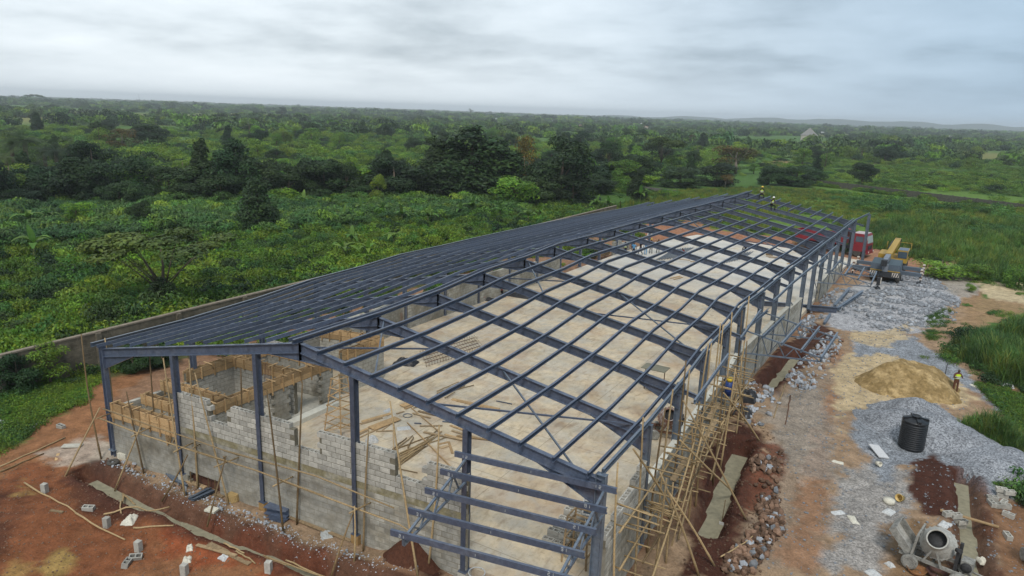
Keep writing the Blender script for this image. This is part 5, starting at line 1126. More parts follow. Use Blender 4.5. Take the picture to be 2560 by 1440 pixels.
for x in (1.15, 6.9, 8.25):
    for y in (-1.05, 1.05):
        M = Matrix.Translation((x, y, .52)) @ Matrix.Rotation(math.pi/2, 4, 'X'); wv = MB().lathe([(.25, -.15), (.45, -.17), (.52, -.13), (.53, 0), (.52, .13), (.45, .17), (.25, .15)], 20, M).part('wheel', RUBBER, tru)
        MB().lathe([(0, -.1), (.1, -.13), (.25, -.1), (.27, -.15), (.27, .15), (.25, .1), (.1, .13), (0, .1)], 16, M).part('rim', STRP, wv)
# ------------------------------------------------------------------ steel lying about
def lay(prof, m, a, b, label, name='steel_beam', cat='beam', group=None, z=0.0, up=(0, 0, 1)):
    a = Vector(a); b = Vector(b); c = (a+b)/2; a = a-c; b = b-c
    o = MB().sweep([a, b], prof, up).thing(name, m, label, cat, group, c+Vector((0, 0, z))); return o
lay(ibeam(.3, .5), STEEL, at(1882, 757, .25), at(2092, 775, -.1), 'deep dark steel beam lying through the gap in the low side wall')
lay(ibeam(.24, .26), STEEL_L, on(2085, 773)+Vector((0, 0, .3)), on(2122, 733)+Vector((0, 0, .5)), 'shorter grey steel beam leaning up on the granite rubble, upper of a pair')
lay(ibeam(.24, .26), STEEL_L, on(2092, 780)+Vector((0, 0, .3)), on(2155, 741)+Vector((0, 0, .5)), 'longer grey steel beam leaning up on the granite rubble, lower of a pair')
lay(ibeam(.2, .2), STEEL_L, on(2060, 812)+Vector((0, 0, .12)), on(2075, 790)+Vector((0, 0, .15)), 'short grey beam end sticking out below the leaning pair')
for k in range(8):
    a, b = at(1640+k*7.0, 650-k*.7, .05), at(1690+k*6.2, 622-k*.5, .05); lay(cprof(.07, .1), STEEL_L, a, b, 'grey purlin in the neat layer on the slab before the standing workers', 'steel_purlin', 'purlin', 'purlins laid before the standing workers')
for k in range(8):
    a, b = at(1810+k*6.5, 658-k*1.6, .05), at(1838+k*6.4, 634-k*.8, .05); lay(cprof(.07, .1), STEEL_L, a, b, 'grey purlin in the neat layer on the slab beside the sitting dark figure', 'steel_purlin', 'purlin', 'purlins laid beside the dark figure')
for k in range(6):
    a, b = at(1615+k*3, 655+k*.8, .05), at(1660+k*2, 652+k*.9, .05); lay(cprof(.07, .08), STEEL, a, b, 'dark purlin offcut in the bundle near the left wall', 'steel_purlin', 'purlin', 'purlin offcuts near the left wall')
G3p = lambda x_, y_: (x_/4.571+440, y_/4.571+1160)
for k in range(6):
    a, b = on(*G3p(150+k*10, 405+k*6)), on(*G3p(380+k*12, 285+k*9)); lay(cprof(.08, .08), STEEL_L, a+Vector((0, 0, .05+.03*(k % 3))), b+Vector((0, 0, .05+.03*(k % 3))), 'grey steel channel in the bundle below the wall hole', 'steel_channel', 'channel', 'channels below the wall hole')
for k in range(5):
    a, b = on(412+k*4, 1183+k*5), on(452+k*4, 1200+k*5); lay(cprof(.09, .06), STEEL_L, a+Vector((0, 0, .06+.02*k)), b+Vector((0, 0, .06+.02*k)), 'grey steel channel in the bundle at the second gable post', 'steel_channel', 'channel', 'channels at the second gable post')
lay(ibeam(.45, .3), STEEL, on(*G3p(1040, 560))+Vector((0, 0, .25)), on(*G3p(1290, 615))+Vector((0, 0, .25)), 'short dark steel stub lying at the third gable post')
lay([(-.2, -.015), (.2, -.015), (.2, .015), (-.2, .015)], STEEL, on(*G3p(1060, 610))+Vector((0, 0, .06)), on(*G3p(1260, 665))+Vector((0, 0, .06)), 'flat dark plate in front of the steel stub', 'steel_plate', 'plate')
# rebar cage on the slab
rm = empty('rebar_mat', 'rusty welded rebar mat lying on the slab beyond the rooms', 'rebar')
A, B, C_, D = at(1048, 905, 0), at(1200, 846, 0), at(1170, 872, 0), at(1060, 920, 0)
e1 = (at(1185, 848, 0)-at(1050, 888, 0)); e2 = (at(1062, 912, 0)-at(1050, 888, 0))*1.3; o0 = at(1050, 888, 0)
for k in range(9): q = o0+e2*(k/8); MB().tube([q+Vector((0, 0, .1+.1*(k % 2))), q+e1+Vector((0, 0, .12+.1*(k % 2)))], .014, 4).part('rebar', RUST, rm)
for k in range(22): q = o0+e1*(k/21); MB().tube([q+Vector((0, 0, .06)), q+Vector((0, 0, .32)), q+e2+Vector((0, 0, .32)), q+e2+Vector((0, 0, .06))], .012, 4).part('stirrup', RUST, rm)
# tarpaulins, sacks and other soft things
def crumple(name, m, c, rx, ry, h, label, cat, seed, rz=0.0, n=18):
    r = np.random.default_rng(seed); u = np.linspace(-1, 1, n); U, V_ = np.meshgrid(u, u); R_ = np.sqrt(U**2+V_**2)
    k = np.clip(1-np.maximum(abs(U), abs(V_))**3, 0, 1); Z = h*k*(.35+1.1*vnoise(U*2+seed, V_*2, .8, seed, 3))+.004
    X_ = U*rx*(1+.25*(vnoise(U+3, V_+seed, .7, seed+1, 2)-.5)); Y_ = V_*ry*(1+.35*(vnoise(U+seed, V_+9, .7, seed+2, 2)-.5))
    vs = np.stack([X_, Y_, Z], -1).reshape(-1, 3); ii = (np.arange(n-1)[:, None]*n+np.arange(n-1)[None]).ravel(); F_ = np.stack([ii, ii+1, ii+n+1, ii+n], -1)
    bot = vs.copy(); bot[:, 2] = -.03; nb = len(vs); ring = list(range(n))+[n*k+n-1 for k in range(1, n)]+[n*(n-1)+k for k in range(n-2, -1, -1)]+[n*k for k in range(n-2, 0, -1)]
    F2 = [(a, b, b+nb, a+nb) for a, b in zip(ring, ring[1:]+ring[:1])]; F_ = np.concatenate([F_, np.array(F2)])
    o = inst(name, np_mesh(name, np.concatenate([vs, bot]), F_, m, None, False), None, c, (0, 0, rz)); return tag(o, label, cat, None, 'thing')
TARP = mat('black_sheeting', (.022, .022, .025), .45, .3, 4, .4)
crumple('plastic_sheeting', TARP, at(1015, 908, .01), .75, .5, .35, 'crumpled black plastic sheeting with offcuts by the rebar mat', 'sheeting', 2, .3)
crumple('plastic_sheeting', TARP, at(1290, 740, .01), 1.5, .45, .3, 'long crumpled dark sheeting on the slab by the left wall', 'sheeting', 3, .1)
crumple('plastic_sheeting', TARP, at(1222, 750, .01), .7, .35, .2, 'smaller dark sheet touching the left wall beside the crouching worker', 'sheeting', 4, .2)
crumple('black_sack', TARP, on(1868, 1000), .55, .5, .7, 'tall black plastic sack beside the side wall and trench', 'sack', 5); crumple('black_sack', TARP, on(1856, 1036), .5, .4, .45, 'lower black plastic sack in front of the tall one', 'sack', 6)
crumple('clothes_heap', mat('mixed_cloth', (.12, .06, .08), .9, .5, 9, .1, col2=(.35, .32, .34), fac=.55), at(1140, 772, .01), .8, .45, .45, 'heap of dark red and pale clothes against the left wall', 'clothes', 7, .2)
for (px, py, rx, ry, h, lab, m, gz) in ((327, 1302, .33, .26, .22, 'crumpled pale cement bag on the dark soil below the trench', BAG, 1), (2095, 1282, .3, .16, .06, 'flattened pale bag on the gravel, left of two', WHITE, 1), (2133, 1300, .34, .16, .05, 'flattened pale bag on the gravel, right of two', BAG, 1), (2222, 1280, .28, .2, .1, 'flattened silvery bag left of the yellow bucket', WHITE, 1), (2362, 1312, .3, .2, .1, 'flattened silvery bag beside the pale block row', WHITE, 1),
        (2093, 1155, .3, .15, .04, 'pale torn cardboard on the gravel below the white splash', BAG, 1), (2455, 1404, .2, .16, .18, 'small pale bag lying in the right trench', BAG, 1), (560, 1395, .2, .14, .12, 'crumpled white bag on the bank below the broad plank', WHITE, 1), (468, 1400, .2, .15, .12, 'crumpled brownish bag left of the white one', BAG, 1), (475, 1370, .2, .12, .1, 'small pale bag at the end of the dark plank', BAG, 1),
        (818, 1338, .35, .25, .14, 'grey crumpled bag at the wall foot near the fourth post', mat('grey_bag', (.33, .34, .33), .8, .2, 5), 1), (1010, 1071, .35, .22, .04, 'white printed sheet lying among the planks', WHITE, 0), (970, 1026, .28, .14, .06, 'white sheet lying at the top of the plank heap', WHITE, 0), (930, 1105, .2, .3, .3, 'white bag leaning on the front wall top by the fourth post', WHITE, 0), (2520, 967, .35, .3, .2, 'white rubbish bag on the grass at the right edge', WHITE, 1), (2545, 1005, .45, .4, .25, 'larger pale rubbish heap at the right edge', WHITE, 1), (2435, 965, .3, .15, .06, 'pale rag on the grass beside the man', BAG, 1), (2225, 1413, .16, .12, .12, 'small white box on the gravel below the mixer skip', WHITE, 1), (2190, 1440, .4, .25, .1, 'pale bag at the bottom edge under the mixer', WHITE, 1)):
    p = on(px, py) if gz else at(px, py, 0.0); crumple('cement_bag' if 'bag' in lab else 'sheet', m, p, rx, ry, h, lab, 'bag' if 'bag' in lab else 'sheet', int(px) % 97, (px % 7)*.4, 12)
w0 = on(2195, 1133); o = MB().box((0, 0, .12), (.55, 1.25, .05)).thing('white_board', mat('spattered_white_board', (.5, .5, .5), .8, .25, 7), 'spattered white board lying on the gravel beside the water tank', 'board', None, w0, .35); o.rotation_euler = (.08, .1, .5)
p = on(2250, 1253); bk = empty('yellow_bucket', 'yellow plastic bucket tipped over on the gravel', 'bucket', p+Vector((0, 0, .17))); bk.rotation_euler = (rad(70), 0, rad(-25))
MB().lathe([(.13, -.16), (.165, .16), (.175, .165), (.175, .185), (.155, .185), (.12, -.13), (0, -.13)], 20).part('bucket_body', mat('yellow_plastic', (.52, .36, .12), .5, .15, 3, .4), bk)
p = on(2222, 1257); MB().lathe([(0, 0), (.26, 0), (.24, .18), (.0, .22)], 16).thing('sand_bag', BAG, 'full cement bag lying left of the yellow bucket', 'bag', None, p, .4)
p = on(2195, 1165); b2 = empty('pail', 'small pale pail lying below the white board', 'bucket', p+Vector((0, 0, .13))); b2.rotation_euler = (rad(80), 0, .9); MB().lathe([(.1, -.13), (.13, .13), (.11, .13), (.09, -.1), (0, -.1)], 16).part('pail_body', BAG, b2)
for (px, py, r_, m, lab) in ((2290, 1432, .34, mat('rusty_pan', (.25, .12, .05), .7, .3, 4), 'round orange brown basin on the ground under the mixer'), (2340, 1440, .34, mat('brown_pan', (.10, .05, .04), .7, .3, 4), 'round dark brown basin right of the orange one')):
    MB().lathe([(0, .02), (r_*.7, .02), (r_, .2), (r_+.02, .21), (r_*.72, 0), (0, 0)], 24).thing('basin', m, lab, 'basin', None, on(px, py))
for (px, py, r_, lab, z) in ((1019, 1040, .24, 'metal ring lying on the slab near the plank heap', 0), (1192, 1433, .3, 'white hoop lying on the slab at the last gable post', 0)):
    c = at(px, py, z); P = [c+Vector((r_*math.cos(a*.3927), r_*math.sin(a*.3927), .03)) for a in range(17)]; MB().tube(P, .02, 6).thing('ring', WHITE if 'white' in lab else STEEL_L, lab, 'ring')
c = on(283, 1158); MB().lathe([(.12, 0), (.25, 0), (.28, .05), (.25, .11), (.12, .11), (.10, .05), (.12, 0)], 18).thing('old_tyre', RUBBER, 'small black tyre lying near the left front corner', 'tyre', None, c)
c = on(583, 1250); MB().lathe([(0, 0), (.27, 0), (.24, .3), (0, .31)], 14, None, False).thing('tree_stump', mat('cut_wood', (.38, .26, .11), .9, .3, 5), 'pale sawn tree stump at the wall foot', 'stump', None, c)
c = on(312, 1145); MB().box((0, 0, .15), (.45, .4, .3)).thing('pale_crate', BAG, 'pale box standing on the rubble by the left front corner', 'box', None, c, .3)
c = on(530, 1282-5); MB().box((0, 0, .05), (.5, .35, .08)).thing('paving_slab', BAG, 'pale flat slab lying between the channel bundle and the bank', 'slab', None, c, .2)
c = on(35, 1068); o = MB().box((0, 0, .12), (1.0, 2.3, .04)).thing('white_roof_sheet', WHITE, 'white sheet lying on the grass at the left edge', 'sheet', None, c, -1.05)
c = on(181, 1117); o = MB().box((0, 0, .06), (.35, .9, .05)).thing('grey_board', CONC, 'grey board lying on the pale patch near the left corner', 'board', None, c, -.9)
c = at_x(1820, 988, xr(17)+.75); bc_ = MB().lathe([(0, 0), (.27, 0), (.28, .3), (.29, .31), (.28, .33), (.28, .6), (.29, .61), (.28, .63), (.27, .88), (0, .88)], 20).thing('blue_drum', mat('blue_plastic', (.015, .04, .16), .5, .15, 3, .4), 'blue plastic drum standing on the scaffold by the side wall', 'drum', None, c).scale = (.7, .7, .85)
MB().lathe([(0, 0), (.17, 0), (.2, .3), (0, .3)], 16).thing('yellow_pail', mat('bright_yellow', (.6, .42, .03), .5, .1, 3), 'yellow pail on top of the blue drum', 'bucket', None, c+Vector((0, 0, .752))).scale = (.75, .75, .7)
# white window frames leaning at the corner column
for k, (px, py, lab) in enumerate(((1478, 1262, 'white window frame with three panes leaning at the corner column, upper of two'), (1483, 1302, 'white window frame with three panes leaning at the corner column, lower of two'))):
    d_ = ray(px, py); p = CAM+d_*((23.75-CAM.x)/d_.x) if False else at(px, py, 1.9-.75*k)
    wf_ = empty('window_frame', lab, 'window frame', p, rad(12)); wf_.rotation_euler = (rad(-14), 0, rad(12))
    for x in (-.3, -.1, .1, .3): pass
    for z in (-.4, -.13, .13, .4): MB().box((0, 0, z), (.62, .05, .05)).part('rail', WHITE, wf_)
    for x in (-.29, .29): MB().box((x, 0.003, 0), (.05, .05, .8)).part('stile', WHITE, wf_)
    for z in (-.265, 0, .265): MB().box((0, .01, z), (.53, .012, .21)).part('pane', GLASS, wf_)
# shovel standing in the soil by the side trench
p = on(1803, 1315); sh = empty('shovel', 'pale bladed shovel stuck in the soil right of the side trench', 'shovel', p); MB().tube([(0, 0, .1), (-.02, .35, 1.1)], .018, 6).part('handle', BAMBOO_D, sh); b = MB(); b.box((0, 0, .05), (.2, .03, .28)); b.part('blade', WHITE, sh)
for (px, py, w_, h_, lab) in ((1428, 606, .4, .4, 'small pale block on the far slab, leftmost of four'), (1745, 625, .45, .5, 'small pale block on the far slab near the planks'), (1910, 637, .5, .6, 'pale stool shaped block on the far slab beside the brown timber'), (1625, 591, .6, .6, 'white block at the far slab edge')):
    MB().box((0, 0, h_/2), (w_, w_, h_)).thing('pale_block', SCREED, lab, 'block', None, at(px if px != 1428 else 1716, py if px != 1428 else 613, 0))
MB().box((0, 0, .2), (.9, .5, .4)).thing('timber_bundle', WOOD_O, 'brown bundle of timber offcuts on the far slab', 'timber', None, at(1922, 638, 0), .3)
MB().box((0, 0, .2), (1.6, .6, .4)).thing('timber_bundle', WOOD_O, 'brown pile of timber against the left wall near the standing workers', 'timber', None, at(1510, 637, 0), 1.4)
p = at(1625, 985, 0)
hm_ = empty('site_cart', 'yellow site machine with a canopy beside the inside mixer', 'machine', (p.x, p.y+.5, 0)); MB().box((0, 0, .55), (.7, .5, .6)).part('machine_body', YELL, hm_); MB().box((0, .1, 1.5), (1.5, 1.0, .05)).part('canopy', mat('olive_sheet', (.2, .19, .14), .8), hm_)
for x in (-.6, .6): MB().tube([(x, .1, 0), (x, .1, 1.48)], .03, 6).part('canopy_post', RUST, hm_)
# ------------------------------------------------------------------ people
SKIN = mat('dark_skin', (0.075, 0.04, 0.026), .55, .1, 6, .35); HAIR = mat('black_hair', (.012, .011, .01), .8, .1, 9)
VEST = mat('lime_vest', (0.48, 0.62, 0.03), .7, .1, 8, .2); TAPE = mat('silver_tape', (.55, .56, .56), .4, .1, 8, .5); ORG = mat('orange_vest', (0.85, 0.13, 0.015), .7, .1, 8, .2); HELM = mat('helmet_white', (.7, .7, .66), .4, .1, 8, .4); HELY = mat('helmet_yellow', (.65, .42, .04), .4, .1, 8, .4)
def cloth(c): return mat('cloth', c, .9, .2, 9, .1)
NAVY, BROWN, BLUE, BLK, REDC, GREYC, MAR = cloth((.03, .035, .06)), cloth((.12, .055, .035)), cloth((.10, .28, .48)), cloth((.015, .015, .018)), cloth((.35, .03, .03)), cloth((.3, .3, .3)), cloth((.16, .035, .03))
POSES = {
 'stand': dict(pel=(0, 0, .92), che=(0, .01, 1.30), nek=(0, .0, 1.47), hed=(0, .02, 1.62), elL=(-.26, .02, 1.14), haL=(-.27, .10, .88), elR=(.26, .02, 1.14), haR=(.27, .10, .88), knL=(-.10, .03, .50), anL=(-.11, 0, .07), knR=(.10, .03, .50), anR=(.11, 0, .07)),
 'reach': dict(pel=(0, 0, .92), che=(0, .02, 1.30), nek=(0, .02, 1.47), hed=(0, .06, 1.62), elL=(-.27, .10, 1.16), haL=(-.16, .32, 1.22), elR=(.27, .10, 1.16), haR=(.18, .34, 1.24), knL=(-.11, .03, .50), anL=(-.14, 0, .07), knR=(.11, .03, .50), anR=(.14, 0, .07)),
 'walk': dict(pel=(0, 0, .90), che=(0, .04, 1.28), nek=(0, .05, 1.45), hed=(0, .09, 1.60), elL=(-.25, .14, 1.12), haL=(-.24, .30, .95), elR=(.25, -.10, 1.10), haR=(.26, -.12, .86), knL=(-.09, -.02, .48), anL=(-.09, -.25, .10), knR=(.09, .18, .50), anR=(.09, .25, .07)),
 'sit': dict(pel=(0, 0, .22), che=(0, .08, .62), nek=(0, .14, .78), hed=(0, .20, .92), elL=(-.26, .18, .52), haL=(-.14, .42, .50), elR=(.26, .18, .52), haR=(.14, .42, .50), knL=(-.16, .42, .46), anL=(-.14, .50, .07), knR=(.16, .42, .46), anR=(.14, .50, .07)),
 'crouch': dict(pel=(0, -.05, .36), che=(0, .16, .72), nek=(0, .26, .86), hed=(0, .34, .98), elL=(-.26, .34, .62), haL=(-.14, .52, .44), elR=(.26, .34, .62), haR=(.14, .52, .44), knL=(-.16, .34, .54), anL=(-.13, .06, .08), knR=(.16, .34, .54), anR=(.13, .06, .08)),
 'bend': dict(pel=(0, -.08, .88), che=(0, .26, 1.06), nek=(0, .38, 1.10), hed=(0, .50, 1.10), elL=(-.24, .36, .80), haL=(-.16, .46, .56), elR=(.24, .36, .80), haR=(.16, .46, .56), knL=(-.11, .04, .48), anL=(-.13, 0, .07), knR=(.11, .04, .48), anR=(.13, 0, .07)),
 'straddle': dict(pel=(0, 0, .14), che=(0, .12, .54), nek=(0, .18, .70), hed=(0, .25, .84), elL=(-.25, .24, .44), haL=(-.12, .44, .22), elR=(.25, .24, .44), haR=(.12, .44, .22), knL=(-.24, .34, .02), anL=(-.22, .30, -.38), knR=(.24, .34, .02), anR=(.22, .30, -.38)),
}
def person(P, rz, pose, label, shirt, trous, vest=None, helmet=None, s=1.0, group=None):
    root = empty('person', label, 'person', P, rz, group); root.scale = (s, s, s); J = {k: Vector(v) for k, v in POSES[pose].items()}
    verts, edges, rads, seg = [], [], [], []
    def v(p, r_, sg): verts.append(tuple(p)); rads.append(r_ if isinstance(r_, tuple) else (r_, r_)); seg.append(sg); return len(verts)-1
    def e(a, b): edges.append((a, b))
    up = (J['nek']-J['che']).normalized(); sidev = Vector((1, 0, 0))
    pe = v(J['pel'], (.15, .11), 't'); wa = v(J['pel'].lerp(J['che'], .5), (.135, .10), 's'); ch = v(J['che'], (.16, .11), 's'); sh = v(J['che'].lerp(J['nek'], .62), (.12, .085), 's'); ne = v(J['nek'], .058, 'k'); e(pe, wa); e(wa, ch); e(ch, sh); e(sh, ne)
    fd = Vector((0, 1, 0)); hd = J['hed']; jw = v(hd+Vector((0, .015, -.06)), (.068, .078), 'k'); hm = v(hd+Vector((0, 0, .03)), (.078, .095), 'k'); ht = v(hd+Vector((0, -.01, .10)), (.055, .07), 'h'); e(ne, jw); e(jw, hm); e(hm, ht)
    nz = v(hd+Vector((0, .105, -.01)), .014, 'k'); e(hm, nz)
    for sd, sg in (('L', -1), ('R', 1)):
        s0 = v(J['che'].lerp(J['nek'], .5)+sidev*(.17*sg), .062, 's'); el = v(J['el'+sd], .043, 'k'); wr = v(J['ha'+sd].lerp(J['el'+sd], .14), .028, 'k'); pm = v(J['ha'+sd], (.036, .022), 'k'); e(sh, s0); e(s0, el); e(el, wr); e(wr, pm)
        d = (J['ha'+sd]-J['el'+sd]).normalized(); q = d.cross(Vector((0, 0, 1))); q = q.normalized() if q.length > .1 else Vector((1, 0, 0))
        for f in range(4):
            a = v(J['ha'+sd]+d*.055+q*((f-1.5)*.019), .0095, 'k'); b = v(J['ha'+sd]+d*(.095-.008*abs(f-1.4))+q*((f-1.5)*.021)+Vector((0, 0, -.012)), .008, 'k'); e(pm, a); e(a, b)
        th = v(J['ha'+sd]-d*.02+q*(-.045*sg), .0105, 'k'); t2 = v(J['ha'+sd]+d*.022+q*(-.06*sg), .009, 'k'); e(wr, th); e(th, t2)
        hp = v(J['pel']+Vector((.085*sg, 0, -.05)), .088, 't'); kn = v(J['kn'+sd], .058, 't'); an = v(J['an'+sd]+Vector((0, 0, .02)), .042, 't'); ft = v(J['an'+sd]+Vector((.01*sg, .15, -.035)), (.04, .03), 'b'); e(pe, hp); e(hp, kn); e(kn, an); e(an, ft)
    me_ = bpy.data.meshes.new('body'); me_.from_pydata(verts, edges, []); tmp = bpy.data.objects.new('tmp', me_); COL.objects.link(tmp)
    md = tmp.modifiers.new('skin', 'SKIN'); md.use_smooth_shade = True; sk = me_.skin_vertices[0].data if me_.skin_vertices else None
    if sk is None:
        me_.attributes.new('skin', 'FLOAT', 'POINT')
    for k, sv in enumerate(me_.skin_vertices[0].data): sv.radius = rads[k]; sv.use_root = (k == 0)
    sb = tmp.modifiers.new('sub', 'SUBSURF'); sb.levels = 1; sb.render_levels = 1
    dg = bpy.context.evaluated_depsgraph_get(); bm_ = bpy.data.meshes.new_from_object(tmp.evaluated_get(dg)); bpy.data.objects.remove(tmp)
    mats_ = [SKIN, shirt, trous, BLK, HAIR]; idx = {'k': 0, 's': 1, 't': 2, 'b': 3, 'h': 4}
    bm_.materials.clear(); [bm_.materials.append(m_) for m_ in mats_]
    # each face takes the garment of the limb it belongs to
    es = np.array([(verts[a], verts[b]) for a, b in edges]); sgs = [(seg[a], seg[b]) for a, b in edges]
    for p in bm_.polygons:
        c = np.array(p.center); ab = es[:, 1]-es[:, 0]; t_ = np.clip(((c-es[:, 0])*ab).sum(1)/((ab*ab).sum(1)+1e-9), 0, 1); k = int(np.argmin(np.linalg.norm(c-es[:, 0]-ab*t_[:, None], axis=1))); p.material_index = idx[sgs[k][0] if t_[k] < .55 else sgs[k][1]]; p.use_smooth = True
    bm_.name = 'body'; inst('body', bm_, root)
    if vest:
        b = MB(); b.smooth = True; n = 14; rings = []
        for t_, (rx, ry) in ((-.02, (.172, .132)), (.3, (.163, .128)), (.62, (.178, .135)), (.95, (.19, .13)), (1.2, (.13, .105))):
            c = J['pel'].lerp(J['che'], .35+t_*.72) if t_ < .9 else J['che'].lerp(J['nek'], (t_-.9)*1.4); rings.append([(c.x+rx*math.cos(6.283*k/n), c.y+ry*math.sin(6.283*k/n)*.98, c.z+(.02*math.sin(6.283*k/n) if pose != 'stand' else 0)) for k in range(n)])
        vs = [p for r_ in rings for p in r_]; fs = [(i*n+k, i*n+(k+1) % n, (i+1)*n+(k+1) % n, (i+1)*n+k) for i in range(4) for k in range(n)]; b.add(vs, fs); vo = b.part('vest', vest, root)
        for t_ in (.25, .6):
            c = J['pel'].lerp(J['che'], .35+t_*.72); bt = MB(); bt.smooth = True; bt.add([(c.x+.184*math.cos(6.283*k/n), c.y+.142*math.sin(6.283*k/n), c.z+z) for z in (-.025, .025) for k in range(n)], [(k, (k+1) % n, n+(k+1) % n, n+k) for k in range(n)]); bt.part('reflective_band', TAPE, vo)
    if helmet:
        M = Matrix.Translation(J['hed']+Vector((0, -.005, .055))); MB().lathe([(.135, 0), (.137, .012), (.112, .015), (.108, .05), (.085, .095), (.04, .12), (.0, .125)], 18, M).part('helmet', helmet, root)
    return root
g0 = lambda x_, y_: at(x_, y_, 0)
p = on(2385, 985); person(p, rad(205), 'reach', 'worker in lime vest and brown trousers standing by the sand heap seen from behind', BROWN, BROWN, VEST, None, 1.0)
stk = MB().tube([(0, 0, 0), (.02, .03, 1.0)], .025, 6).thing('survey_stake', DARK, 'short dark stake standing in the gravel beside the vested worker', 'stake', None, on(2361, 944))
TL = [(899, 690, 'stand', 'worker in lime vest at the left end of the standing group on the slab', NAVY, NAVY, VEST, None, 160), (970, 695, 'stand', 'tall person in a long blue top in the standing group', BLUE, NAVY, None, None, 200), (1030, 680, 'walk', 'person in black beside the one in the long blue top', BLK, BLK, None, None, 150), (1075, 675, 'stand', 'person in light blue shirt and pale cap in the standing group', BLUE, BLUE, None, HELM, 170), (1120, 665, 'reach', 'worker in lime vest second from the right of the standing group', BLK, BLK, VEST, HELY, 190), (1180, 662, 'reach', 'worker in lime vest at the right end of the standing group, arms folded', BROWN, BLK, VEST, None, 200),
      (1413, 700, 'crouch', 'crouching figure in maroon beside the planks on the far slab', MAR, MAR, None, None, 90), (1930, 655, 'sit', 'dark clothed figure sitting beside the second purlin layer', BLK, BLK, None, None, 40)]
for x_, y_, po, lab, sh, tr, ve, he, rz in TL: person(at(1300+x_/3.4286, 440+y_/3.4286, 0), rad(rz), po, lab, sh, tr, ve, he, 1.05)
for x_, y_, po, lab, sh, tr, rz in ((1236, 740, 'bend', 'worker in dark clothes with pale headcloth bending by the left wall', BLK, NAVY, 20), (1254, 738, 'crouch', 'small dark figure crouching against the left wall beside the bending worker', MAR, BLK, 60), (1211, 752, 'sit', 'person in red and white sitting on the dark sheeting by the left wall', REDC, GREYC, 100)): person(g0(x_, y_), rad(rz), po, lab, sh, tr, None, HELM if 'head' in lab else None, 1.0)
person(at_x(2081, 694, 23.2)+Vector((0, 0, -.75)), rad(60), 'bend', 'worker in orange vest bending behind the low wall near the crane', ORG, NAVY, ORG, None, 1.1)
def roofpt(i, s): a = ridge(i)+(eave_r(i)-ridge(i))*s; return a
a = roofpt(15, .12); person(a+Vector((0, 0, -.02)), rad(200), 'straddle', 'worker in lime vest sitting on the last rafter near the ridge', BLK, BLK, VEST, HELY, 1.1)
a = roofpt(14, .33); person(a+Vector((0, 0, -.02)), rad(230), 'straddle', 'worker in lime vest and white helmet sitting on the last rafter but one', BLK, BLK, VEST, HELM, 1.1)
# ------------------------------------------------------------------ vegetation
LEAF = leaf_mat('leaf_green', (0.102, 0.19, 0.025)); LEAF_D = leaf_mat('leaf_dark', (0.021, 0.047, 0.015), 0.25, 0.12); LEAF_Y = leaf_mat('leaf_lime', (0.115, 0.20, 0.028)); LEAF_B = leaf_mat('leaf_bluish', (0.064, 0.148, 0.040))
LEAF_O = leaf_mat('leaf_olive', (0.05, 0.088, 0.02), .2, .15); LEAF_R = leaf_mat('leaf_rusty', (0.115, 0.085, 0.025)); LEAF_P = leaf_mat('palm_frond', (0.034, 0.058, 0.022)); GRASS = leaf_mat('grass_blade', (0.07, 0.15, 0.036), .25, .3); GRASS_Y = leaf_mat('dry_grass', (0.14, 0.19, 0.035), .25, .3); BAN = leaf_mat('banana_leaf', (0.085, 0.17, 0.03), .25, .3); FARL = leaf_mat('far_foliage', (0.05, 0.10, 0.03), .45, .1)
BARK = mat('bark', (0.12, 0.095, 0.07), .95, .3, 3, .1); BARK_L = mat('pale_bark', (0.22, 0.19, 0.155), .95, .3, 3, .1); BSTEM = mat('banana_stem', (0.11, 0.12, 0.04), .7, .3, 3)
def leaves(r, Cn, Nrm, size, asp=0.55, droop=0.0):
    n = len(Cn); Nrm = Nrm+r.normal(0, .45, (n, 3)); Nrm /= np.linalg.norm(Nrm, axis=1)[:, None]+1e-9
    t_ = np.cross(Nrm, r.normal(0, 1, (n, 3))); t_ /= np.linalg.norm(t_, axis=1)[:, None]+1e-9; b_ = np.cross(Nrm, t_)
    s = (size*r.uniform(.65, 1.35, n))[:, None]
    V_ = np.stack([Cn-t_*s*.5, Cn-b_*s*asp*.5+Nrm*s*.08, Cn+t_*s*.5-np.array((0, 0, droop))*s, Cn+b_*s*asp*.5+Nrm*s*.08], 1).reshape(-1, 3)
    return V_, np.arange(4*n).reshape(-1, 4)
def tints(r, lob, n, spread=.28, yel=.25):
    base = 1+spread*(r.random(lob.max()+1)[lob]*2-1); b = base*r.uniform(.75, 1.28, n); y_ = np.clip(r.normal(0, 1, n), -1, 2)*yel*.5
    t_ = np.stack([b*(1+y_), b*(1+y_*.4), b*(1-y_*.4), np.ones(n)], 1); return np.repeat(t_, 4, 0)
def crown_mesh(name, m, lobes, n, size, seed, fill=.25, asp=.55, up=.5, yel=.25, droop=.1):
    """lobes: (x, y, z, rx, ry, rz)"""
    r = np.random.default_rng(seed); Lb = np.array(lobes, float); wgt = (Lb[:, 3]*Lb[:, 4])**.9; lob = r.choice(len(Lb), n, p=wgt/wgt.sum())
    u = r.normal(0, 1, (n, 3)); u /= np.linalg.norm(u, axis=1)[:, None]; rad_ = np.where(r.random(n) < fill, r.uniform(.3, .9, n), r.uniform(.82, 1.08, n))
    low = (u[:, 2] < -.35) & (r.random(n) < .6); u[low, 2] *= -1
    Cn = Lb[lob, :3]+u*rad_[:, None]*Lb[lob, 3:]; Nm = u+np.array((0, 0, up)); V_, F_ = leaves(r, Cn, Nm, size, asp, droop)
    return np_mesh(name, V_, F_, m, tints(r, lob, n, yel=yel))
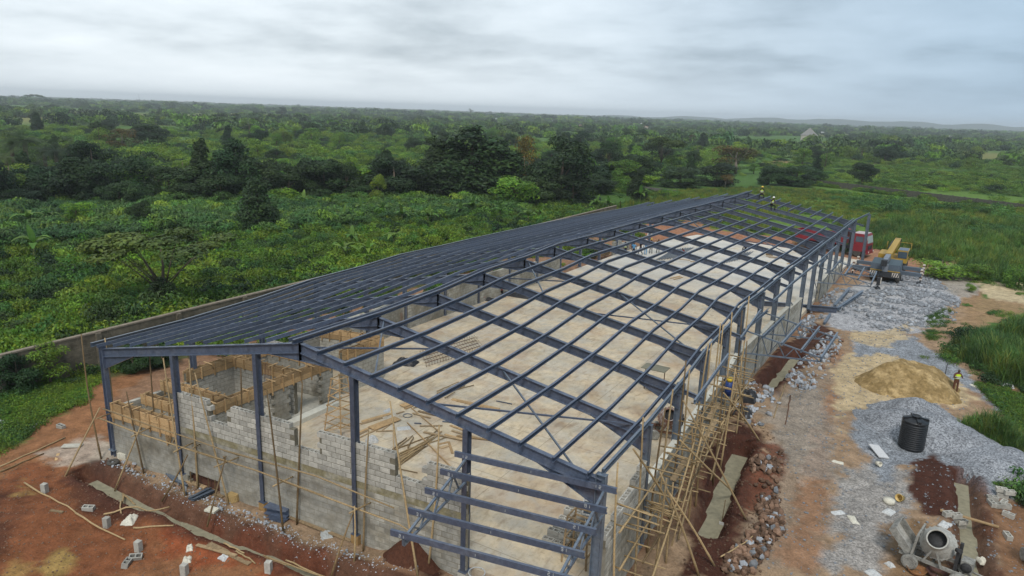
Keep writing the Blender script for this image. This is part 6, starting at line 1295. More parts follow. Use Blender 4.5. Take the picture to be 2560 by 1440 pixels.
def lobes_round(seed, R=4.2, z0=2.2, z1=9.6, n=16, k=.42):
    r = random.Random(seed); o = []
    for i in range(n):
        a = r.uniform(0, 6.28); t_ = r.random(); zz = z0+(z1-z0)*t_; prof = math.sin(math.pi*min(.98, max(.12, .12+.8*t_)))**.7; d = R*prof*r.uniform(.35, .85); s = R*k*r.uniform(.7, 1.15)
        o.append((d*math.cos(a), d*math.sin(a), zz-s*.3, s, s, s*.75))
    return o
def lobes_tall(seed, R=2.6, n=20):
    r = random.Random(seed); o = []
    for i in range(n):
        t_ = i/(n-1); a = r.uniform(0, 6.28); w_ = R*(1-t_**1.7)**.62+.30; d = w_*r.uniform(.2, .75); s = w_*.5+.35; o.append((d*math.cos(a), d*math.sin(a), 1.2+t_*8.3, s, s, s*.8))
    return o
def lobes_flat(seed, R=5.0, n=22):
    r = random.Random(seed); o = []
    for i in range(n):
        a = r.uniform(0, 6.28); d = R*math.sqrt(r.random()); s = r.uniform(.7, 1.35); o.append((d*math.cos(a), d*math.sin(a), 8.9-.05*d*d+r.uniform(-.5, .5), s*1.25, s*1.25, s*.6))
    return o
def trunk_mesh(name, m, h, r0, lobes, nb=5, seed=0, split=.35):
    b = MB(); r = random.Random(seed); b.tube([(0, 0, -.4), (r.uniform(-.1, .1), r.uniform(-.1, .1), h*.3), (r.uniform(-.2, .2), r.uniform(-.2, .2), h*.6), (0, 0, h*.9)], [r0*1.25, r0, r0*.7, r0*.25], 8)
    for x_, y_, z_, *_q in r.sample(lobes, min(nb, len(lobes))):
        z0 = h*split*r.uniform(.8, 1.3); b.tube([(0, 0, min(z0, z_*.7)), (x_*.45, y_*.45, (min(z0, z_*.7)+z_)/2+.1), (x_*.95, y_*.95, z_)], [r0*.5, r0*.32, r0*.12], 6)
    return b.mesh(name, m)
PROTO = {}
def proto(kind, i, m, lb, n, size, **kw):
    bk = kw.pop('bark', BARK); r0 = kw.pop('r0', .22); nb = kw.pop('nb', 5); sp_ = kw.pop('split', .35)
    PROTO.setdefault(kind, []).append((crown_mesh('crown', m, lb, n, size, 100+i, **kw), trunk_mesh('trunk', bk, 9.0, r0, lb, nb, i, sp_)))
for i in range(4): proto('round', i, LEAF_D, lobes_round(i, 4.4, 1.4, 9.6, 20), 6500, .46)
for i in range(3): proto('bright', 10+i, LEAF, lobes_round(20+i, 3.6, 3.0, 9.8, 13), 2800, .42, yel=.5)
for i in range(3): proto('tall', 20+i, LEAF_D, lobes_tall(30+i), 5500, .42, r0=.25)
for i in range(2): proto('flat', 30+i, LEAF_O, lobes_flat(40+i), 4200, .42, bark=BARK, r0=.14, nb=9, split=.26)
for i in range(2): proto('rusty', 40+i, LEAF_R, lobes_round(50+i, 3.8, 3.5, 9.6, 14), 2300, .40, yel=.5, bark=BARK_L)
for i in range(3): proto('scrub', 50+i, LEAF, lobes_round(60+i, 4.8, .6, 8.2, 15, .45), 2400, .55, yel=.35)
def frond_mesh(name, m, n, seed, L0, zc, arch=1.0, wl=.5):
    r = np.random.default_rng(seed); V_, F_, T_ = [], [], []; base = 0
    for k in range(n):
        a = k*2.399+r.uniform(-.2, .2); el = r.uniform(-.35, 1.15); L_ = L0*r.uniform(.8, 1.1); p = np.array((0., 0., zc)); d = np.array((math.cos(a)*math.cos(el), math.sin(a)*math.cos(el), math.sin(el))); sd = np.array((-math.sin(a), math.cos(a), 0.)); pts = []
        for q in range(9): pts.append(p.copy()); p = p+d*L_/8; d = d+np.array((0, 0, -.17*arch)); d /= np.linalg.norm(d)
        tint = r.uniform(.65, 1.35)*(1.0 if el > -.1 else .75)
        for q in range(1, 9):
            for sg in (-1, 1):
                for h_ in (0, .5):
                    c = pts[q-1]*(1-h_)+pts[q]*h_; w_ = wl*(1.1-abs(q/8-.45))*L0*.42; tip = c+sd*sg*w_+np.array((0, 0, -w_*.35))+(pts[q]-pts[q-1])*.55; e1 = (pts[q]-pts[q-1])*.22
                    V_ += [c, c+e1, tip+e1*.25, tip]; F_.append([base, base+1, base+2, base+3]); base += 4; T_ += [[tint*1.0, tint, tint*.95, 1]]*4
    return np_mesh(name, V_, F_, m, T_)
PALM = [(frond_mesh('crown', LEAF_P, 26, 200+i, 3.4, 5.4), MB().tube([(0, 0, -.3), (.05, 0, 2.6), (0, 0, 5.4)], [.32, .26, .30], 9).mesh('trunk', BARK)) for i in range(3)]
def tree(kind, px, pb, pt, wpx, label, group=None, name=None, P=None, H=None, W=None):
    if P is None:
        P = at(px, pb); dp = depth(P); H = (pb-pt)*dp/FPX*1.02; W = wpx*dp/FPX
    P = Vector((P[0], P[1], -.42))
    if kind == 'palm':
        cm, tm = random.choice(PALM); sz = H/7.4; sw = sz
        cat, nm = 'palm', 'oil_palm'
    else:
        cm, tm = random.choice(PROTO[kind]); sz = H/10.0; sw = (W/2)/{'round': 4.9, 'bright': 4.3, 'tall': 3.0, 'flat': 5.8, 'rusty': 4.6, 'scrub': 5.8}[kind]
        cat, nm = ('shrub', 'shrub') if kind == 'scrub' else ('tree', {'flat': 'umbrella_tree'}.get(kind, 'broadleaf_tree'))
    r = empty(nm, label, cat, P, random.uniform(0, 6.28), group); r.scale = (sw, sw, sz)
    inst('trunk', tm, r); inst('crown', cm, r); return r
T = tree
T('tall', 1182, 502, 318, 215, 'tallest dark pointed tree in the middle of the tree line')
T('tall', 1085, 500, 345, 110, 'slender dark tree just left of the tallest pointed tree'); T('tall', 1130, 500, 352, 130, 'dark tree filling the gap left of the tallest pointed tree'); T('tall', 1250, 503, 355, 140, 'dark shouldered tree just right of the tallest pointed tree')
T('rusty', 1306, 500, 348, 90, 'bare looking brownish tree in the middle tree line'); T('round', 1400, 508, 345, 190, 'broad dark tree right of the brownish tree'); T('bright', 1440, 500, 385, 110, 'brighter green tree in front of the broad dark one')
T('round', 812, 505, 402, 150, 'rounded dark tree left of the leaning papaya stems'); T('round', 865, 508, 410, 90, 'smaller dark dome touching the right side of the rounded dark tree'); T('round', 985, 507, 396, 170, 'wide dark dome tree with bare stems showing underneath')
T('tall', 512, 505, 350, 80, 'narrow very dark tree left of its broader twin'); T('tall', 592, 508, 350, 130, 'broader very dark pointed tree of the left pair'); T('tall', 648, 580, 440, 110, 'middle green tree standing forward in the cassava field'); T('bright', 645, 405, 348, 76, 'bright round topped tree with a pale trunk behind the dark pair')
T('round', 238, 475, 352, 130, 'round dark tree right of the palm grove'); T('round', 225, 512, 440, 120, 'dark bush tree below the round dark one'); T('tall', 2, 525, 395, 90, 'dark tree cut off by the left edge'); T('bright', 196, 572, 492, 90, 'small tree with a yellow green top in the cassava'); T('round', 354, 582, 500, 70, 'small dark round tree in the cassava'); T('round', 375, 360, 312, 100, 'dark tree beyond the reddish bush on the left'); T('rusty', 310, 385, 325, 110, 'reddish orange bush on the left side of the scrub')
T('flat', 415, 775, 572, 370, 'low spreading umbrella tree overhanging the compound wall'); T('tall', 409, 782, 690, 80, 'dark vine clump smothering the umbrella tree stem')
T('round', 1520, 428, 358, 88, 'dark round tree right of the tree line'); T('flat', 1652, 425, 346, 130, 'thin stemmed umbrella tree on the right of the tree line'); T('rusty', 1838, 435, 365, 150, 'flat topped yellowish tree before the far meadow'); T('round', 1990, 465, 415, 120, 'dark spreading tree at the end of the far compound wall'); T('round', 2030, 462, 422, 70, 'leaning dark tree at the start of the far compound wall')
T('round', 1920, 462, 415, 90, 'dark bushy tree left of the spreading one'); T('bright', 1560, 470, 400, 110, 'bright bushy tree right of the dense group'); T('round', 1480, 480, 410, 110, 'dark bush tree below the dark round tree'); T('round', 1700, 468, 420, 130, 'dark bush tree below the umbrella tree'); T('round', 1790, 465, 410, 120, 'dark bush tree below the yellowish tree'); T('bright', 1610, 472, 430, 100, 'green bush tree by the piece of grey wall')
T('bright', 945, 520, 432, 56, 'thin papaya like tree before the dark dome'); T('bright', 1035, 515, 470, 46, 'small bright bush before the dark dome'); T('bright', 1290, 525, 430, 150, 'leafy green tree in front of the brownish one'); T('round', 1340, 520, 440, 130, 'dark leafy tree low in the middle group'); T('round', 1430, 515, 440, 150, 'dark tree at the right foot of the broad dark one')
T('flat', 86, 262, 236, 44, 'lone big flat crowned tree on the left horizon'); T('bright', 1333, 335, 312, 26, 'lone tree in the pale meadow behind the tallest one'); T('round', 2236, 405, 360, 44, 'dark tree standing beside the dry grass strip'); T('palm', 2152, 402, 362, 30, 'ragged palm before the dry grass strip on the right'); T('round', 705, 290, 268, 30, 'dark tree by itself near the horizon on the left'); T('palm', 1177, 292, 271, 14, 'tall thin palm breaking the horizon in the middle')
for k, (px, pb, pt) in enumerate(((40, 452, 335), (75, 455, 318), (120, 462, 345), (150, 465, 350), (95, 480, 385), (25, 470, 370), (180, 450, 350), (690, 480, 395), (668, 470, 400), (640, 330, 285), (625, 345, 300), (770, 345, 312), (1780, 360, 330), (1610, 330, 302))):
    T('palm', px, pb, pt, 80, 'dark oil palm with drooping fronds in the left grove' if k < 7 else ('dark oil palm beside the middle green tree' if k < 9 else 'oil palm standing in the far scrub'), 'oil palms of the left grove' if k < 7 else ('oil palms beside the green tree' if k < 9 else 'oil palms in the far scrub'))
# shrubs inside the compound wall and other named bushes
T('round', 50, 985, 872, 115, 'dark drooping shrub against the compound wall, left of two'); T('bright', 128, 965, 852, 110, 'lighter shrub against the compound wall, right of two'); T('round', 335, 930, 858, 100, 'dark shrub behind the left corner column'); T('round', 405, 915, 868, 90, 'dark low shrub seen under the front left rafter')
T('scrub', 2350, 690, 640, 170, 'wide clump of reeds and shrubs behind the crane outrigger'); T('scrub', 2440, 700, 655, 110, 'green shrub on the bank right of the crane'); T('scrub', 2545, 720, 655, 100, 'round green shrub at the right edge beyond the sand path'); T('scrub', 2425, 728, 705, 34, 'small green weed clump on the sandy path')
# the tree line and the scrub beyond: one by one
rr = random.Random(11)
def wedge(r, d0, d1, a0=-.80, a1=.72):
    d = math.exp(r.uniform(math.log(d0), math.log(d1))); a = YAW+r.uniform(a0, a1); return Vector((CAM.x+d*math.sin(a), CAM.y+d*math.cos(a), -.42)), d, a-YAW
n_ = 0
while n_ < 150:
    P, d, a = wedge(rr, 125, 520)
    if P.x > -12 and P.y < 205: continue
    if P.x > -14 and P.y < 130: continue
    k = rr.choice(['round', 'round', 'round', 'bright', 'scrub', 'scrub', 'tall', 'rusty' if rr.random() < .3 else 'round']); far = d > 260
    if a > .25 and rr.random() < .5: continue
    H = rr.uniform(3.2, 6.4)*(1.0 if d < 260 else 1.45); tree(k, 0, 0, 0, 0, {'scrub': 'leafy shrub in the scrub beyond the tree line', 'round': 'dark bushy tree in the scrub beyond the tree line', 'bright': 'green bushy tree in the scrub beyond the tree line', 'tall': 'narrow dark tree in the scrub beyond the tree line', 'rusty': 'brownish tree in the scrub beyond the tree line'}[k], {'scrub': 'shrubs', 'round': 'dark bushy trees', 'bright': 'green bushy trees', 'tall': 'narrow dark trees', 'rusty': 'brownish trees'}[k]+' in the scrub beyond', P=P, H=H*(1.25 if k == 'tall' else 1), W=H*rr.uniform(1.0, 1.5)*(.6 if k == 'tall' else 1)); n_ += 1
for k in range(26):                              # the dark understorey of the tree line
    t_ = k/25; px = 40+1560*t_+rr.uniform(-20, 20); pb = 520-50*t_*t_+rr.uniform(-6, 8); T(rr.choice(['round', 'round', 'scrub']), px, pb, pb-rr.uniform(45, 80), rr.uniform(80, 130), 'low dark bush tree at the foot of the tree line', 'low bush trees at the foot of the tree line')
for k in range(24):
    t_ = k/23; px = 20+1560*t_+rr.uniform(-25, 25); pb = 512-48*t_*t_+rr.uniform(-5, 5); T(rr.choice(['round', 'round', 'tall', 'bright']), px, pb, rr.uniform(392, 432), rr.uniform(95, 160), 'dark tree standing in the belt of the tree line', 'trees in the belt of the tree line')
# banana plants
def banana(P, s, label, group, seed):
    r = np.random.default_rng(seed); root = empty('banana_plant', label, 'banana plant', P, float(r.uniform(0, 6)), group); root.scale = (s, s, s)
    inst('stem', BST, root)
    for k in range(6): inst('leaf', BLF[k % 3], root, (0, 0, 1.5), (0, 0, k*1.05+float(r.uniform(-.3, .3))), (1, 1, float(r.uniform(.7, 1.25))))
    inst('leaf', BLF[3], root, (0, 0, 1.5), (0, 0, float(r.uniform(0, 6))))
BST = MB().tube([(0, 0, -.2), (.02, 0, .9), (0, 0, 1.7)], [.13, .10, .06], 8).mesh('stem', BSTEM)
def ban_leaf(L_, el, seed):
    V_, F_, T_ = [], [], []; p = np.array((0., 0., 0.)); a = el
    for q in range(7):
        w_ = .30*math.sin(math.pi*min(.97, .10+q/6.6))**.7; V_ += [p+np.array((0, -w_, w_*.25)), p, p+np.array((0, w_, w_*.25))]; p = p+np.array((math.cos(a), 0, math.sin(a)))*L_/6; a -= .30 if el < 1.3 else .09
        t_ = 1+.25*math.sin(q*2.1+seed)*.4; T_ += [[t_*1.0, t_, t_, 1]]*3
    for q in range(6): F_ += [[3*q, 3*q+3, 3*q+4, 3*q+1], [3*q+1, 3*q+4, 3*q+5, 3*q+2]]
    return np_mesh('leaf', V_, F_, BAN, T_)
BLF = [ban_leaf(1.9, 1.0, 1), ban_leaf(2.1, .75, 2), ban_leaf(1.7, 1.15, 3), ban_leaf(1.8, 1.5, 4)]
bpx = [(75, 575), (125, 560), (310, 555), (500, 572), (540, 590), (600, 570), (430, 555), (485, 500), (540, 500), (700, 520), (740, 545), (690, 500), (800, 545), (860, 560), (905, 545), (955, 545), (930, 520), (1005, 555), (1070, 560), (830, 525), (880, 620), (920, 650), (860, 655), (985, 615), (1130, 500), (1150, 545), (1180, 540), (1080, 515), (1350, 545), (1370, 530), (1420, 510), (1460, 500), (1550, 515), (1520, 525), (1490, 530), (1610, 490), (1340, 590), (1600, 505), (1320, 560), (1250, 545), (670, 560), (760, 520), (90, 650), (20, 600)]
for k, (px, py) in enumerate(bpx): banana(at(px, py+6), random.uniform(.75, 1.25), 'young banana plant with bright upright leaf '+('in the left part of the cassava field' if px < 450 else 'in the middle of the cassava field' if px < 780 else 'in the field just before the dark domes' if py < 600 and px < 1200 else 'in the field beside the left roof edge'), 'banana plants, '+('left' if px < 450 else 'middle' if px < 780 else 'before the domes' if py < 600 and px < 1200 else 'by the roof edge'), k)
# ground cover: nobody could count it
def protos(objs):
    c = bpy.data.collections.new('plants')
    for k, me_ in enumerate(objs):
        o = bpy.data.objects.new('plant%02d' % k, me_); c.objects.link(o)
    return c
def scatter(name, pts, scl, meshes, seed, tilt=.12):
    r = np.random.default_rng(seed); n = len(pts); me_ = bpy.data.meshes.new(name); me_.vertices.add(n); me_.vertices.foreach_set('co', np.asarray(pts, np.float32).ravel())
    for nm, ty, dat in (('s', 'FLOAT_VECTOR', np.asarray(scl, np.float32)), ('rot', 'FLOAT_VECTOR', np.stack([r.normal(0, tilt, n), r.normal(0, tilt, n), r.uniform(0, 6.28, n)], 1)), ('pick', 'INT', r.integers(0, len(meshes), n))):
        a = me_.attributes.new(nm, ty, 'POINT'); a.data.foreach_set('vector' if ty == 'FLOAT_VECTOR' else 'value', np.asarray(dat, np.int32 if ty == 'INT' else np.float32).ravel())
    o = inst(name, me_); o['kind'] = 'stuff'; ng = bpy.data.node_groups.new(name, 'GeometryNodeTree'); ng.interface.new_socket('Geometry', in_out='INPUT', socket_type='NodeSocketGeometry'); ng.interface.new_socket('Geometry', in_out='OUTPUT', socket_type='NodeSocketGeometry')
    gi, go = ng.nodes.new('NodeGroupInput'), ng.nodes.new('NodeGroupOutput'); ip = ng.nodes.new('GeometryNodeInstanceOnPoints'); ci = ng.nodes.new('GeometryNodeCollectionInfo'); ci.inputs[0].default_value = protos(meshes); ci.inputs['Separate Children'].default_value = True; ci.inputs['Reset Children'].default_value = True
    ip.inputs['Pick Instance'].default_value = True; l = ng.links.new; l(gi.outputs[0], ip.inputs['Points']); l(ci.outputs[0], ip.inputs['Instance'])
    for nm, ty, sk in (('pick', 'INT', 'Instance Index'), ('rot', 'FLOAT_VECTOR', 'Rotation'), ('s', 'FLOAT_VECTOR', 'Scale')):
        na = ng.nodes.new('GeometryNodeInputNamedAttribute'); na.data_type = ty; na.inputs[0].default_value = nm
        src = [q for q in na.outputs if q.enabled][0] if any(q.enabled for q in na.outputs) else na.outputs[0]
        l(src, ip.inputs[sk])
    l(ip.outputs[0], go.inputs[0]); md = o.modifiers.new('scatter', 'NODES'); md.node_group = ng; return o
def dome(seed, R=1.0, h=.8, n=7):
    r = random.Random(seed); o = [(0, 0, h*.45, R*.6, R*.6, h*.55)]
    for i in range(n): a = r.uniform(0, 6.28); d = R*r.uniform(.35, .75); s = R*r.uniform(.28, .5); o.append((d*math.cos(a), d*math.sin(a), h*r.uniform(.3, .75), s, s, s*.7))
    return o
BUSH = [crown_mesh('bush', m_, dome(300+i), 420, .17, 300+i, yel=y_, droop=.2) for i, (m_, y_) in enumerate(((LEAF, .5), (LEAF, .3), (LEAF_Y, .4), (LEAF_B, .2), (LEAF_D, .3), (LEAF, .6), (LEAF_Y, .3)))]
CASS = [crown_mesh('cassava', m_, [(0, 0, .35, .8, .8, .3), (.3, .2, .85, .75, .75, .22), (-.3, .1, 1.0, .7, .7, .2), (0, -.3, 1.15, .6, .6, .18)], 240, .34, 330+i, asp=.3, up=1.6, droop=.35, yel=.15) for i, m_ in enumerate((LEAF_B, LEAF_B, LEAF))]
WEED = [crown_mesh('weed', m_, dome(350+i, 1.0, .35), 300, .13, 350+i, yel=.4) for i, m_ in enumerate((LEAF, LEAF_Y, LEAF_B))]
SCRUB = [crown_mesh('scrub', m_, dome(370+i, 3.2, 2.6, 10), 520, .50, 370+i, yel=.35) for i, m_ in enumerate((LEAF, LEAF, LEAF_D, LEAF_Y, LEAF_B, LEAF))]
FAR = [crown_mesh('far_bush', m_, dome(390+i, 6, 4.6, 9), 260, 1.5, 390+i, yel=.25) for i, m_ in enumerate((FARL, FARL, LEAF_D, LEAF))]
def tuft(seed, m_, n=70, H=1.7, lean=.85):
    r = np.random.default_rng(seed); V_, F_, T_ = [], [], []; b_ = 0
    for k in range(n):
        a = r.uniform(0, 6.28); p = np.array((r.normal(0, .28), r.normal(0, .28), 0.)); h = H*r.uniform(.55, 1.1); w_ = r.uniform(.018, .04); sd = np.array((-math.sin(a), math.cos(a), 0))*w_; d = np.array((math.cos(a)*.15, math.sin(a)*.15, 1.)); t_ = r.uniform(.65, 1.35); dry = r.random() < .2
        for q in range(5):
            V_ += [p-sd*(1-q/4.6), p+sd*(1-q/4.6)]; p = p+d/np.linalg.norm(d)*h/4; d = d+np.array((math.cos(a), math.sin(a), -.45))*lean*r.uniform(.4, 1.1)*q*.35
            T_ += [[t_*(1.7 if dry else 1), t_*(1.25 if dry else 1), t_, 1]]*2
        for q in range(4): F_.append([b_+2*q, b_+2*q+1, b_+2*q+3, b_+2*q+2])
        b_ += 10
    return np_mesh('tuft', V_, F_, m_, T_)
TUFT = [tuft(400+i, m_) for i, m_ in enumerate((GRASS, GRASS, GRASS_Y, GRASS))]; TUFT_Y = [tuft(410+i, m_, 60, 1.1, .4) for i, m_ in enumerate((GRASS_Y, GRASS_Y, GRASS))]
def fill(poly, n, r, world=False):
    P = poly if world else px_poly(poly); A_ = np.array(P); lo, hi = A_.min(0), A_.max(0); out = []
    while len(out) < n:
        q = r.uniform(lo, hi, (n*2, 2)); q = q[in_poly(q[:, 0], q[:, 1], P)]; out += q.tolist()
        if len(q) == 0: break
    return np.array(out[:n])
def plant(name, q, s0, s1, meshes, seed, zs=(.8, 1.3), clump=0.0, clsc=7.0, z=None, edge=None):
    r = np.random.default_rng(seed)
    if clump: q = q[vnoise(q[:, 0], q[:, 1], clsc, seed, 3)+r.normal(0, .04, len(q)) > clump]
    n = len(q); s = r.uniform(s0, s1, n)*(0.7+.6*vnoise(q[:, 0], q[:, 1], 6.0, seed+5, 2)); s = s*(1 if edge is None else np.clip(poly_dist(q[:, 0], q[:, 1], edge)/2.4+r.uniform(0, .3, n), .3, 1)); zz = site_h(q[:, 0], q[:, 1]) if z is None else np.full(n, z)
    return scatter(name, np.stack([q[:, 0], q[:, 1], zz-.03], 1), np.stack([s, s, s*r.uniform(*zs, n)], 1), meshes, seed)
R8 = np.random.default_rng(88)
field = [(-12.4, -40), (-12.4, 92), (-30, 118), (-60, 130), (-110, 90), (-125, 20), (-110, -50)]
q = fill(field, 13000, R8, True); plant('undergrowth', q, .75, 1.5, BUSH, 1, (.7, 1.5))
q = fill([(0, 640), (0, 505), (250, 500), (480, 490), (720, 490), (1000, 510), (1300, 515), (1320, 545), (1000, 560), (700, 590), (620, 600), (350, 600), (180, 620)], 4200, R8); plant('cassava_field_leaves', q, .8, 1.6, CASS+BUSH[:2]+CASS[:2], 2, clump=.30, clsc=4)
q = fill([(-12.5, -12), (-12.5, 60), (-17, 60), (-20, -20)], 700, R8, True); plant('undergrowth', q, 1.0, 1.7, BUSH, 3, (.9, 1.6))
q = fill([(0, 985), (60, 965), (170, 952), (250, 935), (235, 965), (190, 1010), (90, 1065), (0, 1130)], 420, R8); plant('weeds', q, .35, .75, WEED, 4)
q = fill([(-11.6, -20), (-10.2, -20), (-10.0, 60), (-11.6, 60)], 260, R8, True); plant('weeds', q, .35, .8, WEED+BUSH[3:5], 5)
q = fill([(-11.4, 10), (-2, 14), (-2, 84), (-11.4, 84)], 900, R8, True); plant('undergrowth', q, .4, 1.0, BUSH, 6, clump=.5, clsc=5)
# tall grass and reeds on the right
for k, (poly, n, a, b_) in enumerate((([(2305, 895), (2350, 875), (2420, 835), (2500, 820), (2600, 820), (2720, 840), (2760, 1010), (2600, 1000), (2540, 985), (2460, 955), (2390, 925)], 1250, .6, 1.25), ([(2385, 1085), (2430, 1060), (2490, 1065), (2560, 1115), (2640, 1160), (2620, 1190), (2520, 1130), (2440, 1105)], 420, .95, 1.6), ([(2535, 1200), (2560, 1150), (2650, 1190), (2660, 1300), (2560, 1270)], 130, .7, 1.1),
        ([(2250, 645), (2330, 665), (2440, 700), (2560, 720), (2720, 740), (2760, 560), (2560, 560), (2300, 540), (2170, 560), (2170, 620)], 3400, .55, 1.15))): plant('tall_grass', fill(poly, n, R8), a, b_, TUFT, 20+k, (.6, 1.25), clump=.40 if k in (0, 3) else 0, clsc=3.5, edge=px_poly(poly)); plant('weeds', fill(poly, n//5, R8), .4, 1.0, BUSH[3:5]+WEED, 60+k, clump=.5, clsc=3)
q = fill([(2560, 560), (2720, 580), (2720, 545), (2560, 528), (2300, 505), (2050, 475), (1900, 468), (1640, 478), (1700, 500), (1900, 480), (2000, 520), (2170, 570), (2170, 600), (2400, 580)], 4200, R8); plant('meadow_grass', q, .5, 1.0, TUFT_Y, 30, (.4, .8))
q = fill([(1380, 545), (1480, 520), (1700, 490), (1900, 478), (2130, 560), (2150, 640), (1800, 570), (1600, 560), (1500, 560)], 2200, R8); q = q[(q[:, 1] > 84) | (q[:, 0] < -1.5)]; plant('meadow_grass', q, .6, 1.2, TUFT_Y+WEED, 31, clump=.42)
q = fill([(2200, 560), (2500, 600), (2700, 640), (2700, 550), (2500, 530), (2200, 500), (2050, 480)], 1500, R8); plant('undergrowth', q, .8, 1.9, [BUSH[3], BUSH[0], BUSH[1], BUSH[3]], 32, (.6, 1.1), clump=.52)
q = fill([(2450, 960), (2560, 1000), (2660, 1010), (2660, 1130), (2560, 1075)], 800, R8); plant('weeds', q, .35, .7, WEED, 33, clump=.36, clsc=2)
q = fill([(2480, 1220), (2560, 1260), (2560, 1180)], 60, R8); plant('weeds', q, .2, .4, WEED, 34)
q = fill([(2330, 790), (2420, 760), (2560, 790), (2560, 820), (2420, 830), (2300, 860)], 160, R8); plant('weeds', q, .3, .6, WEED, 35, clump=.5, clsc=2)
q = fill([(2400, 680), (2560, 700), (2600, 740), (2440, 740)], 120, R8); plant('weeds', q, .3, .6, WEED, 36, clump=.52, clsc=2)
q = fill([(2050, 462), (2300, 490), (2560, 522), (2760, 545), (2760, 430), (2500, 405), (2200, 395), (2000, 400), (1950, 440)], 5200, R8); plant('meadow_weeds', q, .8, 2.2, WEED+BUSH[:2], 37, (.3, .8), clump=.42, clsc=12)
t_ = R8.uniform(0, 1, 420); wl = np.stack([fy0.x+(fy1.x-fy0.x)*t_, fy0.y+(fy1.y-fy0.y)*t_-R8.uniform(.5, 1.6, 420)], 1); plant('undergrowth', wl, .5, 1.3, BUSH, 38, clump=.42, clsc=5)
wa, wb = at(1575, 478), at(1690, 492); wl = np.stack([wa.x+(wb.x-wa.x)*R8.uniform(-.1, 1.1, 70), wa.y+(wb.y-wa.y)*R8.uniform(-.1, 1.1, 70)], 1)-np.array((R8.uniform(-.5, .5), 2.0)); plant('undergrowth', wl, .5, 1.4, BUSH, 39)
# scrub and woodland out to the horizon
def wedge_pts(n, d0, d1, seed, pw=1.0, a0=-.92, a1=.85):
    r = np.random.default_rng(seed); d = (r.uniform(d0**(1-pw+1e-6), d1**(1-pw+1e-6), n))**(1/(1-pw+1e-6)); a = YAW+r.uniform(a0, a1, n); return np.stack([CAM.x+d*np.sin(a), CAM.y+d*np.cos(a)], 1)
q = wedge_pts(9000, 105, 420, 41, .6); ok = ~((q[:, 0] > -13) & (q[:, 1] < 200)) & ~((q[:, 0] > -30) & (q[:, 1] < 330)) & ~in_poly(q[:, 0], q[:, 1], field); q = q[ok]; plant('scrub_leaves', q, .55, 1.15, SCRUB, 41, (.6, 1.2), clump=.41, clsc=30, z=-.5)
q = wedge_pts(2200, 180, 420, 46, .6, -.1, .85); ok = (q[:, 1] > 196); q = q[ok]; plant('scrub_leaves', q, .35, .9, SCRUB, 46, (.45, .9), clump=.52, clsc=24, z=-.5)
q = wedge_pts(12000, 400, 1500, 42, .7); plant('far_woodland', q, .5, 1.15, FAR, 42, (.5, 1.6), clump=.45, clsc=90, z=-.8)
q = wedge_pts(14000, 1400, 6300, 43, .75); plant('far_woodland', q, 1.2, 2.4, FAR, 43, (.4, 1.25), clump=.33, clsc=380, z=-1.5)
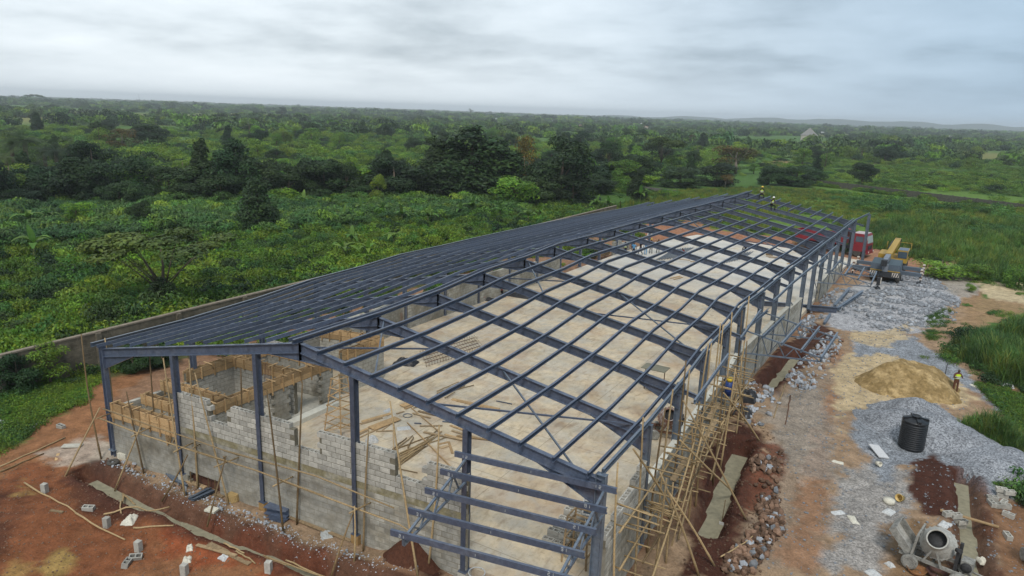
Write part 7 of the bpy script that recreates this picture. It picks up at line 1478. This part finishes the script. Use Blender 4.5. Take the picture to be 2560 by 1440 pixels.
# ------------------------------------------------------------------ far houses and masts
ROOFW = mat('pale_sheet_roof', (.62, .63, .64), .6, .1, .3, .3); ROOFG = mat('grey_thatch_roof', (.20, .195, .185), .85, .15, .5); ROOFB = mat('brown_roof', (.24, .15, .11), .8, .2, .4); WALLH = mat('house_wall', (.42, .38, .32), .9, .15, .5)
def house(px, py, wpx, roof, label, group=None, hip=False, hp=0.5):
    P = at(px, py); dp = depth(P); W_ = wpx*dp/FPX; D_ = W_*.6; Hh = min(3.2, W_*.35)+(1.6 if hip else 0); Rr = W_*hp*.5
    h = empty('house', label, 'house', (P.x, P.y, -.4), -YAW+rr.uniform(-.4, .4), group)
    MB().box((0, 0, Hh/2), (W_*.92, D_*.9, Hh)).part('wall', WALLH, h)
    b = MB(); a, c = W_/2, D_/2; k = a*(.05 if hip else .8); b.add([(-a, -c, Hh), (a, -c, Hh), (a, c, Hh), (-a, c, Hh), (-k, 0, Hh+Rr), (k, 0, Hh+Rr)], [(0, 1, 5, 4), (1, 2, 5), (2, 3, 4, 5), (3, 0, 4), (3, 2, 1, 0)]); b.part('roof', roof, h)
house(2021, 352, 40, ROOFG, 'lone hut with a tall grey hipped roof above the dark bushes', None, True, .9)
house(2382, 349, 30, ROOFW, 'long white roofed shed far right among trees', None, False, .2); house(2430, 354, 12, ROOFW, 'small white roof right of the long white shed', None, False, .2)
house(1252, 290, 12, ROOFW, 'white house right of the horizon palm'); house(1275, 300, 9, mat('blue_roof', (.2, .35, .6), .6), 'tiny house with a blue roof in the far village')
house(890, 297, 24, ROOFB, 'brown roofed house left, half hidden in the scrub', None, False, .3); house(545, 270, 8, ROOFW, 'single tiny white house on the left before the horizon'); house(150, 254, 12, ROOFW, 'pale roof near the big tree on the left horizon', None, False, .2)
for k in range(62):
    px = rr.choice([rr.uniform(1190, 1330), rr.uniform(1340, 1700), rr.uniform(1500, 1950), rr.uniform(1780, 2150)]); hy = 287+(px-1200)*.031; py = hy+rr.uniform(7, 24)
    house(px, py, rr.uniform(5, 13), rr.choice([ROOFW, ROOFW, ROOFW, ROOFB]), 'small pale roofed house in the far village below the horizon', 'houses of the far village', False, .3)
for px, pb, pt, lab in ((349, 254, 232, 'thin lattice mast on the left horizon'), (2300, 345, 330, 'thin pole mast on the right before the hills')):
    P = at(px, pb+4); dp = depth(P); Hm = (pb-pt)*dp/FPX; m = MB()
    mt = empty('radio_mast', lab, 'mast', (P.x, P.y, -.4))
    w_ = 1.1*dp/FPX*.5
    for a in range(3): MB().tube([(w_*math.cos(a*2.09), w_*math.sin(a*2.09), 0), (w_*.5*math.cos(a*2.09), w_*.5*math.sin(a*2.09), Hm)], w_*.3, 4).part('leg', LG, mt)
    for z in range(1, 8): MB().bar((-w_*.7, 0, Hm*z/8), (w_*.7, 0, Hm*z/8), w_*.2, w_*.2).part('rung', LG, mt)
